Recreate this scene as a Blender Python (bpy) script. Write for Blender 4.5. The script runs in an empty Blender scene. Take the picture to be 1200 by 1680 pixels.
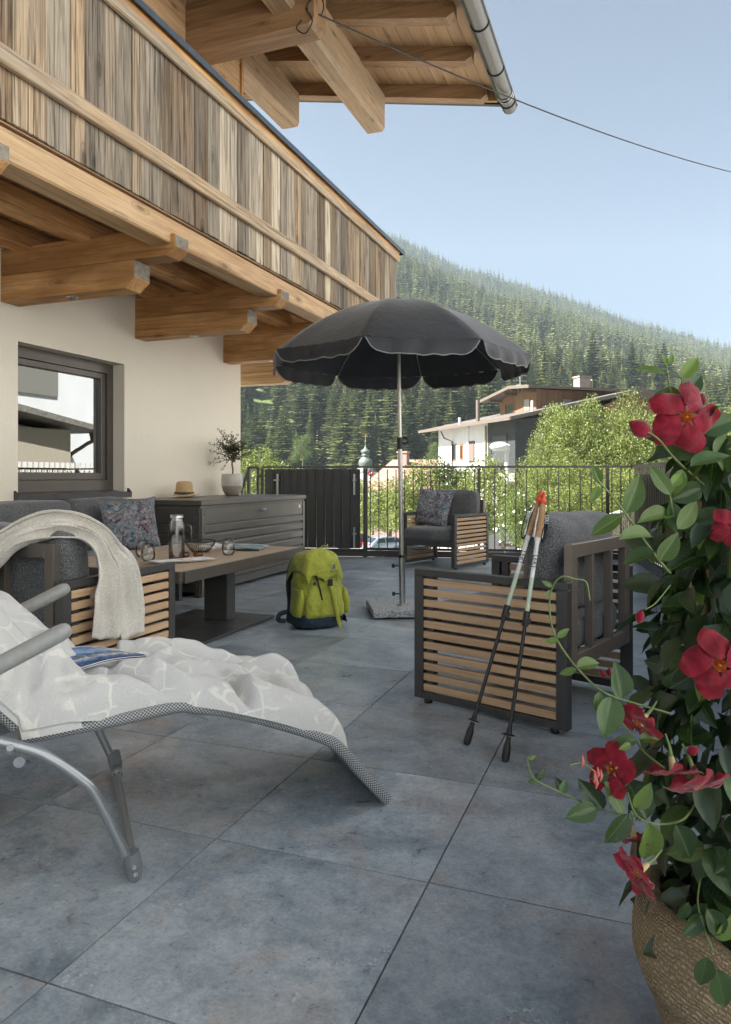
import bpy, bmesh, math, random
import numpy as np
from mathutils import Vector, Matrix, noise
random.seed(7)
sc = bpy.context.scene
R = math.radians
# ---------------------------------------------------------------- camera
CA, SA = math.cos(0.362), math.sin(0.362)
cam = bpy.data.cameras.new('camera')
camo = bpy.data.objects.new('camera', cam); sc.collection.objects.link(camo)
camo.location = (0, 0, 1.0); camo.rotation_euler = (R(90), 0, 0.362)
cam.sensor_fit = 'VERTICAL'; cam.sensor_height = 36.0; cam.sensor_width = 36.0
cam.lens = 1185.0 / 1680.0 * 36.0
cam.shift_y = -58.6 / 1680.0
cam.clip_start = 0.05; cam.clip_end = 9000
sc.camera = camo
# ---------------------------------------------------------------- light
SUN = Vector((-0.55, -0.42, 0.72)).normalized()
world = bpy.data.worlds.new('World'); sc.world = world; world.use_nodes = True
wn = world.node_tree; wn.nodes.clear()
sky = wn.nodes.new('ShaderNodeTexSky'); sky.sky_type = 'NISHITA'; sky.sun_disc = False
sky.sun_elevation = math.asin(SUN.z); sky.sun_rotation = math.atan2(SUN.x, SUN.y)
sky.altitude = 1000; sky.air_density = 1.0; sky.dust_density = 1.5; sky.ozone_density = 1.0
bg = wn.nodes.new('ShaderNodeBackground'); bg.inputs['Strength'].default_value = 0.029
wo = wn.nodes.new('ShaderNodeOutputWorld')
hsv = wn.nodes.new('ShaderNodeHueSaturation'); hsv.inputs['Saturation'].default_value = 0.9
wn.links.new(sky.outputs[0], hsv.inputs['Color']); wn.links.new(hsv.outputs[0], bg.inputs[0]); wn.links.new(bg.outputs[0], wo.inputs[0])
sl = bpy.data.lights.new('sun', 'SUN'); sl.energy = 5.0; sl.angle = R(0.53); sl.color = (1.0, 0.95, 0.88)
so = bpy.data.objects.new('sun', sl); sc.collection.objects.link(so)
so.rotation_euler = SUN.to_track_quat('Z', 'Y').to_euler()
sc.view_settings.view_transform = 'Standard'; sc.view_settings.look = 'None'
sc.view_settings.exposure = 2.15; sc.view_settings.gamma = 1.0
sc.view_settings.use_curve_mapping = False
cy = sc.cycles
cy.max_bounces = 9; cy.diffuse_bounces = 6; cy.glossy_bounces = 4; cy.transmission_bounces = 8
cy.transparent_max_bounces = 16; cy.volume_bounces = 1; cy.caustics_reflective = False; cy.caustics_refractive = False
cy.sample_clamp_indirect = 6.0
# ---------------------------------------------------------------- helpers
COL = sc.collection
MW = {}
def W(r, d, z=0.0):
    """survey coordinates (metres right of / ahead of the tripod) -> scene coordinates"""
    return Vector((CA * r - SA * d, SA * r + CA * d, z))
def tag(o, label=None, cat=None, group=None, kind=None):
    if label: o['label'] = label
    if cat: o['category'] = cat
    if group: o['group'] = group
    if kind: o['kind'] = kind
    return o
def empty(name, loc=(0, 0, 0), rz=0.0, parent=None):
    o = bpy.data.objects.new(name, None); COL.objects.link(o)
    o.empty_display_size = 0.1
    m = Matrix.Translation(Vector(loc)) @ Matrix.Rotation(rz, 4, 'Z')
    if parent is not None:
        o.parent = parent
        o.matrix_basis = MW[parent.name].inverted() @ m
    else:
        o.matrix_basis = m
    MW[o.name] = m
    return o
def thing(name, label, cat, loc=(0, 0, 0), rz=0.0, group=None, kind=None):
    return tag(empty(name, loc, rz), label, cat, group, kind)
def link(name, me, parent=None, mat=None):
    o = bpy.data.objects.new(name, me); COL.objects.link(o)
    if mat and not me.materials: me.materials.append(mat)
    if parent is not None:
        o.parent = parent; MW[o.name] = MW[parent.name]
    else: MW[o.name] = Matrix.Identity(4)
    return o
class MB:
    """collects faces of one mesh object"""
    def __init__(s): s.v = []; s.f = []; s.sm = []; s.mi = []; s.cur = 0; s.uv = None
    def add(s, vs, fs, smooth=False):
        n = len(s.v); s.v += [tuple(v) for v in vs]
        for f in fs: s.f.append([n + i for i in f]); s.sm.append(smooth); s.mi.append(s.cur)
    def box(s, x0, x1, y0, y1, z0, z1, b=0.0, M=None):
        if x1 < x0: x0, x1 = x1, x0
        if y1 < y0: y0, y1 = y1, y0
        if z1 < z0: z0, z1 = z1, z0
        if b <= 0:
            vs = [(x, y, z) for x in (x0, x1) for y in (y0, y1) for z in (z0, z1)]
            fs = [(0, 1, 3, 2), (4, 6, 7, 5), (0, 4, 5, 1), (2, 3, 7, 6), (0, 2, 6, 4), (1, 5, 7, 3)]
        else:
            b = min(b, (x1 - x0) * .45, (y1 - y0) * .45, (z1 - z0) * .45)
            vs = []; idx = {}
            for sx in (0, 1):
                for sy in (0, 1):
                    for sz in (0, 1):
                        c = ((x0, x1)[sx], (y0, y1)[sy], (z0, z1)[sz])
                        g = (b if not sx else -b, b if not sy else -b, b if not sz else -b)
                        for ax in range(3):
                            p = [c[i] + (0 if i == ax else g[i]) for i in range(3)]
                            idx[(sx, sy, sz, ax)] = len(vs); vs.append(p)
            I = lambda a, b_, c, ax: idx[(a, b_, c, ax)]
            fs = []
            for q in (0, 1):
                f = [I(q, 0, 0, 0), I(q, 0, 1, 0), I(q, 1, 1, 0), I(q, 1, 0, 0)]; fs.append(f if not q else f[::-1])
                f = [I(0, q, 0, 1), I(1, q, 0, 1), I(1, q, 1, 1), I(0, q, 1, 1)]; fs.append(f if not q else f[::-1])
                f = [I(0, 0, q, 2), I(0, 1, q, 2), I(1, 1, q, 2), I(1, 0, q, 2)]; fs.append(f if not q else f[::-1])
            for p in (0, 1):
                for q in (0, 1):
                    fl = (p != q)
                    f = [I(0, p, q, 1), I(0, p, q, 2), I(1, p, q, 2), I(1, p, q, 1)]; fs.append(f[::-1] if fl else f)
                    f = [I(p, 0, q, 2), I(p, 0, q, 0), I(p, 1, q, 0), I(p, 1, q, 2)]; fs.append(f[::-1] if fl else f)
                    f = [I(p, q, 0, 0), I(p, q, 0, 1), I(p, q, 1, 1), I(p, q, 1, 0)]; fs.append(f[::-1] if fl else f)
                    for r_ in (0, 1):
                        f = [I(p, q, r_, 0), I(p, q, r_, 1), I(p, q, r_, 2)]
                        fs.append(f if (p + q + r_) % 2 == 0 else f[::-1])
        if M is not None: vs = [M @ Vector(v) for v in vs]
        s.add(vs, fs)
        return s
    def bar(s, p, q, w, h, up=(0, 0, 1), b=0.0):
        """rectangular bar from p to q: w across, h along up"""
        p = Vector(p); q = Vector(q); d = (q - p); L = d.length; d.normalize()
        u = Vector(up); sd = d.cross(u).normalized(); u = sd.cross(d).normalized()
        M = Matrix(((sd.x, d.x, u.x, p.x), (sd.y, d.y, u.y, p.y), (sd.z, d.z, u.z, p.z), (0, 0, 0, 1)))
        return s.box(-w / 2, w / 2, 0, L, -h / 2, h / 2, b, M)
    def tube(s, pts, r, n=10, caps=True, flat=None, closed=False):
        pts = [Vector(p) for p in pts]; m = len(pts)
        rr = r if hasattr(r, '__len__') else [r] * m
        vs = []; prev = None
        for i, p in enumerate(pts):
            if closed: t = (pts[(i + 1) % m] - pts[i - 1])
            else: t = (pts[min(i + 1, m - 1)] - pts[max(i - 1, 0)])
            t.normalize()
            if prev is None:
                a = Vector((0, 0, 1)) if abs(t.z) < .9 else Vector((1, 0, 0))
                u = t.cross(a).normalized()
            else:
                u = (prev - t * prev.dot(t)).normalized()
            prev = u; w = t.cross(u)
            for k in range(n):
                an = 2 * math.pi * k / n
                vs.append(p + (u * math.cos(an) + w * math.sin(an)) * rr[i])
        fs = []
        for i in range(m if closed else m - 1):
            j = (i + 1) % m
            for k in range(n):
                k2 = (k + 1) % n
                fs.append((i * n + k, i * n + k2, j * n + k2, j * n + k))
        s.add(vs, fs, True)
        if caps and not closed:
            s.add(vs[:n], [tuple(range(n))[::-1]]); s.add(vs[-n:], [tuple(range(n))])
        return s
    def lathe(s, prof, c=(0, 0, 0), n=24, M=None):
        c = Vector(c); vs = []
        for r, z in prof:
            for k in range(n):
                a = 2 * math.pi * k / n
                v = Vector((r * math.cos(a), r * math.sin(a), z))
                vs.append((M @ v) if M is not None else c + v)
        fs = []
        for i in range(len(prof) - 1):
            for k in range(n):
                k2 = (k + 1) % n
                fs.append((i * n + k, i * n + k2, (i + 1) * n + k2, (i + 1) * n + k))
        s.add(vs, fs, True)
        return s
    def grid(s, P, smooth=True, closed_u=False):
        """P[i][j] points"""
        m = len(P); n = len(P[0]); fs = []
        for i in range(m - 1 if not closed_u else m):
            for j in range(n - 1):
                i2 = (i + 1) % m
                fs.append((i * n + j, i * n + j + 1, i2 * n + j + 1, i2 * n + j))
        s.add([p for row in P for p in row], fs, smooth)
        return s
    def prism(s, poly, h, ax='z', off=0.0):
        """poly of (a,b) extruded from off to off+h along ax"""
        n = len(poly)
        def mk(a, b, c): return {'z': (a, b, c), 'y': (a, c, b), 'x': (c, a, b)}[ax]
        vs = [mk(a, b, off) for a, b in poly] + [mk(a, b, off + h) for a, b in poly]
        fs = [tuple(range(n))[::-1], tuple(range(n, 2 * n))]
        for i in range(n): fs.append((i, (i + 1) % n, n + (i + 1) % n, n + i))
        s.add(vs, fs); return s
    def mesh(s, name='mesh', mats=None, inv=None, fix=True, merge=False):
        me = bpy.data.meshes.new(name)
        vs = s.v if inv is None else [tuple(inv @ Vector(v)) for v in s.v]
        me.from_pydata(vs, [], s.f)
        me.polygons.foreach_set('use_smooth', s.sm)
        if mats:
            for m in (mats if isinstance(mats, (list, tuple)) else [mats]): me.materials.append(m)
            me.polygons.foreach_set('material_index', s.mi)
        me.update()
        if fix or merge:
            bm = bmesh.new(); bm.from_mesh(me)
            if merge: bmesh.ops.remove_doubles(bm, verts=bm.verts, dist=1e-5)
            if fix: bmesh.ops.recalc_face_normals(bm, faces=bm.faces)
            bm.to_mesh(me); bm.free()
        return me
    def build(s, name, mats, parent=None, world=False, fix=True, merge=False):
        inv = MW[parent.name].inverted() if (world and parent is not None) else None
        me = s.mesh(name, mats, inv, fix, merge)
        return link(name, me, parent)
def copy_tree(o, parent=None):
    c = o.copy(); COL.objects.link(c)
    if parent is not None: c.parent = parent
    MW[c.name] = MW.get(o.name, Matrix.Identity(4))
    for ch in list(o.children): copy_tree(ch, c)
    return c
def place(o, loc, rz=0.0, sc_=None):
    o.location = loc; o.rotation_euler = (0, 0, rz)
    if sc_ is not None: o.scale = (sc_, sc_, sc_) if not hasattr(sc_, '__len__') else sc_
    return o
def smooth_path(pts, n=6):
    """Catmull-Rom through points"""
    P = [Vector(p) for p in pts]; out = []
    for i in range(len(P) - 1):
        p0 = P[max(i - 1, 0)]; p1 = P[i]; p2 = P[i + 1]; p3 = P[min(i + 2, len(P) - 1)]
        for k in range(n):
            t = k / n
            out.append(0.5 * ((2 * p1) + (p2 - p0) * t + (2 * p0 - 5 * p1 + 4 * p2 - p3) * t * t + (3 * p1 - p0 - 3 * p2 + p3) * t ** 3))
    out.append(P[-1]); return out
def interp(x, xs, ys): return float(np.interp(x, xs, ys))
# ---------------------------------------------------------------- materials
class NT:
    def __init__(s, name):
        s.m = bpy.data.materials.new(name); s.m.use_nodes = True; s.t = s.m.node_tree; s.n = s.t.nodes
        s.n.clear(); s.out = s.n.new('ShaderNodeOutputMaterial')
        s.b = s.n.new('ShaderNodeBsdfPrincipled'); s.l(s.b.outputs[0], s.out.inputs[0])
    def l(s, a, b): s.t.links.new(a, b)
    def new(s, ty, **kw):
        nd = s.n.new(ty)
        for k, v in kw.items(): setattr(nd, k, v)
        return nd
    def coord(s, scale=(1, 1, 1), rnd=True, kind='Object', rot=(0, 0, 0)):
        tc = s.new('ShaderNodeTexCoord'); mp = s.new('ShaderNodeMapping')
        mp.inputs['Scale'].default_value = scale; mp.inputs['Rotation'].default_value = rot
        s.l(tc.outputs[kind], mp.inputs[0])
        if rnd:
            oi = s.new('ShaderNodeObjectInfo'); mu = s.new('ShaderNodeMath', operation='MULTIPLY'); mu.inputs[1].default_value = 37.0
            s.l(oi.outputs['Random'], mu.inputs[0])
            va = s.new('ShaderNodeVectorMath', operation='ADD'); s.l(mp.outputs[0], va.inputs[0]); s.l(mu.outputs[0], va.inputs[1])
            return va.outputs[0]
        return mp.outputs[0]
    def rand(s): return s.new('ShaderNodeObjectInfo').outputs['Random']
    def noise(s, vec, scale=5, detail=4, rough=.55, dist=0.0):
        n = s.new('ShaderNodeTexNoise'); n.inputs['Scale'].default_value = scale; n.inputs['Detail'].default_value = detail
        n.inputs['Roughness'].default_value = rough; n.inputs['Distortion'].default_value = dist
        if vec is not None: s.l(vec, n.inputs['Vector'])
        return n.outputs[0]
    def voro(s, vec, scale=5, feature='F1', rnd=1.0):
        n = s.new('ShaderNodeTexVoronoi', feature=feature); n.inputs['Scale'].default_value = scale
        n.inputs['Randomness'].default_value = rnd
        if vec is not None: s.l(vec, n.inputs['Vector'])
        return n
    def ramp(s, f, stops, interp_='LINEAR'):
        r = s.new('ShaderNodeValToRGB'); r.color_ramp.interpolation = interp_
        e = r.color_ramp.elements
        while len(e) < len(stops): e.new(0.5)
        for i, (p, c) in enumerate(stops):
            e[i].position = p
            e[i].color = (*c, 1) if hasattr(c, '__len__') else (c, c, c, 1)
        s.l(f, r.inputs[0]); return r.outputs[0]
    def mix(s, f, a, b, mode='MIX'):
        m = s.new('ShaderNodeMix', data_type='RGBA', blend_type=mode)
        for v, i in ((f, 0), (a, 6), (b, 7)):
            if hasattr(v, 'is_linked') or hasattr(v, 'links'): s.l(v, m.inputs[i])
            elif i == 0: m.inputs[0].default_value = v
            else: m.inputs[i].default_value = (*v, 1) if hasattr(v, '__len__') else (v, v, v, 1)
        return m.outputs[2]
    def math(s, op, a, b=0.0, clamp=False):
        m = s.new('ShaderNodeMath', operation=op); m.use_clamp = clamp
        for v, i in ((a, 0), (b, 1)):
            if hasattr(v, 'links'): s.l(v, m.inputs[i])
            else: m.inputs[i].default_value = v
        return m.outputs[0]
    def bump(s, h, strength=.3, dist=.01, normal=None):
        b = s.new('ShaderNodeBump'); b.inputs['Strength'].default_value = strength; b.inputs['Distance'].default_value = dist
        s.l(h, b.inputs['Height'])
        if normal is not None: s.l(normal, b.inputs['Normal'])
        s.l(b.outputs[0], s.b.inputs['Normal']); return b.outputs[0]
    def set(s, col=None, rough=None, metal=None, spec=None, **kw):
        for v, k in ((col, 'Base Color'), (rough, 'Roughness'), (metal, 'Metallic'), (spec, 'Specular IOR Level')):
            if v is None: continue
            if hasattr(v, 'links'): s.l(v, s.b.inputs[k])
            elif k == 'Base Color': s.b.inputs[k].default_value = (*v, 1)
            else: s.b.inputs[k].default_value = v
        for k, v in kw.items():
            k = k.replace('_', ' ')
            if hasattr(v, 'links'): s.l(v, s.b.inputs[k])
            else: s.b.inputs[k].default_value = v
        return s.m
def plain(name, col, rough=.5, metal=0.0, var=.12, nscale=30, bump=.0, spec=.5):
    t = NT(name); v = t.coord()
    n = t.noise(v, nscale, 3)
    c = t.ramp(n, [(.3, tuple(x * (1 - var) for x in col)), (.7, tuple(min(1, x * (1 + var)) for x in col))])
    t.set(c, rough, metal, spec)
    r = t.noise(v, nscale * .3, 3); t.l(t.ramp(r, [(.3, rough * .85), (.7, min(1, rough * 1.15))]), t.b.inputs['Roughness'])
    if bump: t.bump(t.noise(v, nscale * 4, 3), bump, .002)
    return t.m
def wood(name, cols, axis='z', g=14.0, knots=.5, rough=.65, tone=.25, bump=.25, weather=None, cracks=0.0):
    """grain runs along axis; tone = how far one board differs from the next"""
    t = NT(name)
    k = {'x': (.055, 1, 1), 'y': (1, .055, 1), 'z': (1, 1, .055)}[axis]
    v = t.coord(k)
    w = t.noise(v, g * .35, 2, .5)
    n1 = t.noise(v, g, 6, .6, .6)
    n2 = t.noise(v, g * 6, 4, .6, .3)
    f = t.math('ADD', t.math('MULTIPLY', n1, .7), t.math('MULTIPLY', n2, .3))
    c = t.ramp(f, [(.30, cols[0]), (.47, cols[1]), (.66, cols[2])])
    kk = {'x': (.35, 1, 1), 'y': (1, .35, 1), 'z': (1, 1, .35)}[axis]
    v2 = t.coord(kk)
    if knots:
        vo = t.voro(v2, 5.5); kn = t.ramp(vo.outputs['Distance'], [(.07, 1.0), (.10, .45), (.14, .15), (.16, .5), (.19, 0.0)])
        c = t.mix(t.math('MULTIPLY', kn, knots), c, tuple(x * .35 for x in cols[0]))
    if weather is not None:
        wv = t.noise(v2, 3.0, 4, .6); c = t.mix(t.ramp(wv, [(.42, 0.0), (.62, .8)]), c, weather)
    if cracks:
        wk = {'x': (.07, 1, 1), 'y': (1, .07, 1), 'z': (1, 1, .07)}[axis]
        wt = t.new('ShaderNodeTexWave', wave_type='BANDS', bands_direction={'x': 'DIAGONAL', 'y': 'DIAGONAL', 'z': 'DIAGONAL'}[axis])
        wt.inputs['Scale'].default_value = 9; wt.inputs['Distortion'].default_value = 7.0; wt.inputs['Detail'].default_value = 3.0; wt.inputs['Detail Scale'].default_value = 2.2
        t.l(t.coord(wk), wt.inputs['Vector'])
        c = t.mix(t.math('MULTIPLY', t.ramp(wt.outputs[1], [(.05, 1.0), (.32, 0.0)]), cracks * .55), c, tuple(x * .62 for x in cols[0]))
        ck = {'x': (.02, 1, 1), 'y': (1, .02, 1), 'z': (1, 1, .02)}[axis]
        n3 = t.noise(t.coord(ck), 60, 3, .7, .5); n4 = t.noise(t.coord(ck), 150, 2, .6)
        c = t.mix(t.math('MULTIPLY', t.ramp(n3, [(.56, 0.0), (.61, 1.0)]), cracks), c, tuple(x * .32 for x in cols[0]))
        c = t.mix(1.0, c, t.ramp(n4, [(.35, 1 - .28 * cracks), (.65, 1 + .18 * cracks)]), 'MULTIPLY')
        f = t.math('SUBTRACT', f, t.math('MULTIPLY', n3, .8))
    rd = t.rand()
    t1 = t.ramp(rd, [(0, 1 - tone), (1, 1 + tone * .6)])
    c = t.mix(1.0, c, t1, 'MULTIPLY')
    t.set(c, rough, 0, .3)
    t.bump(f, bump, .006)
    return t.m
def m_plaster():
    t = NT('plaster'); v = t.coord(rnd=False)
    n = t.noise(v, 1.2, 4, .6); c = t.ramp(n, [(.3, (.84, .765, .64)), (.7, (.88, .81, .69))])
    t.set(c, .9, 0, .2); t.bump(t.math('ADD', t.noise(v, 110, 3, .75), t.math('MULTIPLY', t.noise(v, 22, 3), .8)), .8, .006); return t.m
def m_tile():
    t = NT('tile_stone'); v = t.coord()
    n1 = t.noise(v, 2.4, 6, .62, .9); n2 = t.noise(v, 11, 8, .74, .5); n3 = t.noise(v, 120, 4, .75); n4 = t.noise(v, 38, 6, .8, .3)
    f = t.math('ADD', t.math('ADD', t.math('MULTIPLY', n1, .46), t.math('MULTIPLY', n2, .34)), t.math('MULTIPLY', n4, .20))
    c = t.ramp(f, [(.38, (.135, .165, .192)), (.46, (.235, .277, .312)), (.53, (.335, .378, .412)), (.60, (.43, .47, .50)), (.68, (.45, .48, .50))])
    rust = t.ramp(t.noise(t.coord((1, 1, 1)), 3.6, 6, .66, .9), [(.52, 0.0), (.66, .62)])
    c = t.mix(rust, c, t.ramp(n2, [(.35, (.23, .19, .16)), (.65, (.42, .375, .335))]))
    sp = t.math('MULTIPLY', t.ramp(t.noise(v, 85, 4, .8, .4), [(.55, 0.0), (.64, 1.0)]), t.ramp(t.noise(v, 5.0, 5, .65, 1.0), [(.53, 0.0), (.64, .85)]))
    c = t.mix(sp, c, (.58, .61, .63))
    dk = t.ramp(t.noise(v, 70, 3, .8), [(.30, .55), (.40, 0.0)]); c = t.mix(dk, c, (.06, .07, .08))
    ra = t.ramp(t.rand(), [(0, .78), (1, 1.2)]); c = t.mix(1.0, c, ra, 'MULTIPLY')
    c = t.mix(.6, c, t.ramp(n3, [(.3, .72), (.7, 1.28)]), 'MULTIPLY')
    t.set(c, t.ramp(n2, [(.35, .27), (.65, .48)]), 0, .5)
    t.bump(t.math('ADD', n3, n2), .22, .002); return t.m
def m_fabric(name, dark, light, scale=420, p=.5, rough=.95, bump=.5):
    t = NT(name); v = t.coord()
    vo = t.voro(v, scale); n = t.noise(v, scale * .6, 2, .8); big = t.noise(v, 7, 3)
    f = t.math('ADD', t.math('MULTIPLY', vo.outputs['Distance'], .5), t.math('MULTIPLY', n, .6))
    c = t.ramp(f, [(.38, dark), (p + .1, tuple((a + b) / 2 for a, b in zip(dark, light))), (.78, light)])
    c = t.mix(1.0, c, t.ramp(big, [(.3, .86), (.7, 1.12)]), 'MULTIPLY')
    t.set(c, rough, 0, .15, Sheen_Weight=.25, Sheen_Roughness=.5)
    t.bump(f, bump, .0016); return t.m
def m_floral():
    t = NT('floral_print'); v = t.coord()
    a = t.noise(v, 7, 6, .75, 2.0); b = t.noise(v, 5, 5, .75, 2.2); c_ = t.noise(v, 18, 6, .8, 1.6)
    c1 = t.ramp(a, [(.32, (.012, .018, .03)), (.43, (.09, .11, .14)), (.49, (.33, .31, .31)), (.54, (.07, .03, .05)), (.62, (.16, .20, .25))])
    c2 = t.ramp(b, [(.36, (.03, .08, .10)), (.45, (.13, .24, .27)), (.51, (.38, .36, .36)), (.56, (.13, .012, .04)), (.66, (.02, .018, .05))])
    c = t.mix(t.ramp(c_, [(.45, 0.0), (.55, 1.0)]), c1, c2)
    c = t.mix(t.ramp(t.noise(v, 46, 4, .8), [(.56, 0.0), (.62, .75)]), c, (.50, .48, .48))
    c = t.mix(t.ramp(t.noise(v, 38, 4, .8), [(.56, 0.0), (.62, .75)]), c, (.02, .02, .03))
    t.set(c, .7, 0, .25); t.bump(t.noise(v, 300, 2), .15, .001); return t.m
def m_blanket():
    t = NT('fleece_star_pattern'); v = t.coord(rnd=False)
    wv = t.new('ShaderNodeVectorMath', operation='ADD'); nz = t.new('ShaderNodeTexNoise'); nz.inputs['Scale'].default_value = 7
    t.l(v, nz.inputs['Vector']); sc_ = t.new('ShaderNodeVectorMath', operation='SCALE'); sc_.inputs['Scale'].default_value = .12
    t.l(nz.outputs[1], sc_.inputs[0]); t.l(v, wv.inputs[0]); t.l(sc_.outputs[0], wv.inputs[1])
    vo = t.voro(wv.outputs[0], 13.0, 'DISTANCE_TO_EDGE'); line = t.ramp(vo.outputs['Distance'], [(.035, 1.0), (.07, 0.0)])
    v2 = t.voro(wv.outputs[0], 17.0, 'F1'); dots = t.math('MULTIPLY', t.ramp(v2.outputs['Distance'], [(.20, 1.0), (.26, 0.0)]), t.ramp(t.noise(v, 6, 2), [(.56, 0.0), (.60, 1.0)]))
    msk = t.ramp(t.noise(v, 8, 2), [(.45, 0.0), (.51, 1.0)])
    f = t.math('MAXIMUM', t.math('MULTIPLY', line, msk), dots)
    c = t.mix(f, (.61, .60, .58), (.75, .73, .67))
    c = t.mix(1.0, c, t.ramp(t.noise(v, 220, 3, .8), [(.3, .9), (.7, 1.08)]), 'MULTIPLY')
    t.set(c, .95, 0, .15, Sheen_Weight=.5, Sheen_Roughness=.4)
    t.bump(t.math('ADD', t.noise(v, 380, 3, .8), t.math('MULTIPLY', f, .5)), .5, .003); return t.m
def m_sling():
    t = NT('sling_weave'); tc = t.new('ShaderNodeTexCoord')
    ch = t.new('ShaderNodeTexChecker'); ch.inputs['Scale'].default_value = 1.0
    ch.inputs[1].default_value = (.42, .43, .43, 1); ch.inputs[2].default_value = (.07, .075, .08, 1)
    t.l(tc.outputs['UV'], ch.inputs[0])
    t.set(ch.outputs[0], .55, 0, .4); t.bump(ch.outputs[1], .5, .0015); return t.m
def glassy(name, col=(1, 1, 1), rough=0.0, ior=1.45):
    t = NT(name); t.set(col, rough, 0, .5, Transmission_Weight=1.0, IOR=ior); return t.m
def m_windowglass():
    t = NT('window_glass')
    t.n.remove(t.b)
    gl = t.new('ShaderNodeBsdfGlossy'); gl.inputs['Roughness'].default_value = .006; gl.inputs['Color'].default_value = (.95, .97, .97, 1)
    tr = t.new('ShaderNodeBsdfTransparent'); tr.inputs['Color'].default_value = (.72, .76, .75, 1)
    lw = t.new('ShaderNodeFresnel'); lw.inputs['IOR'].default_value = 2.1
    mx = t.new('ShaderNodeMixShader'); f = t.math('ADD', lw.outputs[0], .18, True); t.l(f, mx.inputs[0])
    t.l(tr.outputs[0], mx.inputs[1]); t.l(gl.outputs[0], mx.inputs[2]); t.l(mx.outputs[0], t.out.inputs[0]); return t.m
def m_leaf(name, c1, c2, rough=.35, transl=.25, spec=.5, objrand=True, vein=False):
    t = NT(name); v = t.coord(rnd=objrand)
    geo = t.new('ShaderNodeNewGeometry')
    n = t.ramp(t.noise(v, 7, 4, .7), [(.36, 0.0), (.62, 1.0)]); f = t.math('ADD', t.math('MULTIPLY', geo.outputs['Random Per Island'], .4), t.math('MULTIPLY', n, .6))
    c = t.ramp(f, [(.15, c1), (.8, c2)])
    t.set(c, rough, 0, spec)
    tl = t.new('ShaderNodeBsdfTranslucent'); hs = t.mix(1.0, c, (1.5, 1.6, .8), 'MULTIPLY'); t.l(hs, tl.inputs[0])
    mx = t.new('ShaderNodeMixShader'); mx.inputs[0].default_value = transl
    t.l(t.b.outputs[0], mx.inputs[1]); t.l(tl.outputs[0], mx.inputs[2]); t.l(mx.outputs[0], t.out.inputs[0]); return t.m
def m_vineleaf(name, c1, c2, cv, rough=.28):
    """glossy leaf with a paler midrib and side veins, UV runs along the blade"""
    t = NT(name); tc = t.new('ShaderNodeTexCoord'); sp = t.new('ShaderNodeSeparateXYZ'); t.l(tc.outputs['UV'], sp.inputs[0])
    ax = t.math('ABSOLUTE', t.math('SUBTRACT', sp.outputs[0], .5))
    mid = t.ramp(ax, [(.012, 1.0), (.03, 0.0)])
    q = t.math('SUBTRACT', t.math('MULTIPLY', sp.outputs[1], 9.0), t.math('MULTIPLY', ax, 7.0))
    fr = t.math('ABSOLUTE', t.math('SUBTRACT', t.math('FRACT', q), .5)); side = t.ramp(fr, [(.02, .35), (.09, 0.0)])
    rd = t.rand(); n = t.noise(t.coord(), 25, 3)
    f = t.math('ADD', t.math('MULTIPLY', rd, .75), t.math('MULTIPLY', n, .25))
    c = t.ramp(f, [(.1, c1), (.62, c2), (.95, tuple(x * 1.7 for x in c2))])
    c = t.mix(t.math('MAXIMUM', mid, side), c, cv)
    c = t.mix(.55, c, t.ramp(t.noise(t.coord(), 60, 5, .7, .6), [(.32, .6), (.68, 1.35)]), 'MULTIPLY'); c = t.mix(t.ramp(t.noise(t.coord(), 4, 4, .7), [(.64, 0.0), (.70, .55)]), c, (.16, .12, .03))
    t.set(c, rough, 0, .5)
    tl = t.new('ShaderNodeBsdfTranslucent'); hs = t.mix(1.0, c, (1.4, 1.7, .6), 'MULTIPLY'); t.l(hs, tl.inputs[0])
    mx = t.new('ShaderNodeMixShader'); mx.inputs[0].default_value = .22
    t.l(t.b.outputs[0], mx.inputs[1]); t.l(tl.outputs[0], mx.inputs[2]); t.l(mx.outputs[0], t.out.inputs[0])
    t.bump(t.math('SUBTRACT', 1.0, t.math('MAXIMUM', mid, side)), .35, .001); return t.m
def m_petal():
    t = NT('petal_red'); v = t.coord(); n = t.noise(v, 40, 5, .65, .8); n2 = t.noise(t.coord((1, 1, 1)), 160, 4, .7, 2.0)
    c = t.ramp(n, [(.3, (.13, .001, .008)), (.52, (.27, .003, .020)), (.72, (.42, .010, .045))]); c = t.mix(.5, c, t.ramp(n2, [(.35, .6), (.65, 1.3)]), 'MULTIPLY')
    t.set(c, .6, 0, .25, Sheen_Weight=.4); t.bump(n2, .5, .0015)
    tl = t.new('ShaderNodeBsdfTranslucent'); t.l(t.mix(1.0, c, (1.2, .5, .7), 'MULTIPLY'), tl.inputs[0])
    mx = t.new('ShaderNodeMixShader'); mx.inputs[0].default_value = .35
    t.l(t.b.outputs[0], mx.inputs[1]); t.l(tl.outputs[0], mx.inputs[2]); t.l(mx.outputs[0], t.out.inputs[0]); return t.m
def m_granite():
    t = NT('granite'); v = t.coord(); vo = t.voro(v, 160); n = t.noise(v, 300, 3, .8)
    f = t.math('ADD', t.math('MULTIPLY', vo.outputs['Color'], .5), t.math('MULTIPLY', n, .5))
    t.set(t.ramp(f, [(.3, .09), (.45, .33), (.6, .5), (.75, .62)]), .45); return t.m
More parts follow.
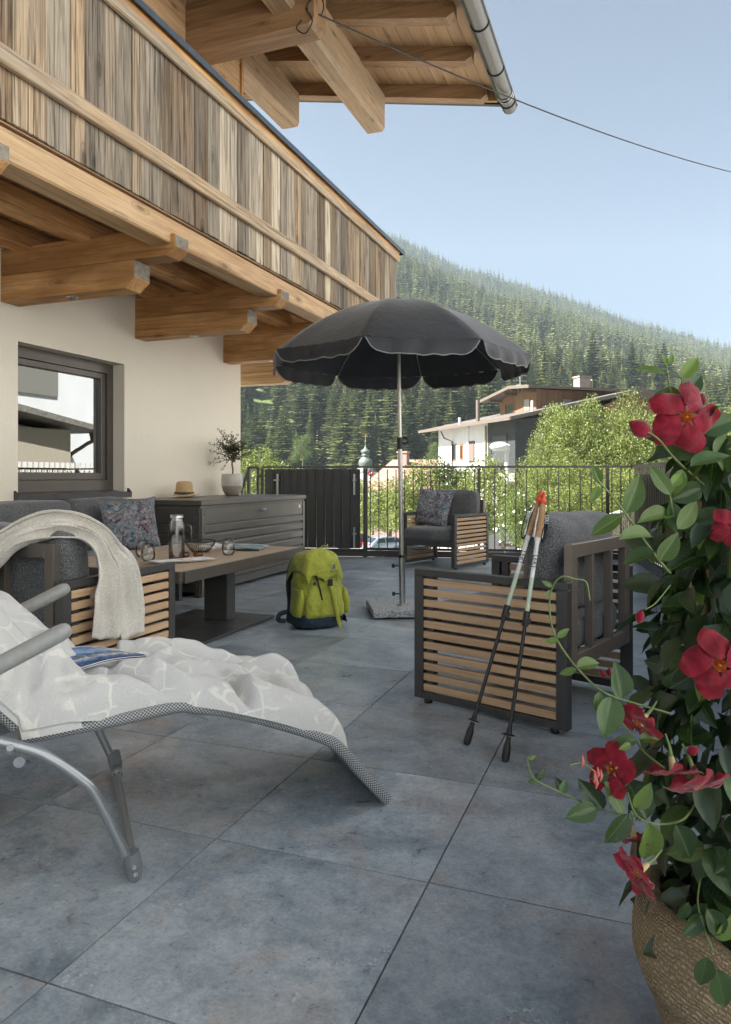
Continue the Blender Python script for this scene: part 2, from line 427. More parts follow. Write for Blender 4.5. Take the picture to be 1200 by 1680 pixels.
def m_jute():
    t = NT('jute_weave'); tc = t.new('ShaderNodeTexCoord'); mp = t.new('ShaderNodeMapping'); mp.inputs['Scale'].default_value = (62, 13, 1)
    t.l(tc.outputs['UV'], mp.inputs[0])
    br = t.new('ShaderNodeTexBrick'); br.offset = .5; br.inputs['Scale'].default_value = 1.0
    br.inputs['Mortar Size'].default_value = .14; br.inputs['Mortar Smooth'].default_value = 1.0
    br.inputs['Color1'].default_value = (.72, .58, .38, 1); br.inputs['Color2'].default_value = (.52, .40, .25, 1); br.inputs['Mortar'].default_value = (.30, .225, .14, 1)
    nv = t.new('ShaderNodeTexNoise'); nv.inputs['Scale'].default_value = 1.2; t.l(mp.outputs[0], nv.inputs['Vector']); av = t.new('ShaderNodeVectorMath', operation='MULTIPLY_ADD'); av.inputs[1].default_value = (.9, .5, 0); t.l(nv.outputs[1], av.inputs[0]); t.l(mp.outputs[0], av.inputs[2])
    t.l(av.outputs[0], br.inputs[0])
    n = t.noise(t.coord(), 260, 3, .8); c = t.mix(1.0, br.outputs[0], t.ramp(n, [(.3, .65), (.7, 1.3)]), 'MULTIPLY')
    t.set(c, .9, 0, .15); t.bump(t.math('ADD', t.math('MULTIPLY', t.math('SUBTRACT', 1.0, br.outputs[1]), 1.0), t.math('MULTIPLY', n, .5)), .9, .006); return t.m
def m_straw():
    t = NT('straw'); tc = t.new('ShaderNodeTexCoord'); mp = t.new('ShaderNodeMapping'); mp.inputs['Scale'].default_value = (60, 40, 1)
    t.l(tc.outputs['UV'], mp.inputs[0]); br = t.new('ShaderNodeTexChecker'); br.inputs['Scale'].default_value = 1
    br.inputs[1].default_value = (.70, .50, .26, 1); br.inputs[2].default_value = (.46, .30, .14, 1); t.l(mp.outputs[0], br.inputs[0])
    t.set(br.outputs[0], .8, 0, .2); t.bump(br.outputs[1], .5, .002); return t.m
def m_steel(name, col=(.55, .55, .54), rough=.3):
    t = NT(name); v = t.coord((1, 1, .02)); n = t.noise(v, 200, 3)
    t.set(col, t.ramp(n, [(.3, rough * .7), (.7, rough * 1.4)]), 1.0); return t.m
def m_printed(name, sx, sy, cols, scale=6, coord='UV'):
    """flat print: a landscape photograph of sky, snow and rock bands with white margins"""
    t = NT(name); tc = t.new('ShaderNodeTexCoord'); sp = t.new('ShaderNodeSeparateXYZ'); t.l(tc.outputs['UV'], sp.inputs[0])
    n = t.noise(tc.outputs['UV'], scale, 5, .65, .7)
    f = t.math('ADD', t.math('MULTIPLY', sp.outputs[1], .75), t.math('MULTIPLY', n, .5))
    pic = t.ramp(f, cols)
    bx = t.math('MULTIPLY', t.math('GREATER_THAN', sp.outputs[0], sx), t.math('LESS_THAN', sp.outputs[0], 1 - .03))
    by = t.math('MULTIPLY', t.math('GREATER_THAN', sp.outputs[1], .03), t.math('LESS_THAN', sp.outputs[1], 1 - sy))
    c = t.mix(t.math('MULTIPLY', bx, by), (.78, .79, .8), pic); t.set(c, .25, 0, .5); return t.m

PLASTER = m_plaster(); TILE = m_tile()
ANTH = plain('anthracite_metal', (.058, .056, .055), .42, .0, .1, 20, 0)
ANTH_WARM = plain('bronze_grey_metal', (.115, .100, .087), .38, .35, .06, 12, 0)
FRAME_LIT = plain('powder_coat_lit_back', (.21, .175, .15), .4, .25, .06, 12, 0)  # paler frame metal: light reflected onto the chair backs is in the colour
BOXM = plain('grey_box_metal', (.155, .142, .125), .36, .55, .05, 10, 0)
BLACKP = plain('black_plastic', (.018, .018, .019), .45)
DARKGAP = plain('dark_underlay', (.012, .012, .013), .9)
ALU = m_steel('brushed_steel'); SILVER = plain('silver_paint', (.30, .32, .335), .32, .6, .05, 15)
ARMG = plain('grey_grip', (.30, .30, .285), .5, 0, .07, 60, .05)
OLD = [wood('weathered_board_%s' % n, c, 'z', 15, .95, .85, .42, .9, w, .75) for n, c, w in (
    ('grey', ((.12, .09, .065), (.32, .26, .195), (.46, .39, .30)), (.20, .165, .13)),
    ('tan', ((.17, .11, .065), (.42, .30, .19), (.56, .43, .29)), (.33, .27, .20)),
    ('brown', ((.11, .072, .045), (.28, .19, .12), (.40, .29, .185)), (.30, .25, .19)),
    ('pale', ((.27, .21, .145), (.50, .41, .30), (.62, .53, .41)), (.36, .31, .25)))]
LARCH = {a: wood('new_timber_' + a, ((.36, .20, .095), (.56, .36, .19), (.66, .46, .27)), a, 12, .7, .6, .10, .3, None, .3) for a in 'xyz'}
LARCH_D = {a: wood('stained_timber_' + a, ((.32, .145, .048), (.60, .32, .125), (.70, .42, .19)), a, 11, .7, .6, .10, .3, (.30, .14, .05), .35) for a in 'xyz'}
RAILW = wood('trim_timber', ((.26, .17, .10), (.47, .33, .20), (.62, .47, .31)), 'y', 14, .9, .75, .1, .6, (.36, .30, .23), .5)
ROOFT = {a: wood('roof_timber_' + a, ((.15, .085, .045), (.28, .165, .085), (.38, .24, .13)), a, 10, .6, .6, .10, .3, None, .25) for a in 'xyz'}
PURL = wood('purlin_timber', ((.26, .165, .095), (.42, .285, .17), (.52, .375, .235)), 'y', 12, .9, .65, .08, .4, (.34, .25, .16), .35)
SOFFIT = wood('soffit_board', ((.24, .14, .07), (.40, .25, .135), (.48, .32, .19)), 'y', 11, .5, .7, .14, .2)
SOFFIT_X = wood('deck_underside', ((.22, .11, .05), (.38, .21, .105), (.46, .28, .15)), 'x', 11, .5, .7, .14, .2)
TEAK = wood('teak_slat', ((.35, .21, .115), (.55, .365, .215), (.65, .46, .29)), 'y', 16, 0, .55, .10, .15)
TOPW = wood('table_laminate', ((.34, .235, .15), (.48, .355, .245), (.56, .43, .315)), 'y', 12, .3, .38, .05, .05)
CUSH = m_fabric('charcoal_melange', (.030, .032, .036), (.27, .27, .27), 300)
FLORAL = m_floral(); FLEECE = m_blanket(); SLING = m_sling()
THROW = m_fabric('cream_knit', (.52, .48, .42), (.76, .72, .65), 260, .45, .95, .35)
def thin_glass(name, tint, k=.08):
    t = NT(name); t.n.remove(t.b); tr = t.new('ShaderNodeBsdfTransparent'); tr.inputs[0].default_value = (*tint, 1); gl = t.new('ShaderNodeBsdfGlossy'); gl.inputs['Roughness'].default_value = .02
    lw = t.new('ShaderNodeLayerWeight'); lw.inputs[0].default_value = .25; mx = t.new('ShaderNodeMixShader'); t.l(t.math('ADD', t.math('MULTIPLY', lw.outputs[0], .8), k, True), mx.inputs[0])
    t.l(tr.outputs[0], mx.inputs[1]); t.l(gl.outputs[0], mx.inputs[2]); t.l(mx.outputs[0], t.out.inputs[0]); return t.m
GLASS = thin_glass('clear_glass', (.99, .995, .99), .06); AMBER = thin_glass('amber_glass', (.80, .50, .10), .06); WATER = thin_glass('water', (.985, .992, .995), .03)
WINGLASS = m_windowglass(); GRANITE = m_granite(); JUTE = m_jute(); STRAW = m_straw()
CAN = NT('umbrella_cloth')
_v = CAN.coord(rnd=False); CAN.set(CAN.ramp(CAN.noise(_v, 5, 3), [(.3, (.020, .021, .024)), (.7, (.030, .031, .035))]), .62, 0, .4, Sheen_Weight=.35, Sheen_Roughness=.35)
CAN.bump(CAN.noise(CAN.coord((1, 1, .3), rnd=False), 22, 3, .6), .25, .012); CAN = CAN.m
PIPING = plain('grey_piping', (.22, .215, .20), .7)
LIME = NT('lime_nylon'); _v = LIME.coord(rnd=False)
LIME.set(LIME.ramp(LIME.noise(_v, 14, 4), [(.3, (.30, .325, .028)), (.7, (.43, .445, .055))]), .55, 0, .35, Sheen_Weight=.2)
LIME.bump(LIME.math('ADD', LIME.noise(_v, 16, 5, .65, 2.0), LIME.math('MULTIPLY', LIME.noise(_v, 400, 2), .1)), .45, .03); LIME = LIME.m
NAVY = plain('petrol_nylon', (.022, .040, .060), .6, 0, .25, 30, .2)
CREAM = plain('cream_render', (.72, .69, .63), .85, 0, .05, 3, .1)
WHITEP = plain('white_paint', (.8, .8, .78), .4, 0, .03)
CONC = plain('concrete', (.42, .41, .39), .85, 0, .12, 3, .2)
print('mats done')
# ================================================================ HOUSE
XW = -4.18
house = thing('alpine_house', 'cream plastered alpine house with weathered timber balcony and wide timber eaves beside the terrace', 'house', (XW, 2.0, 0))
# wall with window opening (y 3.97..5.13, z .87..1.97)
wy0, wy1, wz0, wz1 = 3.975, 5.125, .868, 1.972
w = MB()
w.box(XW - .3, XW, -4.0, wy0, -.5, 2.665); w.box(XW - .3, XW, wy1, 7.08, -.5, 2.665)
w.box(XW - .3, XW, wy0, wy1, -.5, wz0); w.box(XW - .3, XW, wy0, wy1, wz1, 2.665)
w.box(-9.0, XW - .3, 6.78, 7.08, -6.0, 2.665); w.box(-9, XW, -4.0, 7.08, -6, -.5)
w.build('wall', PLASTER, house, True)
ro = MB(); ro.box(-8.9, XW - .3, -3.9, 6.78, -.1, -.05); ro.box(-8.95, -8.85, -3.9, 6.78, -.05, 2.6); ro.box(-8.9, XW - .3, -3.9, 6.78, 2.6, 2.66)
ro.build('interior', plain('room_paint', (.22, .20, .17), .8), house, True)
win = empty('window', (XW - .12, 4.55, wz0), 0, house)
f = MB(); x0, x1 = XW - .20, XW - .12
f.box(x0, x1, wy0, wy0 + .075, wz0, wz1); f.box(x0, x1, wy1 - .075, wy1, wz0, wz1)
f.box(x0, x1, wy0 + .075, wy1 - .075, wz1 - .085, wz1); f.box(x0, x1, wy0 + .075, wy1 - .075, wz0, wz0 + .10)
f.build('frame', ANTH_WARM, win, True)
s = MB(); a, b, c, d = wy0 + .077, wy1 - .077, wz0 + .102, wz1 - .087; xs0, xs1 = XW - .205, XW - .135
s.box(xs0, xs1, a, a + .05, c, d, .004); s.box(xs0, xs1, b - .05, b, c, d, .004); s.box(xs0, xs1, a + .05, b - .05, d - .05, d, .004); s.box(xs0, xs1, a + .05, b - .05, c, c + .06, .004)
s.build('sash', ANTH_WARM, win, True)
MB().box(XW - .175, XW - .168, a + .05, b - .05, c + .06, d - .05).build('pane', WINGLASS, win, True)
si = MB(); si.prism([(XW - .12, wz0 + .012), (XW + .045, wz0 - .005), (XW + .045, wz0 - .045), (XW - .12, wz0 - .045)], wy1 - wy0 + .07, 'y', wy0 - .035)
for yy in (wy0 - .038, wy1 + .035): si.prism([(XW - .118, wz0 + .03), (XW + .02, wz0 + .028), (XW + .048, wz0 - .002), (XW + .048, wz0 - .047), (XW - .118, wz0 - .047)], .004, 'y', yy)
si.build('sill', ANTH, win, True)
cu = MB()
P = [[(XW - .33 + .012 * math.sin(yy * 60), yy, z) for z in (wz0 - .05, wz1 + .05)] for yy in np.linspace(wy1 - .18, wy1 + .15, 24)]
cu.grid(P); cu.build('curtain', plain('curtain', (.55, .43, .24), .9), win, True)
# ---- upper storey timber wall (planks along y)
up = empty('upper_wall', (XW, 7.0, 2.8), 0, house)
zz = 2.665; i = 0
while zz < 6.1:
    h = random.uniform(.13, .19); MB().box(XW - .12, XW - random.uniform(0, .006), -4.0, 7.07, zz, zz + h - .004, .004).build('plank', LARCH['y'], up, True); zz += h
MB().box(XW - .02, XW + .018, 7.075, 7.12, 2.665, 6.0, .004).build('corner_post', LARCH_D['z'], up, True)
MB().box(-9.0, XW - .12, 7.0, 7.07, 2.665, 6.1).build('gable_wall', LARCH['x'], up, True); MB().box(-9, XW - .12, -4, -3.9, 2.665, 6.1).build('gable_wall', LARCH['x'], up, True)
# ---- balcony
bal = empty('balcony', (-3.4, 5.0, 2.66), 0, house)
XB = -2.735
edges = [2.571, 2.787, 2.835, 2.943, 3.048, 3.202, 3.286, 3.426, 3.486, 3.717, 3.823, 4.057, 4.353, 4.598, 4.867, 5.112, 5.377, 5.513, 5.79, 5.984]
ys = [-1.0]
while ys[-1] < 2.42: ys.append(ys[-1] + random.uniform(.09, .24))
ys = ys[:-1] + edges
pw = []
for k in range(len(ys) - 1):
    a, b = ys[k], ys[k + 1]
    if b - a > .2 and random.random() < .6: m = a + (b - a) * random.uniform(.4, .62); pw += [(a, m), (m, b)]
    else: pw.append((a, b))
y = ys[-1]
while y < 8.29:
    n = min(8.3, y + random.choice([.07, .09, .12, .15, .19, .22])); pw.append((y, n)); y = n
for (a, b) in pw:
    m = random.choices(OLD, (4, 4, 3, 3))[0]
    xo = random.uniform(0, .012)
    MB().box(XB - .028 - xo, XB + .004 - xo, a + .0015, b - .0015, 2.645 + random.uniform(-.004, .004), 3.66, .003).build('board', m, bal, True)
# end boards across the far end of the parapet
x = XB - .035
while x > XW + .1:
    MB().box(x - .14, x - .003, 8.262, 8.29, 2.63, 3.66, .003).build('board', random.choice(OLD), bal, True); x -= .14
MB().box(XB + .006, XB + .042, -1, 8.3, 2.875, 2.965, .006).build('rail_strip', RAILW, bal, True)
MB().box(XB + .006, XB + .036, -1, 8.31, 3.585, 3.665, .006).build('rail_strip', RAILW, bal, True)
MB().box(XB - .06, XB + .026, -1, 8.3, 3.667, 3.70).build('top_batten', LARCH_D['y'], bal, True)
cp = MB(); cp.box(XB - .10, XB + .06, -1, 8.42, 3.732, 3.742); cp.box(XB + .05, XB + .06, -1, 8.42, 3.70, 3.732); cp.box(XB - .10, XB - .09, -1, 8.42, 3.70, 3.732); cp.box(XB-.09, XB+.05, 8.41, 8.42, 3.70, 3.732)
cp.build('metal_cap', plain('slate_blue_cap', (.055, .075, .10), .4, .3), bal, True)
MB().box(XB - .08, XB + .02, -1, 8.35, 3.702, 3.73).build('cap_board', LARCH_D['y'], bal, True)
MB().box(-2.93, -2.765, -1, 8.33, 2.475, 2.632, .01).build('edge_beam', LARCH['y'], bal, True)
MB().box(-2.775, XB - .012, -1, 8.3, 2.6325, 2.640).build('drip_strip', ROOFT['y'], bal, True)
y = -1.0
while y < 8.3:
    MB().box(XW, -2.935, y, y + .136, 2.700, 2.722, .003).build('deck_board', SOFFIT_X, bal, True); y += .14
for xx in (-3.47, -3.98):
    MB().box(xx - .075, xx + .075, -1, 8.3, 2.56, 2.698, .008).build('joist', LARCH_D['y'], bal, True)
# ---- brackets
def bracket(yy, first=None):
    if first: 
        c = first.copy(); COL.objects.link(c); c.location = (first.location.x, first.location.y + yy - Y0B, first.location.z); c.parent = house
        for ch in first.children:
            d = ch.copy(); COL.objects.link(d); d.parent = c
        return c
    br = empty('bracket', (XW, yy, 2.22), 0, house); th = .16
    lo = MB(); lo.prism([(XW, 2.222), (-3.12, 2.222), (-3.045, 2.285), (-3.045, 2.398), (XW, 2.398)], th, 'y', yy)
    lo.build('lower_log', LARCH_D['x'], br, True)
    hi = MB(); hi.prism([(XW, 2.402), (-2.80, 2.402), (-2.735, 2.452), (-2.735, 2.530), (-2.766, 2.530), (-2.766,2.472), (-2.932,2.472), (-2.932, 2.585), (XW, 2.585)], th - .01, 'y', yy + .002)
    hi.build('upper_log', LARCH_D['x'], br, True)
    EG = wood('shaded_end_grain', ((.12, .10, .08), (.22, .185, .15), (.32, .28, .23)), 'x', 20, 0, .8, .1)  # end grain of the logs, greyed to carry the sky-lit shade of these faces
    MB().box(-3.0435, -3.0425, yy + .004, yy + th - .004, 2.29, 2.396).build('shaded_end_grain', EG, br, True)
    MB().box(-2.7335, -2.7325, yy + .006, yy + th - .012, 2.455, 2.528).build('shaded_end_grain', EG, br, True)
    sp = MB(); sp.lathe([(0, 2.219), (.022, 2.219), (.03, 2.214), (.038, 2.216), (.04, 2.223)], (-3.62, yy + th / 2, 0), 16)
    sp.build('spotlight', ALU, br, True)
    return br
Y0B = 3.825
br0 = bracket(Y0B)
for yy in (.96, 2.40, 5.265, 6.72): bracket(yy, br0)
# end bracket beyond the wall corner, sunlight painted in with the paler timber
br5 = empty('bracket', (XW, 7.5, 2.22), 0, house)
MB().prism([(-4.6, 2.10), (-3.93, 2.10), (-3.87, 2.14), (-3.87, 2.24), (-4.6, 2.24)], .15, 'y', 7.62).build('lower_log', LARCH['x'], br5, True)
MB().prism([(-4.6, 2.245), (-3.6, 2.245), (-3.54, 2.29), (-3.54, 2.4), (-4.6, 2.4)], .15, 'y', 7.62).build('upper_log', LARCH['x'], br5, True)
# ---- roof overhang (slope .205 up towards -x; eave at x=-1.62)
roof = empty('roof', (-2.9, 7.0, 5.6), 0, house)
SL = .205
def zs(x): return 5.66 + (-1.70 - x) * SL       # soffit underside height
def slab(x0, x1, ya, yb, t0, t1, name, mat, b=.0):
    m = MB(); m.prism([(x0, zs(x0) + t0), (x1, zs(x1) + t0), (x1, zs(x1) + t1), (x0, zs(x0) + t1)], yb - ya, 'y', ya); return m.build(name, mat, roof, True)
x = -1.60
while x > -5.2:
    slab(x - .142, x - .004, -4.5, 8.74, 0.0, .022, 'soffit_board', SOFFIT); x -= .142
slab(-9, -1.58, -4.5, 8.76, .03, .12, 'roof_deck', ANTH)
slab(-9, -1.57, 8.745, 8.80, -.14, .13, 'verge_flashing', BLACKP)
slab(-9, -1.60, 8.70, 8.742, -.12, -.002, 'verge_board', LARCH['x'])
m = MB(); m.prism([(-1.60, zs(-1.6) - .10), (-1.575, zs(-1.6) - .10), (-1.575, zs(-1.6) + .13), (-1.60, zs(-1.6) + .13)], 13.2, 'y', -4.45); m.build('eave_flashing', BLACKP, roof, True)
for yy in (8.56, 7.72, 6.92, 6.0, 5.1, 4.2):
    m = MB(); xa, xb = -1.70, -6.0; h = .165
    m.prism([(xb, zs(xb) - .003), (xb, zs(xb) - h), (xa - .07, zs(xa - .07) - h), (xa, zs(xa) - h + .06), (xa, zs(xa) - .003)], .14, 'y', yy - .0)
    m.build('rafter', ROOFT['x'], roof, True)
# purlins
def purlin(x0, x1, z0, z1, y1, y0=-4.4):
    m = MB(); c = .035
    m.prism([(x0, z0), (x1 - c, z0), (x1, z0 + c), (x1, z1), (x0, z1)], y1 - y0 - c, 'y', y0)
    m.box(x0 + .01, x1 - c, y1 - c, y1, z0 + .015, z1 - .01)
    return m.build('purlin', PURL, roof, True)
purlin(-3.215, -2.985, 5.335, zs(-3.1) - .168, 8.60)
purlin(-4.42, -4.175, 5.60, zs(-4.3) - .168, 8.60)
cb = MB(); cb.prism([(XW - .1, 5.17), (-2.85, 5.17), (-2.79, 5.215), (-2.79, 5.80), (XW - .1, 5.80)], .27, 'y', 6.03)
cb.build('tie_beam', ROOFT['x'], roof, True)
# half round gutter
gu = empty('gutter', (-1.5, 8.9, 5.4), 0, roof) if False else None
gy0, gy1, gx, gz, gr = -4.4, 8.86, -1.475, 5.50, .088
m = MB(); prof = [(gx + gr * math.cos(a), gz + gr * math.sin(a)) for a in np.linspace(math.pi, 2 * math.pi, 14)]
m.grid([[(px_, yy, pz_) for px_, pz_ in prof] for yy in (gy0, gy1)]); 
m.grid([[(gx + (gr - .004) * math.cos(a), yy, gz + (gr - .004) * math.sin(a)) for a in np.linspace(math.pi, 2 * math.pi, 14)] for yy in (gy0, gy1)])
m.tube([(gx + gr + .004, gy0, gz + .004), (gx + gr + .004, gy1, gz + .004)], .009, 8)
cap = [(gx, gy1, gz)] + [(px_, gy1, pz_) for px_, pz_ in prof]; m.add(cap, [(0, i, i + 1) for i in range(1, len(prof))])
m.build('gutter', m_steel('dark_gutter_steel', (.13, .125, .115), .32), roof, True, fix=False)
m = MB()
for yy in (5.4, 6.25, 7.1, 7.95, 8.7): m.tube([(gx + (gr + .006) * math.cos(a), yy, gz + (gr + .006) * math.sin(a)) for a in np.linspace(math.pi, 2 * math.pi, 14)], .006, 6)
m.build('gutter_clip', BLACKP, roof, True)
m = MB(); 
for yy in (8.5, 8.56): m.tube([(gx + (gr + .006) * math.cos(a), yy, gz + (gr + .006) * math.sin(a)) for a in np.linspace(math.pi, 2 * math.pi, 14)], .007, 6)
m.build('gutter_joint', ALU, roof, True)
# ================================================================ CABLE
cab = MB(); hk = Vector((-2.86, 6.02, 5.30))
far = W(9.5, 14.5, 6.75)
mid = hk.lerp(far, .5) - Vector((0, 0, .22))
pts = []
for k in range(41):
    t = k / 40; p = hk.lerp(far, t); p.z -= 4 * .33 * t * (1 - t); pts.append(p)
cab.tube(pts, .008, 6); co = cab.build('steel_cable', BLACKP, None)
tag(co, 'thin black cable strung from the roof beam out across the sky', 'cable')
hkm = MB(); hkm.tube(smooth_path([hk + Vector(v) for v in ((-.05, 0, -.09), (-.1, 0, -.16), (-.02, .02, -.21), (.06, 0, -.12), (0, 0, 0), (.05, 0, .08), (.13, .02, .1), (.16, .03, .0), (.12, .06, -.05))], 6), .007, 6)
ho = hkm.build('clamp_loop', BLACKP, co)
# ================================================================ TERRACE
FL, FR = Vector((-4.468, 8.092)), Vector((-.053, 9.176))      # far railing line
RN = Vector((.66, -1.6))                                        # near end of the right railing
poly_t = [Vector((XW, -3.0)), Vector((XW, 7.0)), Vector((-5.6, 7.2)), Vector((-5.6, 7.82)), FL + Vector((0, .03)), FR + Vector((.03, .03)), Vector((.33, 7.0)), Vector((.50, 4.5)), Vector((.74, 1.0)), Vector((.80, -3.0))]
terr = thing('terrace_floor', None, None, (-1.5, 3, 0), kind='structure')
del_cat = None
def clip(poly, cpoly):
    out = poly
    n = len(cpoly)
    for i in range(n):
        a, b = cpoly[i], cpoly[(i + 1) % n]; e = b - a; inp = out; out = []
        for k in range(len(inp)):
            p, q = inp[k], inp[(k + 1) % len(inp)]
            sp = e.x * (p.y - a.y) - e.y * (p.x - a.x); sq = e.x * (q.y - a.y) - e.y * (q.x - a.x)
            if sp <= 0: out.append(p)
            if (sp < 0 < sq) or (sq < 0 < sp): out.append(p + (q - p) * (sp / (sp - sq)))
        if len(out) < 3: return []
    return out
S = .6064; TX, TY = -1.0911, 1.1110
bedm = MB(); bedm.prism([(v.x, v.y) for v in poly_t][::-1], .03, 'z', -.06)
bedm.build('bedding', DARKGAP, terr, True)
tm = MB(); hg = .0022; tm.box(0 + hg, S - hg, hg, S - hg, -.022, 0, .0012); full = tm.mesh('tile', TILE)
conv = [[poly_t[i] for i in (1, 4, 5, 6, 7, 8, 9, 0)], ]
# convex hull pieces are enough here: main court + bay beyond the house corner
main = [Vector((XW, -3)), Vector((XW, 8.16)), FR, Vector((.33, 7.0)), Vector((.50, 4.5)), Vector((.74, 1.0)), Vector((.80, -3))]
bay = [Vector((-5.6, 7.0)), Vector((-5.6, 7.82)), Vector((XW, 8.16)), Vector((XW, 7.0))]
for i in range(-8, 5):
    for j in range(-7, 15):
        x0, y0 = TX + i * S, TY + j * S
        sq = [Vector((x0 + hg, y0 + hg)), Vector((x0 + S - hg, y0 + hg)), Vector((x0 + S - hg, y0 + S - hg)), Vector((x0 + hg, y0 + S - hg))]
        for area in (main, bay):
            c = clip(sq, area)
            if len(c) < 3: continue
            ar = abs(sum(c[k].x * c[(k + 1) % len(c)].y - c[(k + 1) % len(c)].x * c[k].y for k in range(len(c)))) / 2
            if ar < .0015: continue
            if ar > .3645:
                o = bpy.data.objects.new('tile', full); COL.objects.link(o); o.parent = terr
                o.location = Vector((x0, y0, random.uniform(-.0012, .0008))) - Vector((-1.5, 3, 0)); MW[o.name] = Matrix.Identity(4)
            else:
                m = MB(); m.prism([(p.x, p.y) for p in c], .022, 'z', -.022); m.build('tile', TILE, terr, True)
# substructure walls of the terrace down to the street
m = MB(); pts = [(v.x, v.y) for v in poly_t][::-1]; pts2 = [(x, y) for x, y in pts]
m.prism(pts2, 5.4, 'z', -5.47); m.build('terrace_wall', CONC, terr, True)
# ================================================================ RAILINGS
def picket_run(a, b, n, root, skip=(), hz=(.085, 1.085), r=.007):
    me = None
    for k in range(n):
        t = (k + .5) / n
        if t in skip: continue
        p = a.lerp(b, t)
        if me is None:
            mm = MB(); mm.box(-.006, .006, -.006, .006, hz[0], hz[1]); me = mm.mesh('picket', ANTH_WARM)
        o = bpy.data.objects.new('picket', me); COL.objects.link(o); o.parent = root
        o.matrix_basis = MW[root.name].inverted() @ (Matrix.Translation((p.x, p.y, 0)) @ Matrix.Rotation(math.atan2((b - a).y, (b - a).x), 4, 'Z'))
def on_line(a, b, px_q):
    """where the sight line r/d = px_q meets the fence line (survey metres)"""
    A = (a.x * CA + a.y * SA, -a.x * SA + a.y * CA); B = (b.x * CA + b.y * SA, -b.x * SA + b.y * CA)
    t = (px_q * A[1] - A[0]) / ((B[0] - A[0]) - px_q * (B[1] - A[1])); return a.lerp(b, t)
Q = lambda px: (px - 600) / 1185.0
fr = thing('terrace_railing', 'dark metal picket railing along the far edge of the terrace', 'railing', (FL.x * .4 + FR.x * .6, FL.y * .4 + FR.y * .6, 0))
A1 = on_line(FL, FR, Q(601)); A0 = on_line(FL, FR, Q(430)); A2 = FR
m = MB(); m.bar((A0.x, A0.y, 1.115), (A2.x, A2.y, 1.115), .05, .025, b=.003); m.build('top_rail', ANTH_WARM, fr, True)
m = MB(); m.bar((A1.x, A1.y, .098), (A2.x, A2.y, .098), .03, .03, b=.003); m.build('bottom_rail', ANTH, fr, True)
m = MB(); m.bar((A0.x, A0.y, .04), (A2.x, A2.y, .04), .05, .072); m.build('base_profile', ANTH_WARM, fr, True)
for px in (601, 786, 997):
    p = on_line(FL, FR, Q(px)); mm = MB(); M = Matrix.Translation((p.x, p.y, 0)) @ Matrix.Rotation(math.atan2((FR - FL).y, (FR - FL).x), 4, 'Z')
    mm.box(-.019, .019, -.019, .019, .0, 1.1, .002, M); mm.build('post', ANTH_WARM, fr, True)
p0, p1, p2, p3 = A1, on_line(FL, FR, Q(786)), on_line(FL, FR, Q(997)), A2
picket_run(p0, p1, 13, fr); picket_run(p1, p2, 12, fr); picket_run(p2, p3, 3, fr)
# louvred privacy panel
pp = thing('privacy_screen', 'black louvred privacy screen of upright boards clamped to the railing', 'screen', (A0.x, A0.y, 0))
dirv = (A1 - A0).normalized(); ang = math.atan2(dirv.y, dirv.x); L = (A1 - A0).length
Mp = Matrix.Translation((A0.x + dirv.y * .03, A0.y - dirv.x * .03, 0)) @ Matrix.Rotation(ang, 4, 'Z')
n = 11
for k in range(n):
    x0 = .05 + k * (L - .12) / n; wd = (L - .12) / n
    mm = MB(); mm.prism([(x0, -.004), (x0 + wd - .008, -.004), (x0 + wd - .002, -.028), (x0 + wd + .003, -.028), (x0 + wd - .002, .004), (x0, .004)], .985, 'z', .105)
    mm.v = [tuple(Mp @ Vector(v)) for v in mm.v]; mm.build('board', BLACKP if False else ANTH, pp, True)
for xx, zz in ((.22, .90), (L - .14, .90), (L - .14, .24)):
    mm = MB(); mm.box(xx - .012, xx + .012, -.05, -.035, zz - .13, zz + .13, .002, Mp); mm.build('clamp_bar', ALU, pp, True)
    mm = MB(); mm.tube([Mp @ Vector((xx - .05 if xx < .5 else xx - .005, -.05, zz + .05)), Mp @ Vector((xx + .03, -.05, zz + .05))], .012, 8)
    mm.tube([Mp @ Vector((xx, -.035, zz + .05)), Mp @ Vector((xx, -.075, zz + .05))], .016, 8); mm.build('clamp_knob', ALU, pp, True)
MB().box(.0, .035, -.03, .01, .0, 1.1, .002, Mp).build('frame', ANTH, pp, True); MB().box(L - .03, L - .0, -.03, .01, .0, 1.1, .002, Mp).build('frame', ANTH, pp, True)
mm = MB(); mm.box(.035, L - .03, -.03, .01, .075, .10, .002, Mp); mm.build('frame', ANTH, pp, True)
# stair railing beyond the house corner
st = thing('stair_railing', 'short dark stair railing between house corner and privacy screen', 'railing', (A0.x - .5, A0.y - .1, 0))
B0 = on_line(FL, FR, Q(424)); B1 = on_line(FL, FR, Q(409)); B2 = Vector((-5.0, 8.35))
for p, h in ((B0, 1.11), (B1, 1.11)):
    mm = MB(); mm.box(p.x - .016, p.x + .016, p.y - .016, p.y + .016, 0, h); mm.build('post', ANTH, st, True)
mm = MB(); mm.bar((B1.x, B1.y, 1.11), (B0.x, B0.y, 1.11), .04, .03); mm.bar((B1.x, B1.y, 1.105), (B2.x, B2.y, .62), .04, .03); mm.bar((B0.x, B0.y, 1.0), (A0.x, A0.y, 1.0), .03, .03); mm.build('handrail', ANTH, st, True)
for k in range(5):
    p = B1.lerp(B2, (k + .6) / 5.5); mm = MB(); mm.box(p.x - .006, p.x + .006, p.y - .006, p.y + .006, -.2, 1.08 - .45 * (k + .6) / 5.5); mm.build('picket', ANTH, st, True)
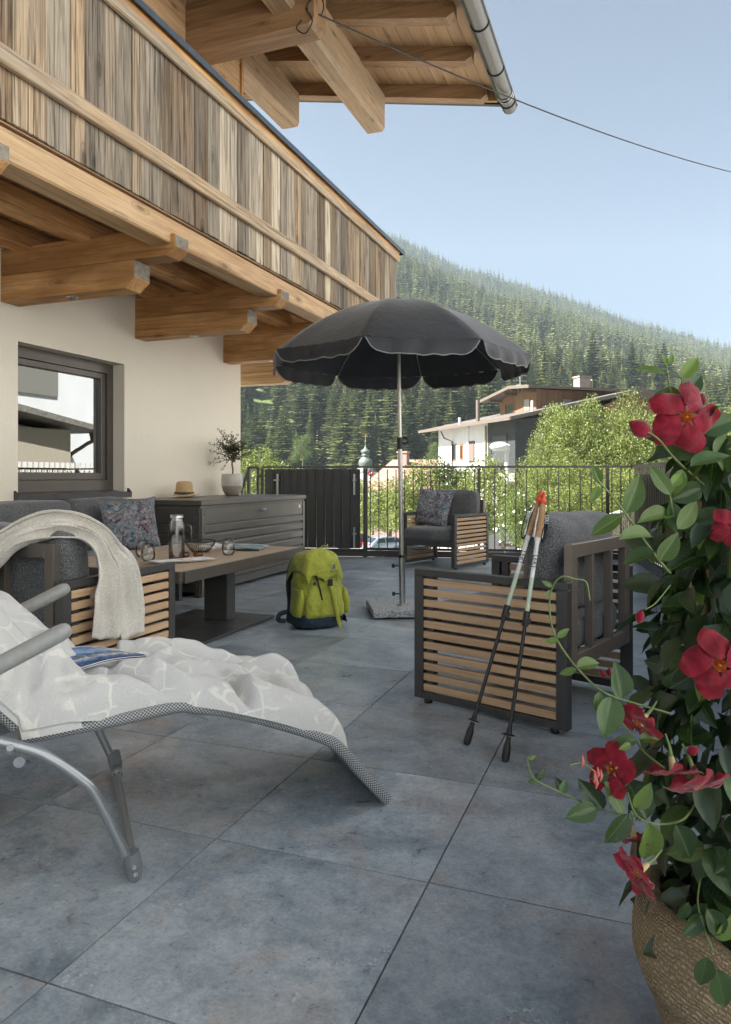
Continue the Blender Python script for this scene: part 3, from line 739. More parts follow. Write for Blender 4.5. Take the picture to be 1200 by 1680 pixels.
# right hand railing
rr = thing('side_railing', 'dark metal railing with close pickets running toward the flowering plant', 'railing', (.4, 5, 0))
ln = [FR, Vector((.319, 7.007)), Vector((.487, 4.558)), Vector((.70, 1.6)), Vector((.76, -1.6))]
for i in range(len(ln) - 1):
    a, b = ln[i], ln[i + 1]
    m = MB(); m.bar((a.x, a.y, 1.118), (b.x, b.y, 1.118), .07, .03, b=.003); m.build('top_rail', ANTH_WARM, rr, True)
    m = MB(); m.bar((a.x, a.y, .05), (b.x, b.y, .05), .05, .09); m.build('base_profile', ANTH, rr, True)
    if i < 3: picket_run(a, b, int((b - a).length / .095), rr, hz=(.09, 1.105))
    mm = MB(); mm.box(b.x - .019, b.x + .019, b.y - .019, b.y + .019, 0, 1.1); mm.build('post', ANTH_WARM, rr, True)
# backing sheet behind the side railing (solid dark infill seen between the pickets)
m = MB()
for i in range(3):
    a, b = ln[i], ln[i + 1]
    m.bar((a.x + .05, a.y, .56), (b.x + .05, b.y, .56), .004, .93)
m.build('infill_sheet', plain('smoked_infill', (.05, .046, .040), .4), rr, True)
# ================================================================ FURNITURE
def cushion(w, d, h, res=14, r=.045, puff=.02, wr=.006, seed=0, soft=2.6):
    """soft box, centred, sides rounded, faces bulging, fine wrinkles"""
    bm = bmesh.new(); bmesh.ops.create_cube(bm, size=2.0)
    bmesh.ops.subdivide_edges(bm, edges=bm.edges, cuts=res, use_grid_fill=True)
    for v in bm.verts:
        u = [v.co.x, v.co.y, v.co.z]
        hx, hy, hz = w / 2, d / 2, h / 2
        p = Vector((u[0] * hx, u[1] * hy, u[2] * hz)); rr = min(r, hx * .9, hy * .9, hz * .9)
        q = Vector([max(-(H_ - rr), min(H_ - rr, c)) for c, H_ in zip(p, (hx, hy, hz))])
        n = p - q
        if n.length > 1e-9: p = q + n.normalized() * rr
        ax = [abs(u[0]), abs(u[1]), abs(u[2])]; k = ax.index(max(ax))
        o = [i for i in range(3) if i != k]
        dims = (w, d, h); thin = dims.index(min(dims))
        pf = (1 - abs(u[o[0]]) ** soft) * (1 - abs(u[o[1]]) ** soft) * (puff if k == thin else -puff * .45)
        p[k] += math.copysign(pf, u[k])
        nz = noise.noise_vector(Vector((p.x * 7 + seed, p.y * 7, p.z * 7))) * wr + noise.noise_vector(Vector((p.x * 21, p.y * 21 + seed, p.z * 21))) * wr * .4
        v.co = p + nz
    me = bpy.data.meshes.new('cushion'); bm.to_mesh(me); bm.free()
    for p_ in me.polygons: p_.use_smooth = True
    return me
def pillow_mesh(s=.45, t=.13, seed=0, n=26):
    m = MB()
    for sg in (1, -1):
        P = []
        for i in range(n + 1):
            row = []
            for j in range(n + 1):
                u, v = -1 + 2 * i / n, -1 + 2 * j / n
                ex = 1 - .10 * (1 - abs(v) ** 3) * 1.0; ey = 1 - .10 * (1 - abs(u) ** 3)
                th = (max(0, (1 - u ** 4) * (1 - v ** 4))) ** .55 * (1 - .25 * (abs(u * v)) ** .7)
                nz = noise.noise(Vector((u * 2.3 + seed, v * 2.3, sg))) * .022 * th + noise.noise(Vector((u * 6 + seed, v * 6, sg * 3))) * .008
                row.append((u * s / 2 * ex, sg * (t / 2 * th + nz), v * s / 2 * ey))
            P.append(row)
        if sg < 0: P = P[::-1]
        m.grid(P)
    return m.mesh('pillow', None, merge=True)
def mlink(name, me, mat, parent, loc, rot=(0, 0, 0)):
    me2 = me
    if not me2.materials: me2.materials.append(mat)
    o = bpy.data.objects.new(name, me2); COL.objects.link(o); o.parent = parent
    o.location = loc; o.rotation_euler = rot; MW[o.name] = Matrix.Identity(4); return o
W_, D_, HA, HB = .74, .715, .59, .735
def side_panel(x, sgn, D, root, nsl=11, y0=None):
    """framed side of horizontal teak slats; x = outer face"""
    xi = x - sgn * .045; y0 = -D / 2; y1 = D / 2
    fr_ = MB()
    fr_.box(xi, x, y0, y0 + .045, .02, HA - .03, .002); fr_.box(xi, x, y1 - .045, y1, .02, HA - .03, .002)
    fr_.box(xi, x, y0, y1, HA - .03, HA, .002); fr_.box(xi, x, y0 + .045, y1 - .045, .02, .05, .002)
    fr_.box(xi + sgn * .0, x - sgn * .012, y0 + .06, y0 + .095, .05, HA - .03)
    fr_.build('arm_frame', ANTH, root)
    for yy in (y0 + .06, y1 - .06):
        MB().lathe([(0, 0), (.018, 0), (.018, .02), (0, .02)], ((x + xi) / 2, yy, 0), 12).build('foot', BLACKP, root)
    me = None; pit = (HA - .03 - .05) / nsl
    for k in range(nsl):
        z = .055 + k * pit
        if me is None:
            mm = MB(); mm.box(-.011, .011, y0 + .047, y1 - .047, 0, pit * .66, .0025); me = mm.mesh('slat', TEAK)
        o = link('slat', me, root); o.location = (x - sgn * .014, 0, z)
def make_armchair(seed=0):
    t = thing('lounge_armchair', 'x', 'armchair')
    for s_ in (1, -1): side_panel(s_ * W_ / 2, s_, D_, t)
    fb = MB(); xo = W_ / 2 - .047; y1 = D_ / 2
    for s_ in (1, -1): fb.box(s_ * xo, s_ * (xo - .055), y1 - .035, y1, .24, HB, .002)
    fb.box(-xo + .055, xo - .055, y1 - .035, y1, HB - .055, HB, .002); fb.box(-xo + .055, xo - .055, y1 - .035, y1, .24, .30, .002)
    fb.build('back_frame', FRAME_LIT, t)
    for xx in (-.105, .105): MB().box(xx - .012, xx + .012, y1 - .035, y1 - .002, .30, HB - .055, .001).build('back_bar', FRAME_LIT, t)
    sf = MB(); sf.box(-xo, xo, -D_ / 2 + .01, -D_ / 2 + .05, .235, .295, .002); sf.box(-xo, -xo + .03, -D_ / 2 + .05, y1 - .036, .24, .28); sf.box(xo - .03, xo, -D_ / 2 + .05, y1 - .036, .24, .28)
    for k in range(5): sf.box(-xo + .03, xo - .03, -.24 + k * .11, -.19 + k * .11, .262, .276)
    sf.build('seat_frame', ANTH, t)
    mlink('seat_cushion', cushion(W_ - .1, D_ - .05, .14, 16, .04, .012, .004, seed), CUSH, t, (0, -.02, .355))
    bc = mlink('back_cushion', cushion(W_ - .12, .14, .42, 18, .045, .022, .010, seed + 5), CUSH, t, (0, D_ / 2 - .150, .625), (R(-5), 0, 0))
    return t
ch1 = make_armchair(3)
fnear, rnear = Vector((-.936, 3.083, 0)), Vector((-.257, 2.859, 0))
yh = (rnear - fnear).normalized(); xh = Vector((yh.y, -yh.x, 0)); th1 = math.atan2(xh.y, xh.x)
c1 = (fnear + rnear) / 2 - xh * (W_ / 2); place(ch1, c1, th1)
ch1['label'] = 'near slatted lounge armchair seen from behind with trekking poles leaning on it'
fr2, re2 = Vector((-1.83, 7.514, 0)), Vector((-1.602, 8.183, 0))
yh2 = (re2 - fr2).normalized(); xh2 = Vector((yh2.y, -yh2.x, 0)); th2 = math.atan2(xh2.y, xh2.x)
ch2 = copy_tree(ch1); c2 = (fr2 + re2) / 2 - xh2 * (W_ / 2); place(ch2, c2, th2)
ch2['label'] = 'far slatted lounge armchair with floral pillow by the picket railing'
for c_ in (ch1, ch2): c_['group'] = 'slatted teak lounge armchairs'
pm = pillow_mesh(.46, .15, 1); pm.materials.append(FLORAL)
pl2 = bpy.data.objects.new('throw_pillow', pm); COL.objects.link(pl2)
tag(pl2, 'multicoloured floral pillow on the far armchair by the railing', 'pillow', 'floral pillows')
pl2.location = c2 + xh2 * -.17 + yh2 * .03 + Vector((0, 0, .635)); pl2.rotation_euler = (R(-18), R(6), th2 + R(8))
# ---------------------------------------------------------------- corner sofa
sofa = thing('corner_sofa', 'charcoal corner sofa with slatted teak ends around the low table', 'sofa', (-3.2, 2.9, 0))
ax0 = -2.075
def framed_panel(origin, rz, D, nm=11):
    e = empty('arm_panel', origin, rz, sofa); side_panel(0, 1, D, e, nm); return e
framed_panel((ax0, 2.55, 0), 0, .72)
fb = MB(); fb.box(ax0 - .05, ax0 - .095, 2.19, 2.225, .24, HB, .002); fb.box(-4.12, ax0 - .095, 2.19, 2.225, HB - .055, HB, .002); fb.box(-4.12, ax0 - .095, 2.19, 2.225, .24, .30, .002)
fb.build('back_frame', ANTH_WARM, sofa, True)
for xx in (-2.385, -2.68, -2.98, -3.28, -3.58, -3.88): MB().box(xx - .012, xx + .012, 2.19, 2.222, .30, HB - .055, .001).build('back_bar', ANTH_WARM, sofa, True)
sf = MB(); sf.box(-4.12, ax0 - .05, 2.87, 2.9, .235, .295); sf.box(-4.12, ax0 - .05, 2.24, 2.86, .25, .28); sf.box(-3.48, -3.45, 2.9, 4.88, .235, .295); sf.box(-4.12, -3.49, 2.87, 4.88, .25, .28)
sf.build('seat_frame', ANTH, sofa, True)
bw = MB(); bw.box(-4.16, -4.12, 2.19, 4.93, .24, .70, .002); bw.build('back_frame', ANTH_WARM, sofa, True)
e2 = empty('arm_panel', (-3.80, 4.93, 0), R(90), sofa)
fr_ = MB(); 
xs = [(-.35, -.305), (.305, .35)]
for a, b in xs: fr_.box(-.045, 0, a, b, .0, .43, .002)
fr_.box(-.045, 0, -.35, .35, .43, .455, .002); fr_.build('arm_frame', ANTH, e2)
me = None
for k in range(8):
    if me is None: mm = MB(); mm.box(-.011, .011, -.303, .303, 0, .031, .002); me = mm.mesh('slat', TEAK)
    o = link('slat', me, e2); o.location = (-.014, 0, .06 + k * .046)
def wlink(name, me, mat, parent, loc, rot=(0, 0, 0)):
    o = mlink(name, me, mat, parent, (0, 0, 0), rot); o.location = MW[parent.name].inverted() @ Vector(loc); return o
wlink('seat_cushion', cushion(2.0, .62, .14, 18, .04, .008, .003, 1), CUSH, sofa, (-3.12, 2.56, .355))
wlink('seat_cushion', cushion(.62, 1.0, .14, 14, .04, .008, .003, 2), CUSH, sofa, (-3.78, 3.38, .355))
wlink('seat_cushion', cushion(.62, .98, .14, 14, .04, .008, .003, 3), CUSH, sofa, (-3.78, 4.38, .355))
bcm = cushion(.90, .17, .44, 18, .05, .022, .010, 7)
wlink('back_cushion', bcm, CUSH, sofa, (-2.60, 2.355, .568), (R(4), 0, 0))
wlink('back_cushion', cushion(.95, .17, .42, 16, .05, .022, .010, 9), CUSH, sofa, (-3.55, 2.345, .60), (R(8), 0, 0))
wlink('back_cushion', cushion(.17, 1.0, .42, 16, .06, .02, .008, 11), CUSH, sofa, (-4.02, 3.75, .61), (0, R(8), 0))
wlink('back_cushion', cushion(.17, .66, .42, 16, .06, .02, .008, 15), CUSH, sofa, (-4.02, 4.585, .615), (0, R(8), 0))
pl1 = bpy.data.objects.new('throw_pillow', pm); COL.objects.link(pl1)
tag(pl1, 'multicoloured floral pillow on the corner sofa behind the glass pitcher', 'pillow', 'floral pillows')
pl1.location = (-3.63, 4.52, .63); pl1.rotation_euler = (R(-14), R(-3), R(58)); pl1.scale = (.98, 1, .92)
# ---------------------------------------------------------------- table
tb = thing('lounge_table', 'low lounge table with wood top and black pedestal base between sofa and backpack', 'table', (-2.72, 3.9, 0))
MB().box(-3.20, -2.24, 3.20, 4.61, .452, .4995).build('table_top', TOPW, tb, True)
ed = MB(); ed.box(-2.24, -2.218, 3.20, 4.632, .438, .5, .002); ed.box(-3.222, -3.20, 3.18, 4.632, .438, .5, .002); ed.box(-3.20, -2.24, 3.178, 3.20, .438, .5, .002); ed.box(-3.20, -2.24, 4.61, 4.632, .438, .5, .002); ed.box(-3.2, -2.24, 3.2, 4.61, .438, .45)
ed.build('edge_frame', ANTH_WARM, tb, True)
for yy in (3.50, 4.28):
    MB().box(-2.78, -2.60, yy - .055, yy + .055, .024, .437, .003).build('leg', ANTH, tb, True)
MB().box(-3.05, -2.40, 3.25, 4.53, .006, .024, .002).build('base_plate', ANTH, tb, True)
# ---------------------------------------------------------------- storage box
bx = thing('storage_box', 'large grey metal storage box with ribbed front against the house wall', 'storage box', (-3.77, 6.05, 0))
bx0, bx1, by0, by1 = -4.14, -3.38, 5.08, 7.03
MB().box(bx0, bx1 + .002, by0, by1, .035, .735, .002).build('body', BOXM, bx, True)
li = MB(); li.box(bx0 - .01, bx1 + .03, by0 - .022, by1 + .022, .757, .802, .006); li.box(bx0, bx1 + .004, by0 - .004, by1 + .004, .735, .757)
li.build('lid', BOXM, bx, True)
# front: plain upper panel then ribs
MB().box(bx1 + .002, bx1 + .012, by0 + .05, by1 - .04, .60, .735, .003).build('front_panel', BOXM, bx, True)
for k in range(6):
    z = .105 + k * .083
    m = MB(); m.prism([(bx1 + .002, z), (bx1 + .004, z), (bx1 + .014, z + .012), (bx1 + .014, z + .062), (bx1 + .003, z + .077), (bx1 + .002, z + .077)], by1 - by0 - .09, 'y', by0 + .05)
    m.build('rib', BOXM, bx, True)
    m = MB(); m.prism([(by0 - .002, 0)], 0) if False else None
    m = MB(); m.box(bx0 + .05, bx1 - .05, by0 - .012, by0 - .001, z, z + .074, .004); m.build('rib', BOXM, bx, True)
MB().box(bx0 + .05, bx1 - .05, by0 - .012, by0 - .001, .61, .735, .003).build('side_panel', BOXM, bx, True)
m = MB()
for yy in (by0 + .0, by1 - .04): m.box(bx1 + .003, bx1 + .017, yy, yy + .045, .0, .735, .002)
m.box(bx1 - .045, bx1 + .0035, by0 - .016, by0 - .0015, 0, .735, .002)
m.build('corner_post', BOXM, bx, True)
m = MB()
for zz_ in (.10, .34, .52, .66):
    for yy in (by0 + .022,): m.lathe([(0, .003), (.004, .002), (.005, 0)], M=Matrix.Translation((bx1 + .0175, yy, zz_)) @ Matrix.Rotation(R(90), 4, 'Y'), n=8)
    m.lathe([(0, .003), (.004, .002), (.005, 0)], M=Matrix.Translation((bx1 - .02, by0 - .0165, zz_)) @ Matrix.Rotation(R(90), 4, 'X'), n=8)
m.build('rivets', ALU, bx, True)
m = MB(); m.box(bx1 + .012, bx1 + .045, 6.07, 6.15, .672, .69, .004); m.tube([(bx1 + .012, 6.05, .681), (bx1 + .05, 6.05, .681)], .013, 10); m.build('handle', m_steel('chrome', (.8, .8, .8), .12), bx, True)
MB().box(bx1 + .0125, bx1 + .0135, 6.90, 6.935, .668, .70).build('badge', WHITEP, bx, True)
# ---------------------------------------------------------------- parasol
px_, py_ = -1.618, 5.04
par = thing('parasol', 'open black round parasol with scalloped hem on steel pole and granite base', 'parasol', (px_, py_, 0))
rz = R(20.7 + 6)
Mb = Matrix.Translation((px_, py_, 0)) @ Matrix.Rotation(rz, 4, 'Z')
sl_ = MB(); sl_.box(-.245, .245, -.245, .245, .012, .062, .006, Mb); sl_.build('stone_base', GRANITE, par, True)
for a in (-.2, .2):
    for b in (-.2, .2): MB().box(a - .03, a + .03, b - .03, b + .03, 0, .012, 0, Mb).build('base_foot', BLACKP, par, True)
lean = Vector((-.030, 0, 0))
def pp_(z): return Vector((px_, py_, z)) + lean * (z / 1.85)
m = MB(); m.tube([pp_(.062), pp_(.42)], .0235, 20); m.tube([pp_(.0621), pp_(.067)], .045, 20); m.build('base_tube', ALU, par, True)
m = MB()
for z in (.14, .345): m.tube([pp_(z) + Vector((-.023, -.008, 0)), pp_(z) + Vector((-.055, -.02, 0))], .006, 8); m.tube([pp_(z) + Vector((-.05, -.018, 0)), pp_(z) + Vector((-.07, -.025, 0))], .015, 10)
m.tube([pp_(.405), pp_(.425)], .027, 20); m.build('locking_knob', BLACKP, par, True)
m = MB(); m.tube([pp_(.42), pp_(1.17)], .0165, 20); m.tube([pp_(1.16), pp_(2.25)], .0135, 20); m.build('pole', m_steel('pole_steel', (.52, .50, .46), .35), par, True)
m = MB(); m.tube([pp_(1.20), pp_(1.285)], .022, 16)
rgt = W(1, 0)
c_ = pp_(1.262) + rgt * .036
m.tube([c_ + (rgt * math.cos(a) + Vector((0, 0, math.sin(a)))) * .022 for a in np.linspace(0, 2 * math.pi, 17)[:-1]], .007, 8, closed=True)
m.build('tilt_lever', BLACKP, par, True)
RC, ZR, ZA = .945, 1.855, 2.285
top = pp_(ZA); ctr = pp_(ZA)
camdir = math.atan2((Vector((0, 0)) - Vector((px_, py_))).y, (Vector((0, 0)) - Vector((px_, py_))).x)
ribs = [camdir + R(-12 + 45 * k) for k in range(8)]
def canopy_pt(u, a, sag=1.0):
    """u 0..1 along the slope, a = angle; panels sag between the ribs"""
    k = ((a - ribs[0]) / R(45)) % 1.0
    s_ = math.sin(math.pi * k)
    off = (k - .5) * R(45); kk_ = math.cos(R(22.5)) / math.cos(off); rad = RC * u * (1 + (kk_ - 1) * .92)
    z = ZA - (ZA - ZR) * (u ** 1.85) - .014 * s_ * u ** 1.2 * sag
    z += .004 * noise.noise(Vector((rad * math.cos(a) * 7, rad * math.sin(a) * 7, 2))) + .0035 * math.sin(k * 40 + u * 3) * u ** 5 + .004 * abs(noise.noise(Vector((k * 5, u * 2, int((a - ribs[0]) / R(45))))))
    c = pp_(ZA); return Vector((c.x + rad * math.cos(a), c.y + rad * math.sin(a), z))
m = MB(); NA = 96; NU = 16; m.uv = None
P = [[canopy_pt(max(.012, j / NU), ribs[0] + 2 * math.pi * i / NA) for j in range(NU + 1)] for i in range(NA)]
m.grid(P, True, closed_u=True)
can = m.build('canopy', CAN, par, True, fix=False)
# valances: one flap per panel, rounded ends
pip = MB(); va = MB()
for k in range(8):
    P = []; hem = []
    for i in range(25):
        t = i / 24; a = ribs[k] + R(45) * (.015 + .97 * t)
        topp = canopy_pt(1.0, a); e = min(t, 1 - t)
        ln_ = .098 * (1 - max(0, 1 - e / .13) ** 2.0 * .88) + .002 * math.sin(t * 30 + k)
        out = Vector((math.cos(a), math.sin(a), 0)); fl_ = .006 * math.sin(t * 23 + k * 2) + .010 * noise.noise(Vector((t * 6, k, 1)))
        bot = topp - Vector((0, 0, ln_)) + out * (.022 + fl_)
        P.append([topp, topp.lerp(bot, .33) + out * .010, topp.lerp(bot, .66) + out * .008, bot]); hem.append(bot)
    va.grid(P); pip.tube(hem, .0042, 5)
va.build('valance', CAN, par, True, fix=False); pip.build('piping', PIPING, par, True)
m = MB(); hub = pp_(1.86)
for a in ribs:
    pts = [canopy_pt(u, a) - Vector((0, 0, .008)) for u in np.linspace(.03, 1.0, 9)]
    mm = MB(); mm.tube(pts, .004, 6); mm.tube([pp_(1.93) + Vector((math.cos(a), math.sin(a), 0)) * .02, canopy_pt(.52, a) - Vector((0, 0, .01))], .004, 6)
    mm.build('rib', SILVER, par, True)
m.tube([pp_(1.915), pp_(1.96)], .026, 14); m.tube([pp_(2.24), pp_(2.30)], .02, 12); m.lathe([(.03, 0), (.025, .018), (0, .03)], pp_(2.285), 14); m.build('hub', BLACKP, par, True)
# ================================================================ SUN LOUNGER
LP = Vector((.065, 2.19)); LA = Vector((-.924, -.383)); LW = Vector((-.383, .924))
def LG(t, k, z):
    p = LP + LA * t + LW * k; return W(p.x, p.y, z)
lo_ = thing('sun_lounger', 'grey metal folding sun lounger with woven sling under the star patterned blanket', 'sun lounger', LG(.7, .22, 0))
RT = [0, .08, .133, .196, .352, .474, .574, .623, .764, .882, .998]
RZ = [.02, .11, .176, .230, .300, .344, .369, .377, .363, .354, .345]
rs = smooth_path([(t, 0, z) for t, z in zip(RT, RZ)], 6)
rt_, rz_ = [p.x for p in rs], [p.z for p in rs]
def tube_uv(mb_pts, r, name, root, per_m=(230, 230), n=14):
    """tube with a fabric UV: u round the tube, v along it"""
    mb = MB(); mb.tube(mb_pts, r, n, caps=True)
    me = mb.mesh(name, SLING, MW[root.name].inverted(), fix=False)
    uv = me.uv_layers.new(name='uv'); L = 0; Ls = [0]
    for a, b in zip(mb_pts[:-1], mb_pts[1:]): L += (b - a).length; Ls.append(L)
    for p in me.polygons:
        for li_ in p.loop_indices:
            vi = me.loops[li_].vertex_index
            i, k = divmod(vi, n)
            if i >= len(Ls): continue
            ks = [me.loops[q].vertex_index % n for q in p.loop_indices]
            kk = k + (n if (k == 0 and max(ks) == n - 1) else 0)
            uv.data[li_].uv = (kk / n * 2 * math.pi * r * per_m[0], Ls[i] * per_m[1])
    return link(name, me, root)
PERM = (210, 210)
for k in (0, .45):
    pts = smooth_path([LG(t, k, z) for t, z in zip(RT, RZ)], 5)
    tube_uv(pts, .0165, 'side_rail', lo_, PERM)
    pb = [LG(t, k, z) for t, z in ((1.012, .375), (1.05, .418), (1.25, .64), (1.5, .93))]
    tube_uv(pb, .0165, 'back_rail', lo_, PERM)
def sling(ts, zs_, name, sag=.025):
    mb = MB(); P = []
    for t, z in zip(ts, zs_):
        P.append([LG(t, kk, z + .004 - sag * (1 - ((kk - .225) / .225) ** 2)) for kk in np.linspace(.0, .45, 13)])
    mb.grid(P); me = mb.mesh(name, SLING, MW[lo_.name].inverted(), fix=False); uv = me.uv_layers.new(name='uv'); nn = 13
    L = [0]; 
    for i in range(1, len(ts)): L.append(L[-1] + math.hypot(ts[i] - ts[i - 1], zs_[i] - zs_[i - 1]))
    for p in me.polygons:
        for li_ in p.loop_indices:
            i, j = divmod(me.loops[li_].vertex_index, nn); uv.data[li_].uv = (j / 12 * .45 * PERM[0], L[i] * PERM[1])
    return link(name, me, lo_)
sling(rt_, rz_, 'sling')
sling([1.012, 1.05, 1.1, 1.15, 1.2, 1.3, 1.4, 1.5], [.375, .418, .475, .53, .585, .70, .815, .93], 'back_sling')
m = MB(); m.tube([LG(.004, -.0, .018), LG(.004, .45, .018)], .014, 10); m.tube([LG(1.5, 0, .93), LG(1.5, .45, .93)], .014, 10); m.tube([LG(1.0, -.125, .33), LG(1.0, .575, .33)], .013, 12); m.build('cross_bar', SILVER, lo_, True)
for k in (-.125, .575):
    A_ = [(.748, .03), (.757, .053), (.828, .216), (.863, .266), (.944, .337), (1.014, .373), (1.12, .415), (1.22, .46), (1.30, .55), (1.33, .64)]
    pts = smooth_path([LG(t, k, z) for t, z in A_], 5); m = MB(); m.tube(pts, .0130, 14); m.build('leg_tube', SILVER, lo_, True)
    # armrest
    a0, a1 = LG(.888, k, .637), LG(1.36, k, .41 + .0)
    a1 = LG(1.30, k, .435)
    m = MB(); d_ = (a1 - a0).normalized(); pts = [a0, a0 + d_ * .004, a0 + d_ * .014, a0 + d_ * .03, a0.lerp(a1, .5), a1]
    m.tube(pts, [.006, .014, .0195, .0215, .0215, .0215], 16); m.build('armrest', ARMG, lo_, True)
    # foot cap with two screws
    m = MB(); pts = [LG(.741, k, .004), LG(.744, k, .03), LG(.752, k, .07)]; m.tube(pts, [.017, .022, .021], 16); m.build('foot_cap', plain('grey_cap', (.16, .175, .185), .5), lo_, True)
    m = MB(); o_ = LG(0, 1, 0) - LG(0, 0, 0); s1 = -1 if k < 0 else 1
    for t, z in ((.741, .024), (.745, .042)):
        if z > .03: m.build('screw', ALU, lo_, True); m = MB()
        c_ = LG(t, k, z) + o_ * (s1 * .021); m.tube([c_, c_ + o_ * s1 * .003], .0055, 12)
    m.build('screw', ALU, lo_, True); m = MB()
    c_ = LG(1.018, k, .372) + o_ * (s1 * .013); m.tube([c_, c_ + o_ * s1 * .004], .008, 12)
    m.build('screw', ALU, lo_, True)
m = MB(); m.tube([LG(.745, -.125, .035), LG(.745, .575, .02)], .013, 14); m.tube([LG(.745, .50, .022), LG(.745, .53, .022)], .018, 14); m.build('floor_bar', SILVER, lo_, True)
# ================================================================ BLANKET ON THE LOUNGER
def zbase(t): 
    if t <= 1.0: return interp(t, rt_, rz_)
    return .377 + (t - 1.0) * 1.12
def blanket_z(t, k):
    zb = zbase(t)
    rise = max(0, t - .84)
    zback = .390 + (t - .88) * .98           # hangs free from the back rest to the seat
    if t > .80:
        f_ = min(1, (t - .80) / .09); tent = max(0, min(1, (k - .0) / .16)); tent = tent * tent * (3 - 2 * tent); zt_ = max(zb, zb * (1 - f_) + zback * f_); zb = zb * (1 - tent) + zt_ * tent + .02 * f_
    th = .052 + .034 * math.exp(-((k - .42) / .11) ** 2) * (t < .75) + .018 * math.exp(-((k - .06) / .06) ** 2)
    th += .022 * noise.noise(Vector((t * 4.2, k * 7, 1.3)))
    a = t * 9 + k * 16; th += .012 * max(0, math.sin(a + 2.2 * noise.noise(Vector((t * 3, k * 3, 8))))) ** 2
    th += .020 * abs(noise.noise(Vector((t * 7 + 3, k * 5 - t * 4, 4.4))))
    wr_ = noise.noise(Vector((t * 6 + 9, k * 6, 1.7))); th += .026 * (1 - abs(wr_) * 3.2 if abs(wr_) < .31 else 0) * (.5 + noise.noise(Vector((t * 3, k * 4, 20)))); th += .006 * noise.noise(Vector((t * 22, k * 26, 2))) + .010 * abs(noise.noise(Vector((t * 13, k * 11, 12))))
    # deep gathered fold lines
    for (t0, k0, ang, wd, dp, ln) in ((.79, .10, .5, .022, .050, .16), (.44, .06, 1.3, .020, .045, .12), (.20, .33, .35, .02, .05, .14), (.60, .36, .05, .018, .035, .25), (1.0, .15, .9, .03, .03, .25), (.33, .22, .9, .02, .025, .15), (.70, .25, 2.2, .02, .03, .16)):
        c_, s_ = math.cos(ang), math.sin(ang); u = (t - t0) * c_ + (k - k0) * s_; v = -(t - t0) * s_ + (k - k0) * c_
        th -= dp * math.exp(-(v / wd) ** 2) * math.exp(-(u / ln) ** 2); th += dp * .6 * math.exp(-((v - wd * 2.1) / (wd * 1.2)) ** 2) * math.exp(-(u / ln) ** 2)
    return zb, max(.012, th)
NTt, NK = 190, 84
mb = MB(); P = []
T0, T1 = .118, 1.42
for i in range(NTt + 1):
    t = T0 + (T1 - T0) * i / NTt; row = []
    e0 = .004 + .016 * math.sin(t * 11) + .02 * noise.noise(Vector((t * 5, 0, 3)))
    klo = -.018 + e0 * .6; khi = .47 + .03 * noise.noise(Vector((t * 4, 2, 3))) + (.015 if t < .7 else 0)
    if t < .20: klo += (.20 - t) * .25; khi -= (.20 - t) * .5
    for j in range(NK + 1):
        q = j / NK; s_ = 2 * q - 1; k = klo + (khi - klo) * (.5 + .5 * (math.sin(s_ * math.pi / 2) * .35 + s_ * .65))
        zb, th = blanket_z(t, k)
        ed = (1 - abs(s_) ** 7) ** .5 if abs(s_) < 1 else 0
        et = min(1, (t - T0) / .05); et = (1 - (1 - et) ** 2) ** .5
        z = zb + .006 + th * ed * (.15 + .85 * et)
        tt = t + .010 * noise.noise(Vector((k * 14, t * 6, 6)))
        # scalloped foot edge of the blanket
        if i < 10: tt -= (1 - i / 10) * (.035 * math.exp(-((q - .12) / .16) ** 2) + .02 * math.exp(-((q - .55) / .1) ** 2) - .03)
        row.append(LG(tt, k, z))
    P.append(row)
mb.grid(P)
under = [[Vector(p) - Vector((0, 0, 0)) for p in row] for row in P]
# closed rolled rim: underside follows the sling
U = []
for i, row in enumerate(P):
    t = T0 + (T1 - T0) * i / NTt
    U.append([Vector((p.x, p.y, min(p.z, max(zbase(t) + .003, p.z - .04 if t > .86 else 0)))) for p in row])
mb.grid([r[::-1] for r in U])
bl = mb.build('fleece_blanket', FLEECE, None, fix=False, merge=False)
tag(bl, 'pale grey fleece blanket with cream star pattern spread over the sun lounger', 'blanket')
# ---------------------------------------------------------------- magazine on the blanket
def paper(name, corners, mats, bend=.012, thick=.003, nx=14, ny=10, seed=0, parent=None):
    a, b, c, d = [Vector(v) for v in corners]     # a-b bottom edge, d-c top edge
    mb = MB(); P = []
    for j in range(ny + 1):
        row = []
        for i in range(nx + 1):
            u, v = i / nx, j / ny; p = (a * (1 - u) + b * u) * (1 - v) + (d * (1 - u) + c * u) * v
            p.z += bend * (math.sin(u * math.pi) * .8 + .4 * noise.noise(Vector((u * 3 + seed, v * 3, 0)))); row.append(p)
        P.append(row)
    mb.grid(P); mb.grid([[p - Vector((0, 0, thick)) for p in r][::-1] for r in P])
    me = mb.mesh(name, mats, MW[parent.name].inverted() if parent else None, fix=False); uv = me.uv_layers.new(name='uv'); n1 = (nx + 1) * (ny + 1)
    for p in me.polygons:
        for li_ in p.loop_indices:
            vi = me.loops[li_].vertex_index; 
            if vi < n1: j, i = divmod(vi, nx + 1)
            else: j, i = divmod(vi - n1, nx + 1); i = nx - i
            uv.data[li_].uv = (i / nx, j / ny)
    return link(name, me, parent)
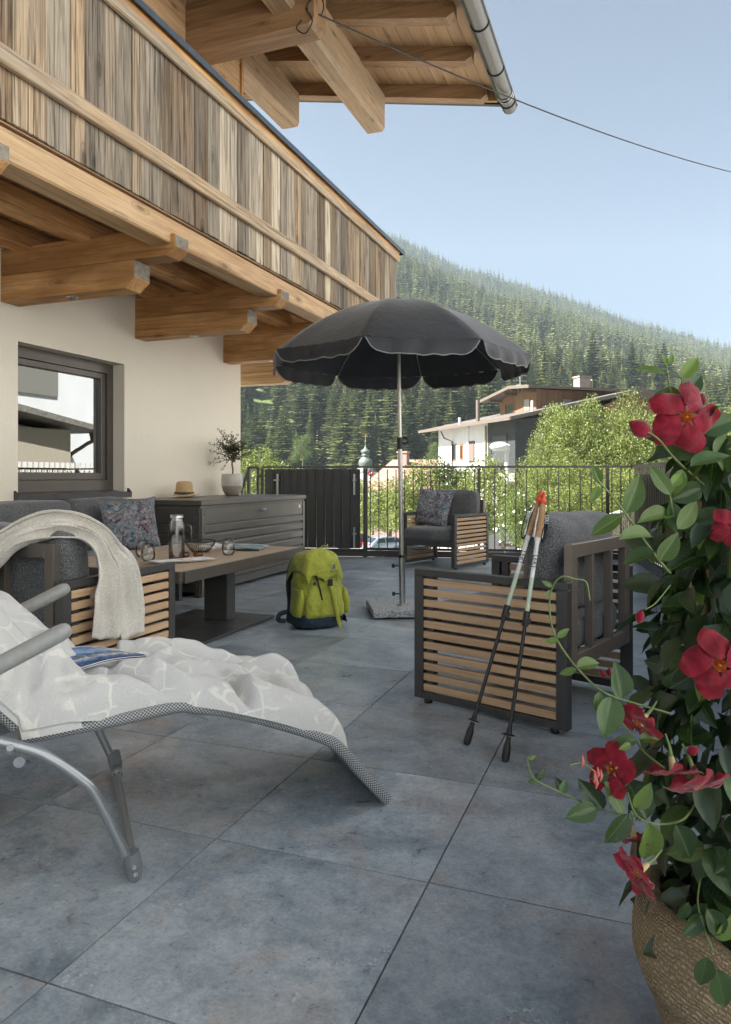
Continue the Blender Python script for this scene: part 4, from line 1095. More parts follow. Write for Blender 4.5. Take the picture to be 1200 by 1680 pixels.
def text(name, body, size, M, mat, parent=None, ext=.0004, align='LEFT'):
    cu = bpy.data.curves.new(name, 'FONT'); cu.body = body; cu.size = size; cu.extrude = ext; cu.align_x = align; cu.align_y = 'CENTER'; cu.resolution_u = 2
    cu.materials.append(mat); o = bpy.data.objects.new(name, cu); COL.objects.link(o)
    bpy.context.view_layer.update(); me = bpy.data.meshes.new_from_object(o); bpy.data.objects.remove(o); bpy.data.curves.remove(cu)
    o = bpy.data.objects.new(name, me); COL.objects.link(o)
    if parent is not None: o.parent = parent; o.matrix_basis = MW[parent.name].inverted() @ M
    else: o.matrix_basis = M
    MW[o.name] = M; return o
MAGP = m_printed('winter_photo_print', .12, .03, [(.30, (.03, .07, .17)), (.42, (.12, .2, .36)), (.5, (.55, .62, .7)), (.56, (.14, .15, .10)), (.62, (.06, .12, .3)), (.75, (.30, .42, .6)), (.9, (.10, .2, .42))], 7)
mc = [LG(.965, .20, .512), LG(.885, .10, .478), LG(.665, .235, .466), LG(.80, .30, .490)]
mag = paper('magazine', [mc[1], mc[2], mc[3], mc[0]], MAGP, .010, .005, seed=4)
tag(mag, 'blue white winter magazine lying on the blanket of the sun lounger', 'magazine')
# masthead runs along the near left edge
u_ = (mc[1] - mc[0]).normalized(); v_ = (mc[2] - mc[1]).normalized(); n_ = u_.cross(v_).normalized(); 
if n_.z < 0: n_ = -n_
v2 = n_.cross(-u_).normalized()
p_ = mc[1].lerp(mc[0], .08) + v_ * .022 + n_ * .006
Mx = Matrix(((-u_.x * -1, 0, 0, 0), (0, 1, 0, 0), (0, 0, 1, 0), (0, 0, 0, 1)))
ux = -(-u_); ux = (mc[0] - mc[1]).normalized(); uy = n_.cross(ux).normalized()
Mt = Matrix(((-ux.x, -uy.x, n_.x, (mc[0] + v_ * .02 + n_ * .004).x), (-ux.y, -uy.y, n_.y, (mc[0] + v_ * .02 + n_ * .004).y), (-ux.z, -uy.z, n_.z, (mc[0] + v_ * .02 + n_ * .004).z), (0, 0, 0, 1)))
mk = MB(); rk = random.Random(4)
for q_ in range(9):
    x_ = -.012 - q_ * .0125
    mk.add([Mt @ Vector(v) for v in ((x_, -.004, 0), (x_ - rk.uniform(.005, .009), -.004, 0), (x_ - rk.uniform(.005, .009), rk.uniform(.001, .005), 0), (x_, .004, 0))], [(0, 1, 2, 3)])
mk.build('masthead', plain('ink', (.03, .035, .05), .5), mag, True, fix=False)
# ================================================================ THROW OVER THE SOFA BACK
path = [(-2.62, 2.14, .36), (-2.54, 2.14, .46), (-2.46, 2.145, .57), (-2.385, 2.15, .672), (-2.315, 2.19, .750), (-2.235, 2.27, .797), (-2.165, 2.345, .795), (-2.10, 2.40, .745), (-2.072, 2.435, .665), (-2.048, 2.45, .605), (-2.045, 2.455, .52), (-2.048, 2.46, .43), (-2.05, 2.46, .345)]
wid = [.10, .10, .095, .085, .07, .065, .06, .075, .11, .14, .155, .16]
ctr_ = smooth_path(path, 6); nP = len(ctr_); wd_ = np.interp(np.linspace(0, 1, nP), np.linspace(0, 1, len(wid)), wid)
mb = MB(); P = []
for i, c_ in enumerate(ctr_):
    f_ = i / (nP - 1)
    tng = (ctr_[min(i + 1, nP - 1)] - ctr_[max(i - 1, 0)]).normalized()
    upv = Vector((0, -.9, .45)).normalized() if f_ < .40 else Vector((1, 0, .25)).normalized()
    bl_ = min(1, max(0, (f_ - .33) / .2)); upv = (Vector((-.2, -.75, .6)) * (1 - bl_) + Vector((1, 0, .2)) * bl_).normalized()
    side = tng.cross(upv).normalized(); nrm = side.cross(tng).normalized()
    row = []; NW = 64
    for j in range(NW + 1):
        s_ = -1 + 2 * j / NW
        amp = .020 * (1 - .45 * max(0, (f_ - .7) / .3))
        ph = s_ * 6.5 + 2.6 * noise.noise(Vector((f_ * 2.6, s_ * 1.2, 5))) + f_ * 1.5
        h = amp * (math.sin(ph) + .45 * math.sin(ph * 2.1 + 1)) + .006 * noise.noise(Vector((f_ * 14, s_ * 6, 1)))
        wv = wd_[i] * s_ + .012 * math.sin(ph * 1.0 + 1.2)
        hemz = .0
        if f_ > .93: hemz = (f_ - .93) / .07 * (.018 * math.sin(s_ * 3 + 1) + (.05 if s_ < -.2 else .0) * min(1, max(0, (-s_ - .2) / .1)))
        row.append(c_ + side * wv + nrm * (.016 + h) - Vector((0, 0, hemz)))
    P.append(row)
mb.grid(P); thr = mb.build('knit_throw', THROW, None, fix=False)
sm_ = thr.modifiers.new('thick', 'SOLIDIFY'); sm_.thickness = .006; sm_.offset = -1
tag(thr, 'cream knitted throw draped over the sofa back and its slatted arm', 'throw')
# ================================================================ ON THE TABLE
ZT = .5
pit = thing('water_pitcher', 'tall glass pitcher of water with steel lid and glass handle on the table', 'pitcher', (-2.60, 3.66, ZT))
m = MB(); m.lathe([(0, .002), (.045, .002), (.0475, .008), (.0475, .20), (.040, .225), (.036, .245), (.0365, .258), (.034, .258), (.0335, .245), (.037, .225), (.0445, .198), (.0445, .012), (0, .010)], (0, 0, 0), 32); m.build('glass_body', GLASS, pit)
m = MB(); m.lathe([(0, .0125), (.0440, .0125), (.0440, .165), (0, .165)], (0, 0, 0), 32); m.build('water', WATER, pit)
m = MB(); m.lathe([(.0375, .25), (.0385, .268), (0, .272)], (0, 0, 0), 32); m.lathe([(.032, .235), (.032, .25)], (0, 0, 0), 24); m.build('lid', ALU, pit)
rv = W(1, 0); m = MB(); m.tube(smooth_path([rv * .045 + Vector((0, 0, .205)), rv * .075 + Vector((0, 0, .207)), rv * .088 + Vector((0, 0, .19)), rv * .088 + Vector((0, 0, .11)), rv * .078 + Vector((0, 0, .096)), rv * .046 + Vector((0, 0, .096))], 5), .006, 10); m.build('handle', GLASS, pit)
gl = None
gp = [(.0, .002), (.030, .002), (.038, .012), (.042, .035), (.040, .06), (.033, .105), (.0315, .105), (.0385, .06), (.0400, .035), (.0362, .015), (.028, .008), (0, .007)]
for (x, y), lab in (((-2.873, 3.69), 'stemless glass tumbler behind another, nearest the sofa cushions'), ((-2.700, 3.52), 'stemless glass tumbler in front beside the magazine, left of the pitcher'), ((-2.431, 3.968), 'stemless glass tumbler alone near the table edge right of the wire bowl')):
    if gl is None: m = MB(); m.lathe(gp, (0, 0, 0), 28); glm = m.mesh('drinking_glass', GLASS); gl = 1
    o = link('drinking_glass', glm); o.location = (x, y, ZT); tag(o, lab, 'glass', 'stemless glasses on the table')
m = MB(); m.lathe([(0, .001), (.016, .001), (.028, .012), (.031, .026), (.027, .040), (.025, .040), (.028, .026), (.025, .014), (.014, .006), (0, .006)], (0, 0, 0), 24); agm = m.mesh('tealight_holder', AMBER)
for (x, y), lab in (((-2.572, 3.70), 'amber glass tealight holder left one, next to the pitcher'), ((-2.515, 3.757), 'amber glass tealight holder right one, next to the wire bowl')):
    o = link('tealight_holder', agm); o.location = (x, y, ZT); tag(o, lab, 'candle holder', 'amber tealight holders')
wb = thing('wire_bowl', 'black wire bowl on the table behind the amber tealights', 'bowl', (-2.70, 4.06, ZT))
m = MB(); c6 = 6
def bowl_pt(u, a): 
    r_ = .052 + .055 * u; sqz = 1 + .06 * math.cos(4 * a) * u; return Vector((r_ * sqz * math.cos(a), r_ * sqz * math.sin(a), .004 + .072 * u ** 1.2))
for k in range(40): m.tube([bowl_pt(u, 2 * math.pi * k / 40) for u in (0, .35, .7, 1)], .0014, 4)
for k in range(-3, 4): y_ = k * .014; m.tube([(-math.sqrt(.052 ** 2 - y_ ** 2), y_, .004), (math.sqrt(.052 ** 2 - y_ ** 2), y_, .004)], .0014, 4)
m.build('wires', BLACKP, wb)
m = MB(); m.tube([bowl_pt(1, 2 * math.pi * k / 40) for k in range(40)], .0035, 6, closed=True); m.tube([bowl_pt(0, 2 * math.pi * k / 24) for k in range(24)], .002, 6, closed=True); m.build('rim', BLACKP, wb)
MAG2 = m_printed('lake_photo_print', .03, .03, [(.25, (.05, .16, .2)), (.4, (.13, .28, .34)), (.52, (.5, .6, .63)), (.6, (.3, .36, .3)), (.72, (.2, .36, .45)), (.9, (.5, .62, .7))], 4)
z0 = ZT + .012
mg = paper('magazine', [(-2.62, 4.20, z0), (-2.37, 4.26, z0), (-2.46, 4.56, z0), (-2.76, 4.57, z0)], MAG2, .004, .006, seed=1); tag(mg, 'closed magazine with lake picture at the far end of the table', 'magazine')
PEA = m_printed('white_pages_print', .05, .05, [(.3, (.8, .8, .79)), (.55, (.74, .75, .76)), (.62, (.62, .35, .22)), (.7, (.78, .78, .77))], 3)
mg = paper('open_magazine', [(-2.70, 3.34, z0), (-2.52, 3.42, z0), (-2.34, 3.68, z0), (-2.52, 3.70, z0)], PEA, .010, .005, seed=2); tag(mg, 'open white magazine lying in front of the pitcher at the near end of the table', 'magazine')
mg = paper('folded_napkin', [(-2.80, 4.07, z0), (-2.62, 4.10, z0 + .01), (-2.60, 4.20, z0 + .03), (-2.79, 4.19, z0 + .02)], PEA, .02, .003, seed=3); tag(mg, 'crumpled white paper napkin behind the wire bowl', 'napkin')
# ---------------------------------------------------------------- straw hat
hat = thing('straw_hat', 'natural straw trilby hat with dark band on the grey storage box', 'hat', (-3.98, 5.72, .803))
def uv_lathe(prof, n, name, mat, root, fn=None):
    m = MB(); vs = []
    for i, (r_, z) in enumerate(prof):
        for k in range(n + 1):
            a = 2 * math.pi * k / n; p = Vector((r_ * math.cos(a), r_ * math.sin(a), z)); vs.append(fn(p, i, a) if fn else p)
    fs = [(i * (n + 1) + k, i * (n + 1) + k + 1, (i + 1) * (n + 1) + k + 1, (i + 1) * (n + 1) + k) for i in range(len(prof) - 1) for k in range(n)]
    m.add(vs, fs, True); me = m.mesh(name, mat, fix=False); uv = me.uv_layers.new(name='uv')
    for p in me.polygons:
        for li_ in p.loop_indices:
            i, k = divmod(me.loops[li_].vertex_index, n + 1); uv.data[li_].uv = (k / n, i / (len(prof) - 1))
    return link(name, me, root)
def hatfn(p, i, a):
    if i >= 6: p.x *= .82; 
    if i > 9: p.z -= .016 * math.exp(-(p.y / .016) ** 2)
    if i < 5: p.z += .014 * math.cos(2 * a) * (1 - i / 5) + .010 * max(0, -math.sin(a)) * (1 - i / 5)
    return p
uv_lathe([(.128, .012), (.120, .012), (.110, .011), (.10, .011), (.09, .013), (.086, .022), (.0855, .04), (.083, .07), (.078, .105), (.068, .122), (.045, .126), (.02, .118), (.001, .112)], 48, 'crown', STRAW, hat, hatfn)
uv_lathe([(.0875, .022), (.0875, .042)], 48, 'hat_band', NT('x').m if False else plain('hat_band_cloth', (.05, .05, .055), .8, 0, .8, 90), hat, lambda p, i, a: Vector((p.x * (.985 if i == 0 else .83), p.y, p.z)) if False else Vector((p.x * .90, p.y * 1.005, p.z)))
hat.scale = (1.15, 1.15, 1.2); hat.rotation_euler = (0, 0, R(30)); MW[hat.name] = Matrix.Translation(hat.location) @ Matrix.Rotation(R(30), 4, 'Z')
# ---------------------------------------------------------------- olive tree in pot
op = thing('potted_olive_tree', 'small olive tree in two tone glazed pot on the grey storage box', 'potted tree', (-3.93, 6.49, .803))
m = MB(); m.lathe([(0, .0), (.062, 0), (.072, .008), (.096, .05), (.108, .098)], (0, 0, 0), 36); m.build('pot_base', plain('raw_clay', (.36, .31, .25), .75, 0, .06, 30, .1), op)
m = MB(); m.lathe([(.108, .098), (.112, .14), (.109, .20), (.104, .222), (.098, .222), (.098, .19), (0, .19)], (0, 0, 0), 36); m.build('pot_glaze', plain('cream_glaze', (.56, .53, .46), .12, 0, .06, 20), op)
BARK = plain('bark', (.16, .12, .08), .9, 0, .3, 40, .6)
tr = MB(); base = Vector((.0, 0, .19)); tr.tube(smooth_path([base, (.008, 0, .26), (-.004, .004, .33), (.006, 0, .42), (0, 0, .50)], 4), [.009] * 9 + [.006] * 8, 8)
lf = MB(); rnd = random.Random(5)
for k in range(60):
    a = rnd.uniform(0, 2 * math.pi); el = rnd.uniform(-.5, 1.2); s0 = Vector((0, 0, rnd.uniform(.36, .50))); L = rnd.uniform(.10, .27)
    d_ = Vector((math.cos(a) * math.cos(el), math.sin(a) * math.cos(el), math.sin(el))); pts = [s0]
    for q in range(6):
        d_ = (d_ + Vector((rnd.uniform(-.3, .3), rnd.uniform(-.3, .3), rnd.uniform(-.15, .25)))).normalized(); pts.append(pts[-1] + d_ * L / 6)
    tr.tube(pts, [.003, .0026, .0022, .0018, .0014, .001, .0008], 4)
    for q in range(1, 7):
        for _ in range(6):
            p = pts[q] + Vector([rnd.uniform(-.014, .014) for _ in range(3)]); u = Vector([rnd.uniform(-1, 1) for _ in range(3)]).normalized(); v = u.cross(Vector([rnd.uniform(-1, 1) for _ in range(3)])).normalized()
            l_, w_ = rnd.uniform(.014, .024), rnd.uniform(.004, .006); lf.add([p, p + u * l_ * .5 + v * w_, p + u * l_, p + u * l_ * .5 - v * w_], [(0, 1, 2, 3)])
tr.build('trunk', BARK, op); lf.build('foliage', m_leaf('olive_leaf', (.028, .036, .014), (.075, .088, .038), .5, .15), op, fix=False)
# ================================================================ BACKPACK
bp = thing('hiking_backpack', 'lime green hiking backpack with dark petrol base standing on the tiles beside the table', 'backpack', (-2.0, 4.38, 0), 0)
fdir = math.atan2(-.93, .10)
# local frame: front = -y
bpa = R(50); bp.rotation_euler = (0, 0, bpa); MW[bp.name] = Matrix.Translation((-2.0, 4.38, 0)) @ Matrix.Rotation(bpa, 4, 'Z')
def loft(rings, n=64, e=2.6, wr=.010, seed=0, f=9):
    """rings: (z, cx, cy, hw, hd)"""
    P = []
    for i, (z, cx_, cy_, hw, hd) in enumerate(rings):
        row = []
        for k in range(n):
            a = 2 * math.pi * k / n; c_, s_ = math.cos(a), math.sin(a)
            x = cx_ + hw * math.copysign(abs(c_) ** (2 / e), c_); y = cy_ + hd * math.copysign(abs(s_) ** (2 / e), s_)
            p = Vector((x, y, z)); nz = noise.noise(Vector((x * f + seed, y * f, z * f))) * wr + noise.noise(Vector((x * f * 3, y * f * 3 + seed, z * f * 2))) * wr * .4
            fold = abs(noise.noise(Vector((x * 7 + seed, y * 7, z * 16)))) * wr * .8
            cr = noise.noise(Vector((x * 10 + seed * 2, y * 10, z * 9 + x * 12))); crs = (1 - abs(cr) * 5 if abs(cr) < .2 else 0) * wr * .9; d_ = Vector((c_, s_, 0)); row.append(p + d_ * (nz - fold * .8 + crs * .7))
        row.append(row[0]); P.append(row)
    return P
def sring(keys, n):
    zs_ = np.linspace(0, 1, n); K = np.array(keys); u = np.linspace(0, 1, len(keys))
    return [tuple(np.interp(t, u, K[:, c]) for c in range(5)) for t in zs_]
body = [(.075, 0, .01, .165, .115), (.12, 0, .0, .172, .125), (.20, 0, -.005, .172, .130), (.28, .0, -.005, .165, .125), (.36, -.012, .0, .150, .112), (.43, -.025, .01, .130, .10), (.47, -.03, .02, .10, .08), (.485, -.03, .02, .03, .03)]
m = MB(); m.grid(loft(sring(body, 46), wr=.013, seed=3)); m.build('main_pack', LIME, bp, merge=True)
m = MB(); base_ = [(.0, 0, .02, .02, .02), (.002, 0, .02, .14, .10), (.02, 0, .012, .168, .122), (.06, 0, .005, .174, .131), (.105, 0, .0, .175, .134)]
m.grid(loft(sring(base_, 16), wr=.008, seed=6)); m.build('bottom_panel', NAVY, bp, merge=True)
# petrol wedge rising on both sides
for s_ in (-1, 1):
    m = MB(); P = []
    for i in range(14):
        v = i / 13; row = []
        for j in range(16):
            u = j / 15; y = .135 - u * .24; zt = .075 + .115 * max(0, 1 - u * 1.15) ; x = s_ * (.174 + .006 - .012 * (2 * u - 1) ** 4 + .004 * noise.noise(Vector((u * 4, v * 4, s_))))
            row.append((x * (1 - .06 * v), y, .03 + (zt - .03) * v))
        P.append(row)
    m.grid(P); m.build('side_wedge', NAVY, bp, fix=False)
# front pocket
fp = [(.085, 0, -.115, .125, .02), (.10, 0, -.118, .135, .03), (.16, .0, -.118, .135, .036), (.24, -.005, -.112, .12, .036), (.31, -.015, -.10, .10, .03), (.345, -.02, -.085, .07, .02), (.35, -.02, -.08, .03, .01)]
m = MB(); m.grid(loft(sring(fp, 26), wr=.010, seed=9)); m.build('front_pocket', LIME, bp, merge=True)
for s_ in (-1, 1):
    sp_ = [(.09, s_ * .165, -.03, .02, .06), (.11, s_ * .170, -.03, .028, .075), (.18, s_ * .166, -.035, .03, .08), (.24, s_ * .160, -.03, .022, .075), (.265, s_ * .156, -.03, .018, .07), (.266, s_ * .156, -.03, .006, .05)]
    m = MB(); m.grid(loft(sring(sp_, 18), n=28, wr=.008, seed=12 + s_)); m.build('side_pocket', LIME, bp, merge=True)
# lid with pointed front flap
m = MB(); P = []
for i in range(30):
    v = i / 29; row = []
    for j in range(37):
        u = -1 + 2 * j / 36; flap = max(0, 1 - abs(u) * 1.0)
        # v: 0 back edge -> 1 front lower edge
        ang_ = v * 1.0
        hw = .150 - .03 * max(0, v - .6) * (1) ; ylen = .13 - v * .255
        ztop = .515 - .06 * abs(u) ** 2.4 - .010 * math.cos(v * 3)
        drop = max(0, (v - .48) / .52) ** 1.25 * (.10 + .11 * flap ** .9) + max(0, (.18 - v) / .18) ** 1.5 * .07
        side_drop = max(0, abs(u) - .72) / .28 * .075
        x = -.035 + u * hw * (1 - .12 * abs(u) ** 3) + .02 * v
        z = ztop - drop - side_drop
        y = max(-.138, ylen) if v < .9 else -.138 + 0
        y = .125 - .265 * math.sin(min(1, v * 1.25) * math.pi / 2)
        n_ = noise.noise(Vector((u * 2.4, v * 3, 2))) * .016 + abs(noise.noise(Vector((u * 3 + 5, v * 5, 7)))) * .014
        row.append((x, y - .004 * flap, z + n_))
    P.append(row)
m.grid(P); lid = m.build('lid', LIME, bp, fix=False); so_ = lid.modifiers.new('t', 'SOLIDIFY'); so_.thickness = .008; so_.offset = -1
yz = MB(); yz.grid([[Vector(p) + Vector((0, -.002, .003)) for p in row[5:14]] for row in P[10:24]]); yz.build('lid_sun_patch', plain('ochre_sun_patch', (.42, .30, .03), .6), bp, fix=False)  # patch of sun on the lid, laid on as ochre colour
# straps
m = MB()
def strap(pts, w, name, mat, t=.003):
    pts = smooth_path(pts, 5); mb = MB(); Pa = []
    for i, p in enumerate(pts):
        tg = (pts[min(i + 1, len(pts) - 1)] - pts[max(i - 1, 0)]).normalized(); sd = tg.cross(Vector((0, -1, .1))).normalized()
        if sd.length < .1: sd = Vector((1, 0, 0))
        Pa.append([p - sd * w / 2, p + sd * w / 2])
    mb.grid(Pa); o = mb.build(name, mat, bp, fix=False); s2 = o.modifiers.new('t', 'SOLIDIFY'); s2.thickness = t; return o
strap([(.01, -.155, .31), (.035, -.165, .24), (.055, -.165, .15), (.075, -.16, .07), (.092, -.165, .018)], .028, 'webbing_strap', LIME)
strap([(-.075, -.13, .36), (-.05, -.145, .27), (-.03, -.15, .17)], .010, 'compression_cord', BLACKP)
mb = MB(); mb.box(-.006, .030, -.172, -.158, .292, .335, .004); mb.build('buckle', BLACKP, bp)
mb = MB(); mb.box(-.098, -.082, -.150, -.140, .30, .32, .003); mb.build('cord_lock', BLACKP, bp)
STR = plain('padded_strap', (.022, .028, .034), .85, 0, .3, 90, .3)
for s_ in (-1, 1): strap([(s_ * .06, .13, .46), (s_ * .10, .17, .40), (s_ * .115, .185, .28), (s_ * .11, .175, .16), (s_ * .12, .15, .06)], .055, 'shoulder_strap', STR, .014)
mb = MB(); mb.grid(loft(sring([(.03, 0, .135, .13, .02), (.1, 0, .14, .14, .028), (.3, -.01, .14, .13, .028), (.44, -.02, .135, .11, .02), (.47, -.02, .13, .05, .01)], 18), n=28, wr=.006)); mb.build('back_panel', STR, bp, merge=True)
strap([(-.15, .10, .10), (-.215, .12, .085), (-.235, .10, .05), (-.20, .07, .045)], .03, 'hip_belt', NAVY, .01)
mb = MB(); mb.tube(smooth_path([(.03, .03, .515), (.05, .02, .535), (.075, .01, .53), (.08, .015, .545)], 5), .004, 6); mb.build('pull_loop', LIME, bp)
LG_ = plain('logo_grey', (.10, .115, .13), .5)
Ml = Matrix.Translation((.045, -.150, .395)) @ Matrix.Rotation(R(-6), 4, 'Z') @ Matrix.Rotation(R(80), 4, 'X')
Ml = MW[bp.name] @ Ml
text('lettering', 'deuter', .022, Ml @ Matrix.Translation((-.03, -.012, .004)), LG_, bp)
mb = MB(); mb.add([Ml @ Vector(v) for v in ((-.012, .004, .006), (.006, .004, .006), (.012, .012, .006), (.010, .034, .006), (.002, .036, .006), (-.012, .018, .006))], [(0, 1, 2, 3, 4, 5)]); mb.build('logo', LG_, bp, True, fix=False)
# ================================================================ TREKKING POLES
CORK = plain('cork', (.42, .24, .11), .8, 0, .25, 120, .3); ORN = plain('orange_red_plastic', (.72, .09, .03), .4); PWH = plain('pole_white', (.75, .75, .73), .3); GRN = plain('pole_mint', (.50, .60, .46), .3)
CARB = plain('carbon_black', (.02, .02, .021), .3, 0, .4, 200); STRP = plain('dark_navy_strap', (.016, .022, .035), .8)
def pole(base, top, label, side):
    base, top = Vector(base), Vector(top); ax = (top - base).normalized(); L = (top - base).length
    t = thing('trekking_pole', label, 'trekking pole', base, 0, 'trekking poles leaning on the armchair')
    P = lambda s_: base + ax * s_
    # facing vector toward the viewer
    vw = (Vector((0, 0, 1)) - P(L * .7)); nf = (vw - ax * vw.dot(ax)).normalized(); sd = nf.cross(ax).normalized() * -1
    m = MB(); m.tube([P(.0), P(.012), P(.05), P(.07), P(.085)], [.010, .0145, .0135, .009, .009], 12); m.build('rubber_tip', BLACKP, t, True)
    m = MB(); m.tube([P(.088), P(.092), P(.096)], [.012, .026, .010], 16); m.tube([P(.093), P(.12)], [.011, .008], 12); m.build('basket', BLACKP, t, True)
    m = MB(); m.tube([P(.09), P(.50)], .0072, 12); m.build('lower_shaft', CARB, t, True)
    m = MB(); m.tube([P(.49), P(.545)], .0125, 14); m.bar(P(.50) + sd * .012, P(.52) + sd * .012, .014, .012, nf, .002); m.tube([P(.505) + sd * .004 + nf * .01, P(.505) + sd * .004 + nf * .018], .007, 10); m.build('lever_lock', BLACKP, t, True)
    m = MB(); m.tube([P(.53), P(.68)], .0085, 14); m.build('mint_shaft', GRN, t, True)
    m = MB(); m.tube([P(.68), P(L - .155)], .0088, 14); m.tube([P(L - .175), P(L - .15), P(L - .145)], [.009, .0135, .0145], 14); m.build('white_shaft', PWH, t, True)
    # moulded grip, leaning forward
    g0 = P(L - .15); gx = ax
    m = MB(); pts = [g0, g0 + gx * .04 + sd * .002, g0 + gx * .09 + sd * .004, g0 + gx * .135, g0 + gx * .15]; m.tube(pts, [.015, .0128, .0150, .013, .009], 14); m.build('cork_grip', CORK, t, True)
    m = MB()
    for q in (-1, 1): m.tube([g0 + sd * q * .0155 + nf * .004, g0 + gx * .06 + sd * q * .0155 + nf * .004, g0 + gx * .13 + sd * q * .0115 + nf * .003], .0035, 8)
    m.build('grip_edge', PWH, t, True)
    m = MB(); m.tube([P(L), P(L + .012), P(L + .018)], [.012, .017, .012], 14); m.tube([P(L + .015), P(L + .045), P(L + .05)], [.008, .0085, .004], 12); m.build('release_top', ORN, t, True)
    # strap: dark loop beside the grip
    m = MB(); sp = smooth_path([P(L - .0) - nf * .01, P(L - .04) + sd * side * .022 - nf * .006, P(L - .10) + sd * side * .032, P(L - .16) + sd * side * .022, P(L - .145) + sd * side * .012, P(L - .08) + sd * side * .016, P(L - .02) + sd * side * .006], 5)
    Pa = [[p - nf * .009, p + nf * .009] for p in sp]; m.grid(Pa); o = m.build('wrist_strap', STRP, t, True, fix=False); s3 = o.modifiers.new('t', 'SOLIDIFY'); s3.thickness = .004
    # lettering reads down the shaft
    def frame_at(s_, off, size):
        o_ = P(s_) + nf * off; X = -ax; Y = nf.cross(X).normalized()
        return Matrix(((X.x, Y.x, nf.x, o_.x), (X.y, Y.y, nf.y, o_.y), (X.z, Y.z, nf.z, o_.z), (0, 0, 0, 1)))
    text('lettering', 'LEKI', .028, frame_at(.775, .0089, 0), plain('print_black', (.02, .02, .02), .4), t, .0003)
    o_ = frame_at(L - .075, .0135, 0); o_ = Matrix.Translation(sd * side * .024) @ frame_at(L - .05, .011, 0)
    text('lettering', 'LEKI', .020, o_, PWH, t, .0003)
    return t
pole((-.602, 2.648, .0), tuple(W(.706, 2.95, .895)), 'white and black trekking pole, the left one leaning on the near armchair', -1)
pole((-.439, 2.539, .0), tuple(W(.718, 2.925, .888)), 'white and black trekking pole, the right one leaning on the near armchair', 1)
# ================================================================ MANDEVILLA IN JUTE BASKET
def SV(px, py, d): return W((px - 600) / 1185.0 * d, d, 1 - (py - 781.4) / 1185.0 * d)
FW = W(0, 1); RT_ = W(1, 0); UPV = Vector((0, 0, 1))
bc = W(.680, 1.235)
bk = thing('jute_basket_planter', 'round woven jute basket with folded rim holding the flowering climber', 'basket', (bc.x, bc.y, 0))
rnd = random.Random(11)
def wob(p, i, a):
    r_ = Vector((p.x, p.y, 0)).length or 1; k = 1 + .022 * math.sin(3 * a + 1) + .012 * math.sin(7 * a)
    z = p.z + (.016 * math.sin(2 * a + .5) + .008 * math.sin(5 * a)) * min(1, p.z / .25)
    return Vector((p.x * k, p.y * k, z))
uv_lathe([(.0, .002), (.11, .002), (.150, .02), (.175, .06), (.190, .11), (.195, .15), (.190, .17)], 64, 'body', JUTE, bk, wob)
uv_lathe([(.193, .125), (.204, .128), (.213, .15), (.213, .19), (.204, .235), (.190, .262), (.178, .268), (.168, .258), (.166, .23), (.168, .17)], 64, 'folded_cuff', JUTE, bk, wob)
m = MB(); m.lathe([(0, .225), (.168, .225)], (0, 0, 0), 32); m.build('soil', plain('soil', (.03, .022, .015), .95, 0, .3, 60, .6), bk)
for a0 in (2.6, 5.7):
    m = MB(); m.tube(smooth_path([Vector((math.cos(a0 - .25) * .212, math.sin(a0 - .25) * .205, .22)), Vector((math.cos(a0 - .15) * .222, math.sin(a0 - .15) * .222, .275)), Vector((math.cos(a0) * .226, math.sin(a0) * .226, .29)), Vector((math.cos(a0 + .15) * .222, math.sin(a0 + .15) * .222, .275)), Vector((math.cos(a0 + .25) * .205, math.sin(a0 + .25) * .205, .22))], 5), .010, 10)
    m.build('handle', plain('brown_handle', (.13, .085, .06), .8, 0, .3, 80, .3), bk)
vine = thing('flowering_climber', 'tall red flowering mandevilla climber with glossy dark leaves on the right', 'plant', (bc.x, bc.y, .27))
def leaf_mesh(seed, wide=.56):
    r = random.Random(seed); NU_, NV_ = 10, 6; V = []; UVs = []
    bend = r.uniform(.15, .45); fold = r.uniform(.10, .34); tw = r.uniform(-.25, .25)
    for i in range(NU_ + 1):
        u = i / NU_; hw = wide / 2 * (math.sin(math.pi * min(1, u * 1.02) ** .82) ** .75 if 0 < u < 1 else 0)
        if u > .86: hw *= (1 - (u - .86) / .14) ** .6 if u < 1 else 0
        for j in range(NV_ + 1):
            s_ = -1 + 2 * j / NV_; x = s_ * hw; z = abs(s_) * hw * fold * 2 - bend * u * u * .55 + .012 * math.sin(u * 14 + s_ * 2 + seed) * abs(s_)
            ca_, sa_ = math.cos(tw * u), math.sin(tw * u); V.append((x * ca_ - z * sa_ * .3, u, z + x * sa_ * .5)); UVs.append((.5 + s_ * .5 * (hw / (wide / 2)), u))
    F = [(i * 7 + j, i * 7 + j + 1, (i + 1) * 7 + j + 1, (i + 1) * 7 + j) for i in range(NU_) for j in range(NV_)]
    return V, F, UVs
VLEAF = m_vineleaf('mandevilla_leaf', (.018, .038, .016), (.045, .085, .028), (.085, .13, .045), .27)
VLEAF2 = m_vineleaf('mandevilla_leaf_young', (.050, .095, .020), (.10, .16, .035), (.17, .23, .07), .33)
def mk_leaf(seed, mat, wide):
    V, F, U = leaf_mesh(seed, wide); me = bpy.data.meshes.new('leaf'); me.from_pydata(V, [], F); uv = me.uv_layers.new(name='uv')
    for p in me.polygons:
        p.use_smooth = True
        for li_ in p.loop_indices: uv.data[li_].uv = U[me.loops[li_].vertex_index]
    me.materials.append(mat); me.update(); return me
LM = [mk_leaf(s_, VLEAF, w_) for s_, w_ in ((1, .58), (2, .64), (3, .52), (4, .60), (5, .56))]
LY = [mk_leaf(s_, VLEAF2, w_) for s_, w_ in ((6, .50), (7, .44), (8, .56))]
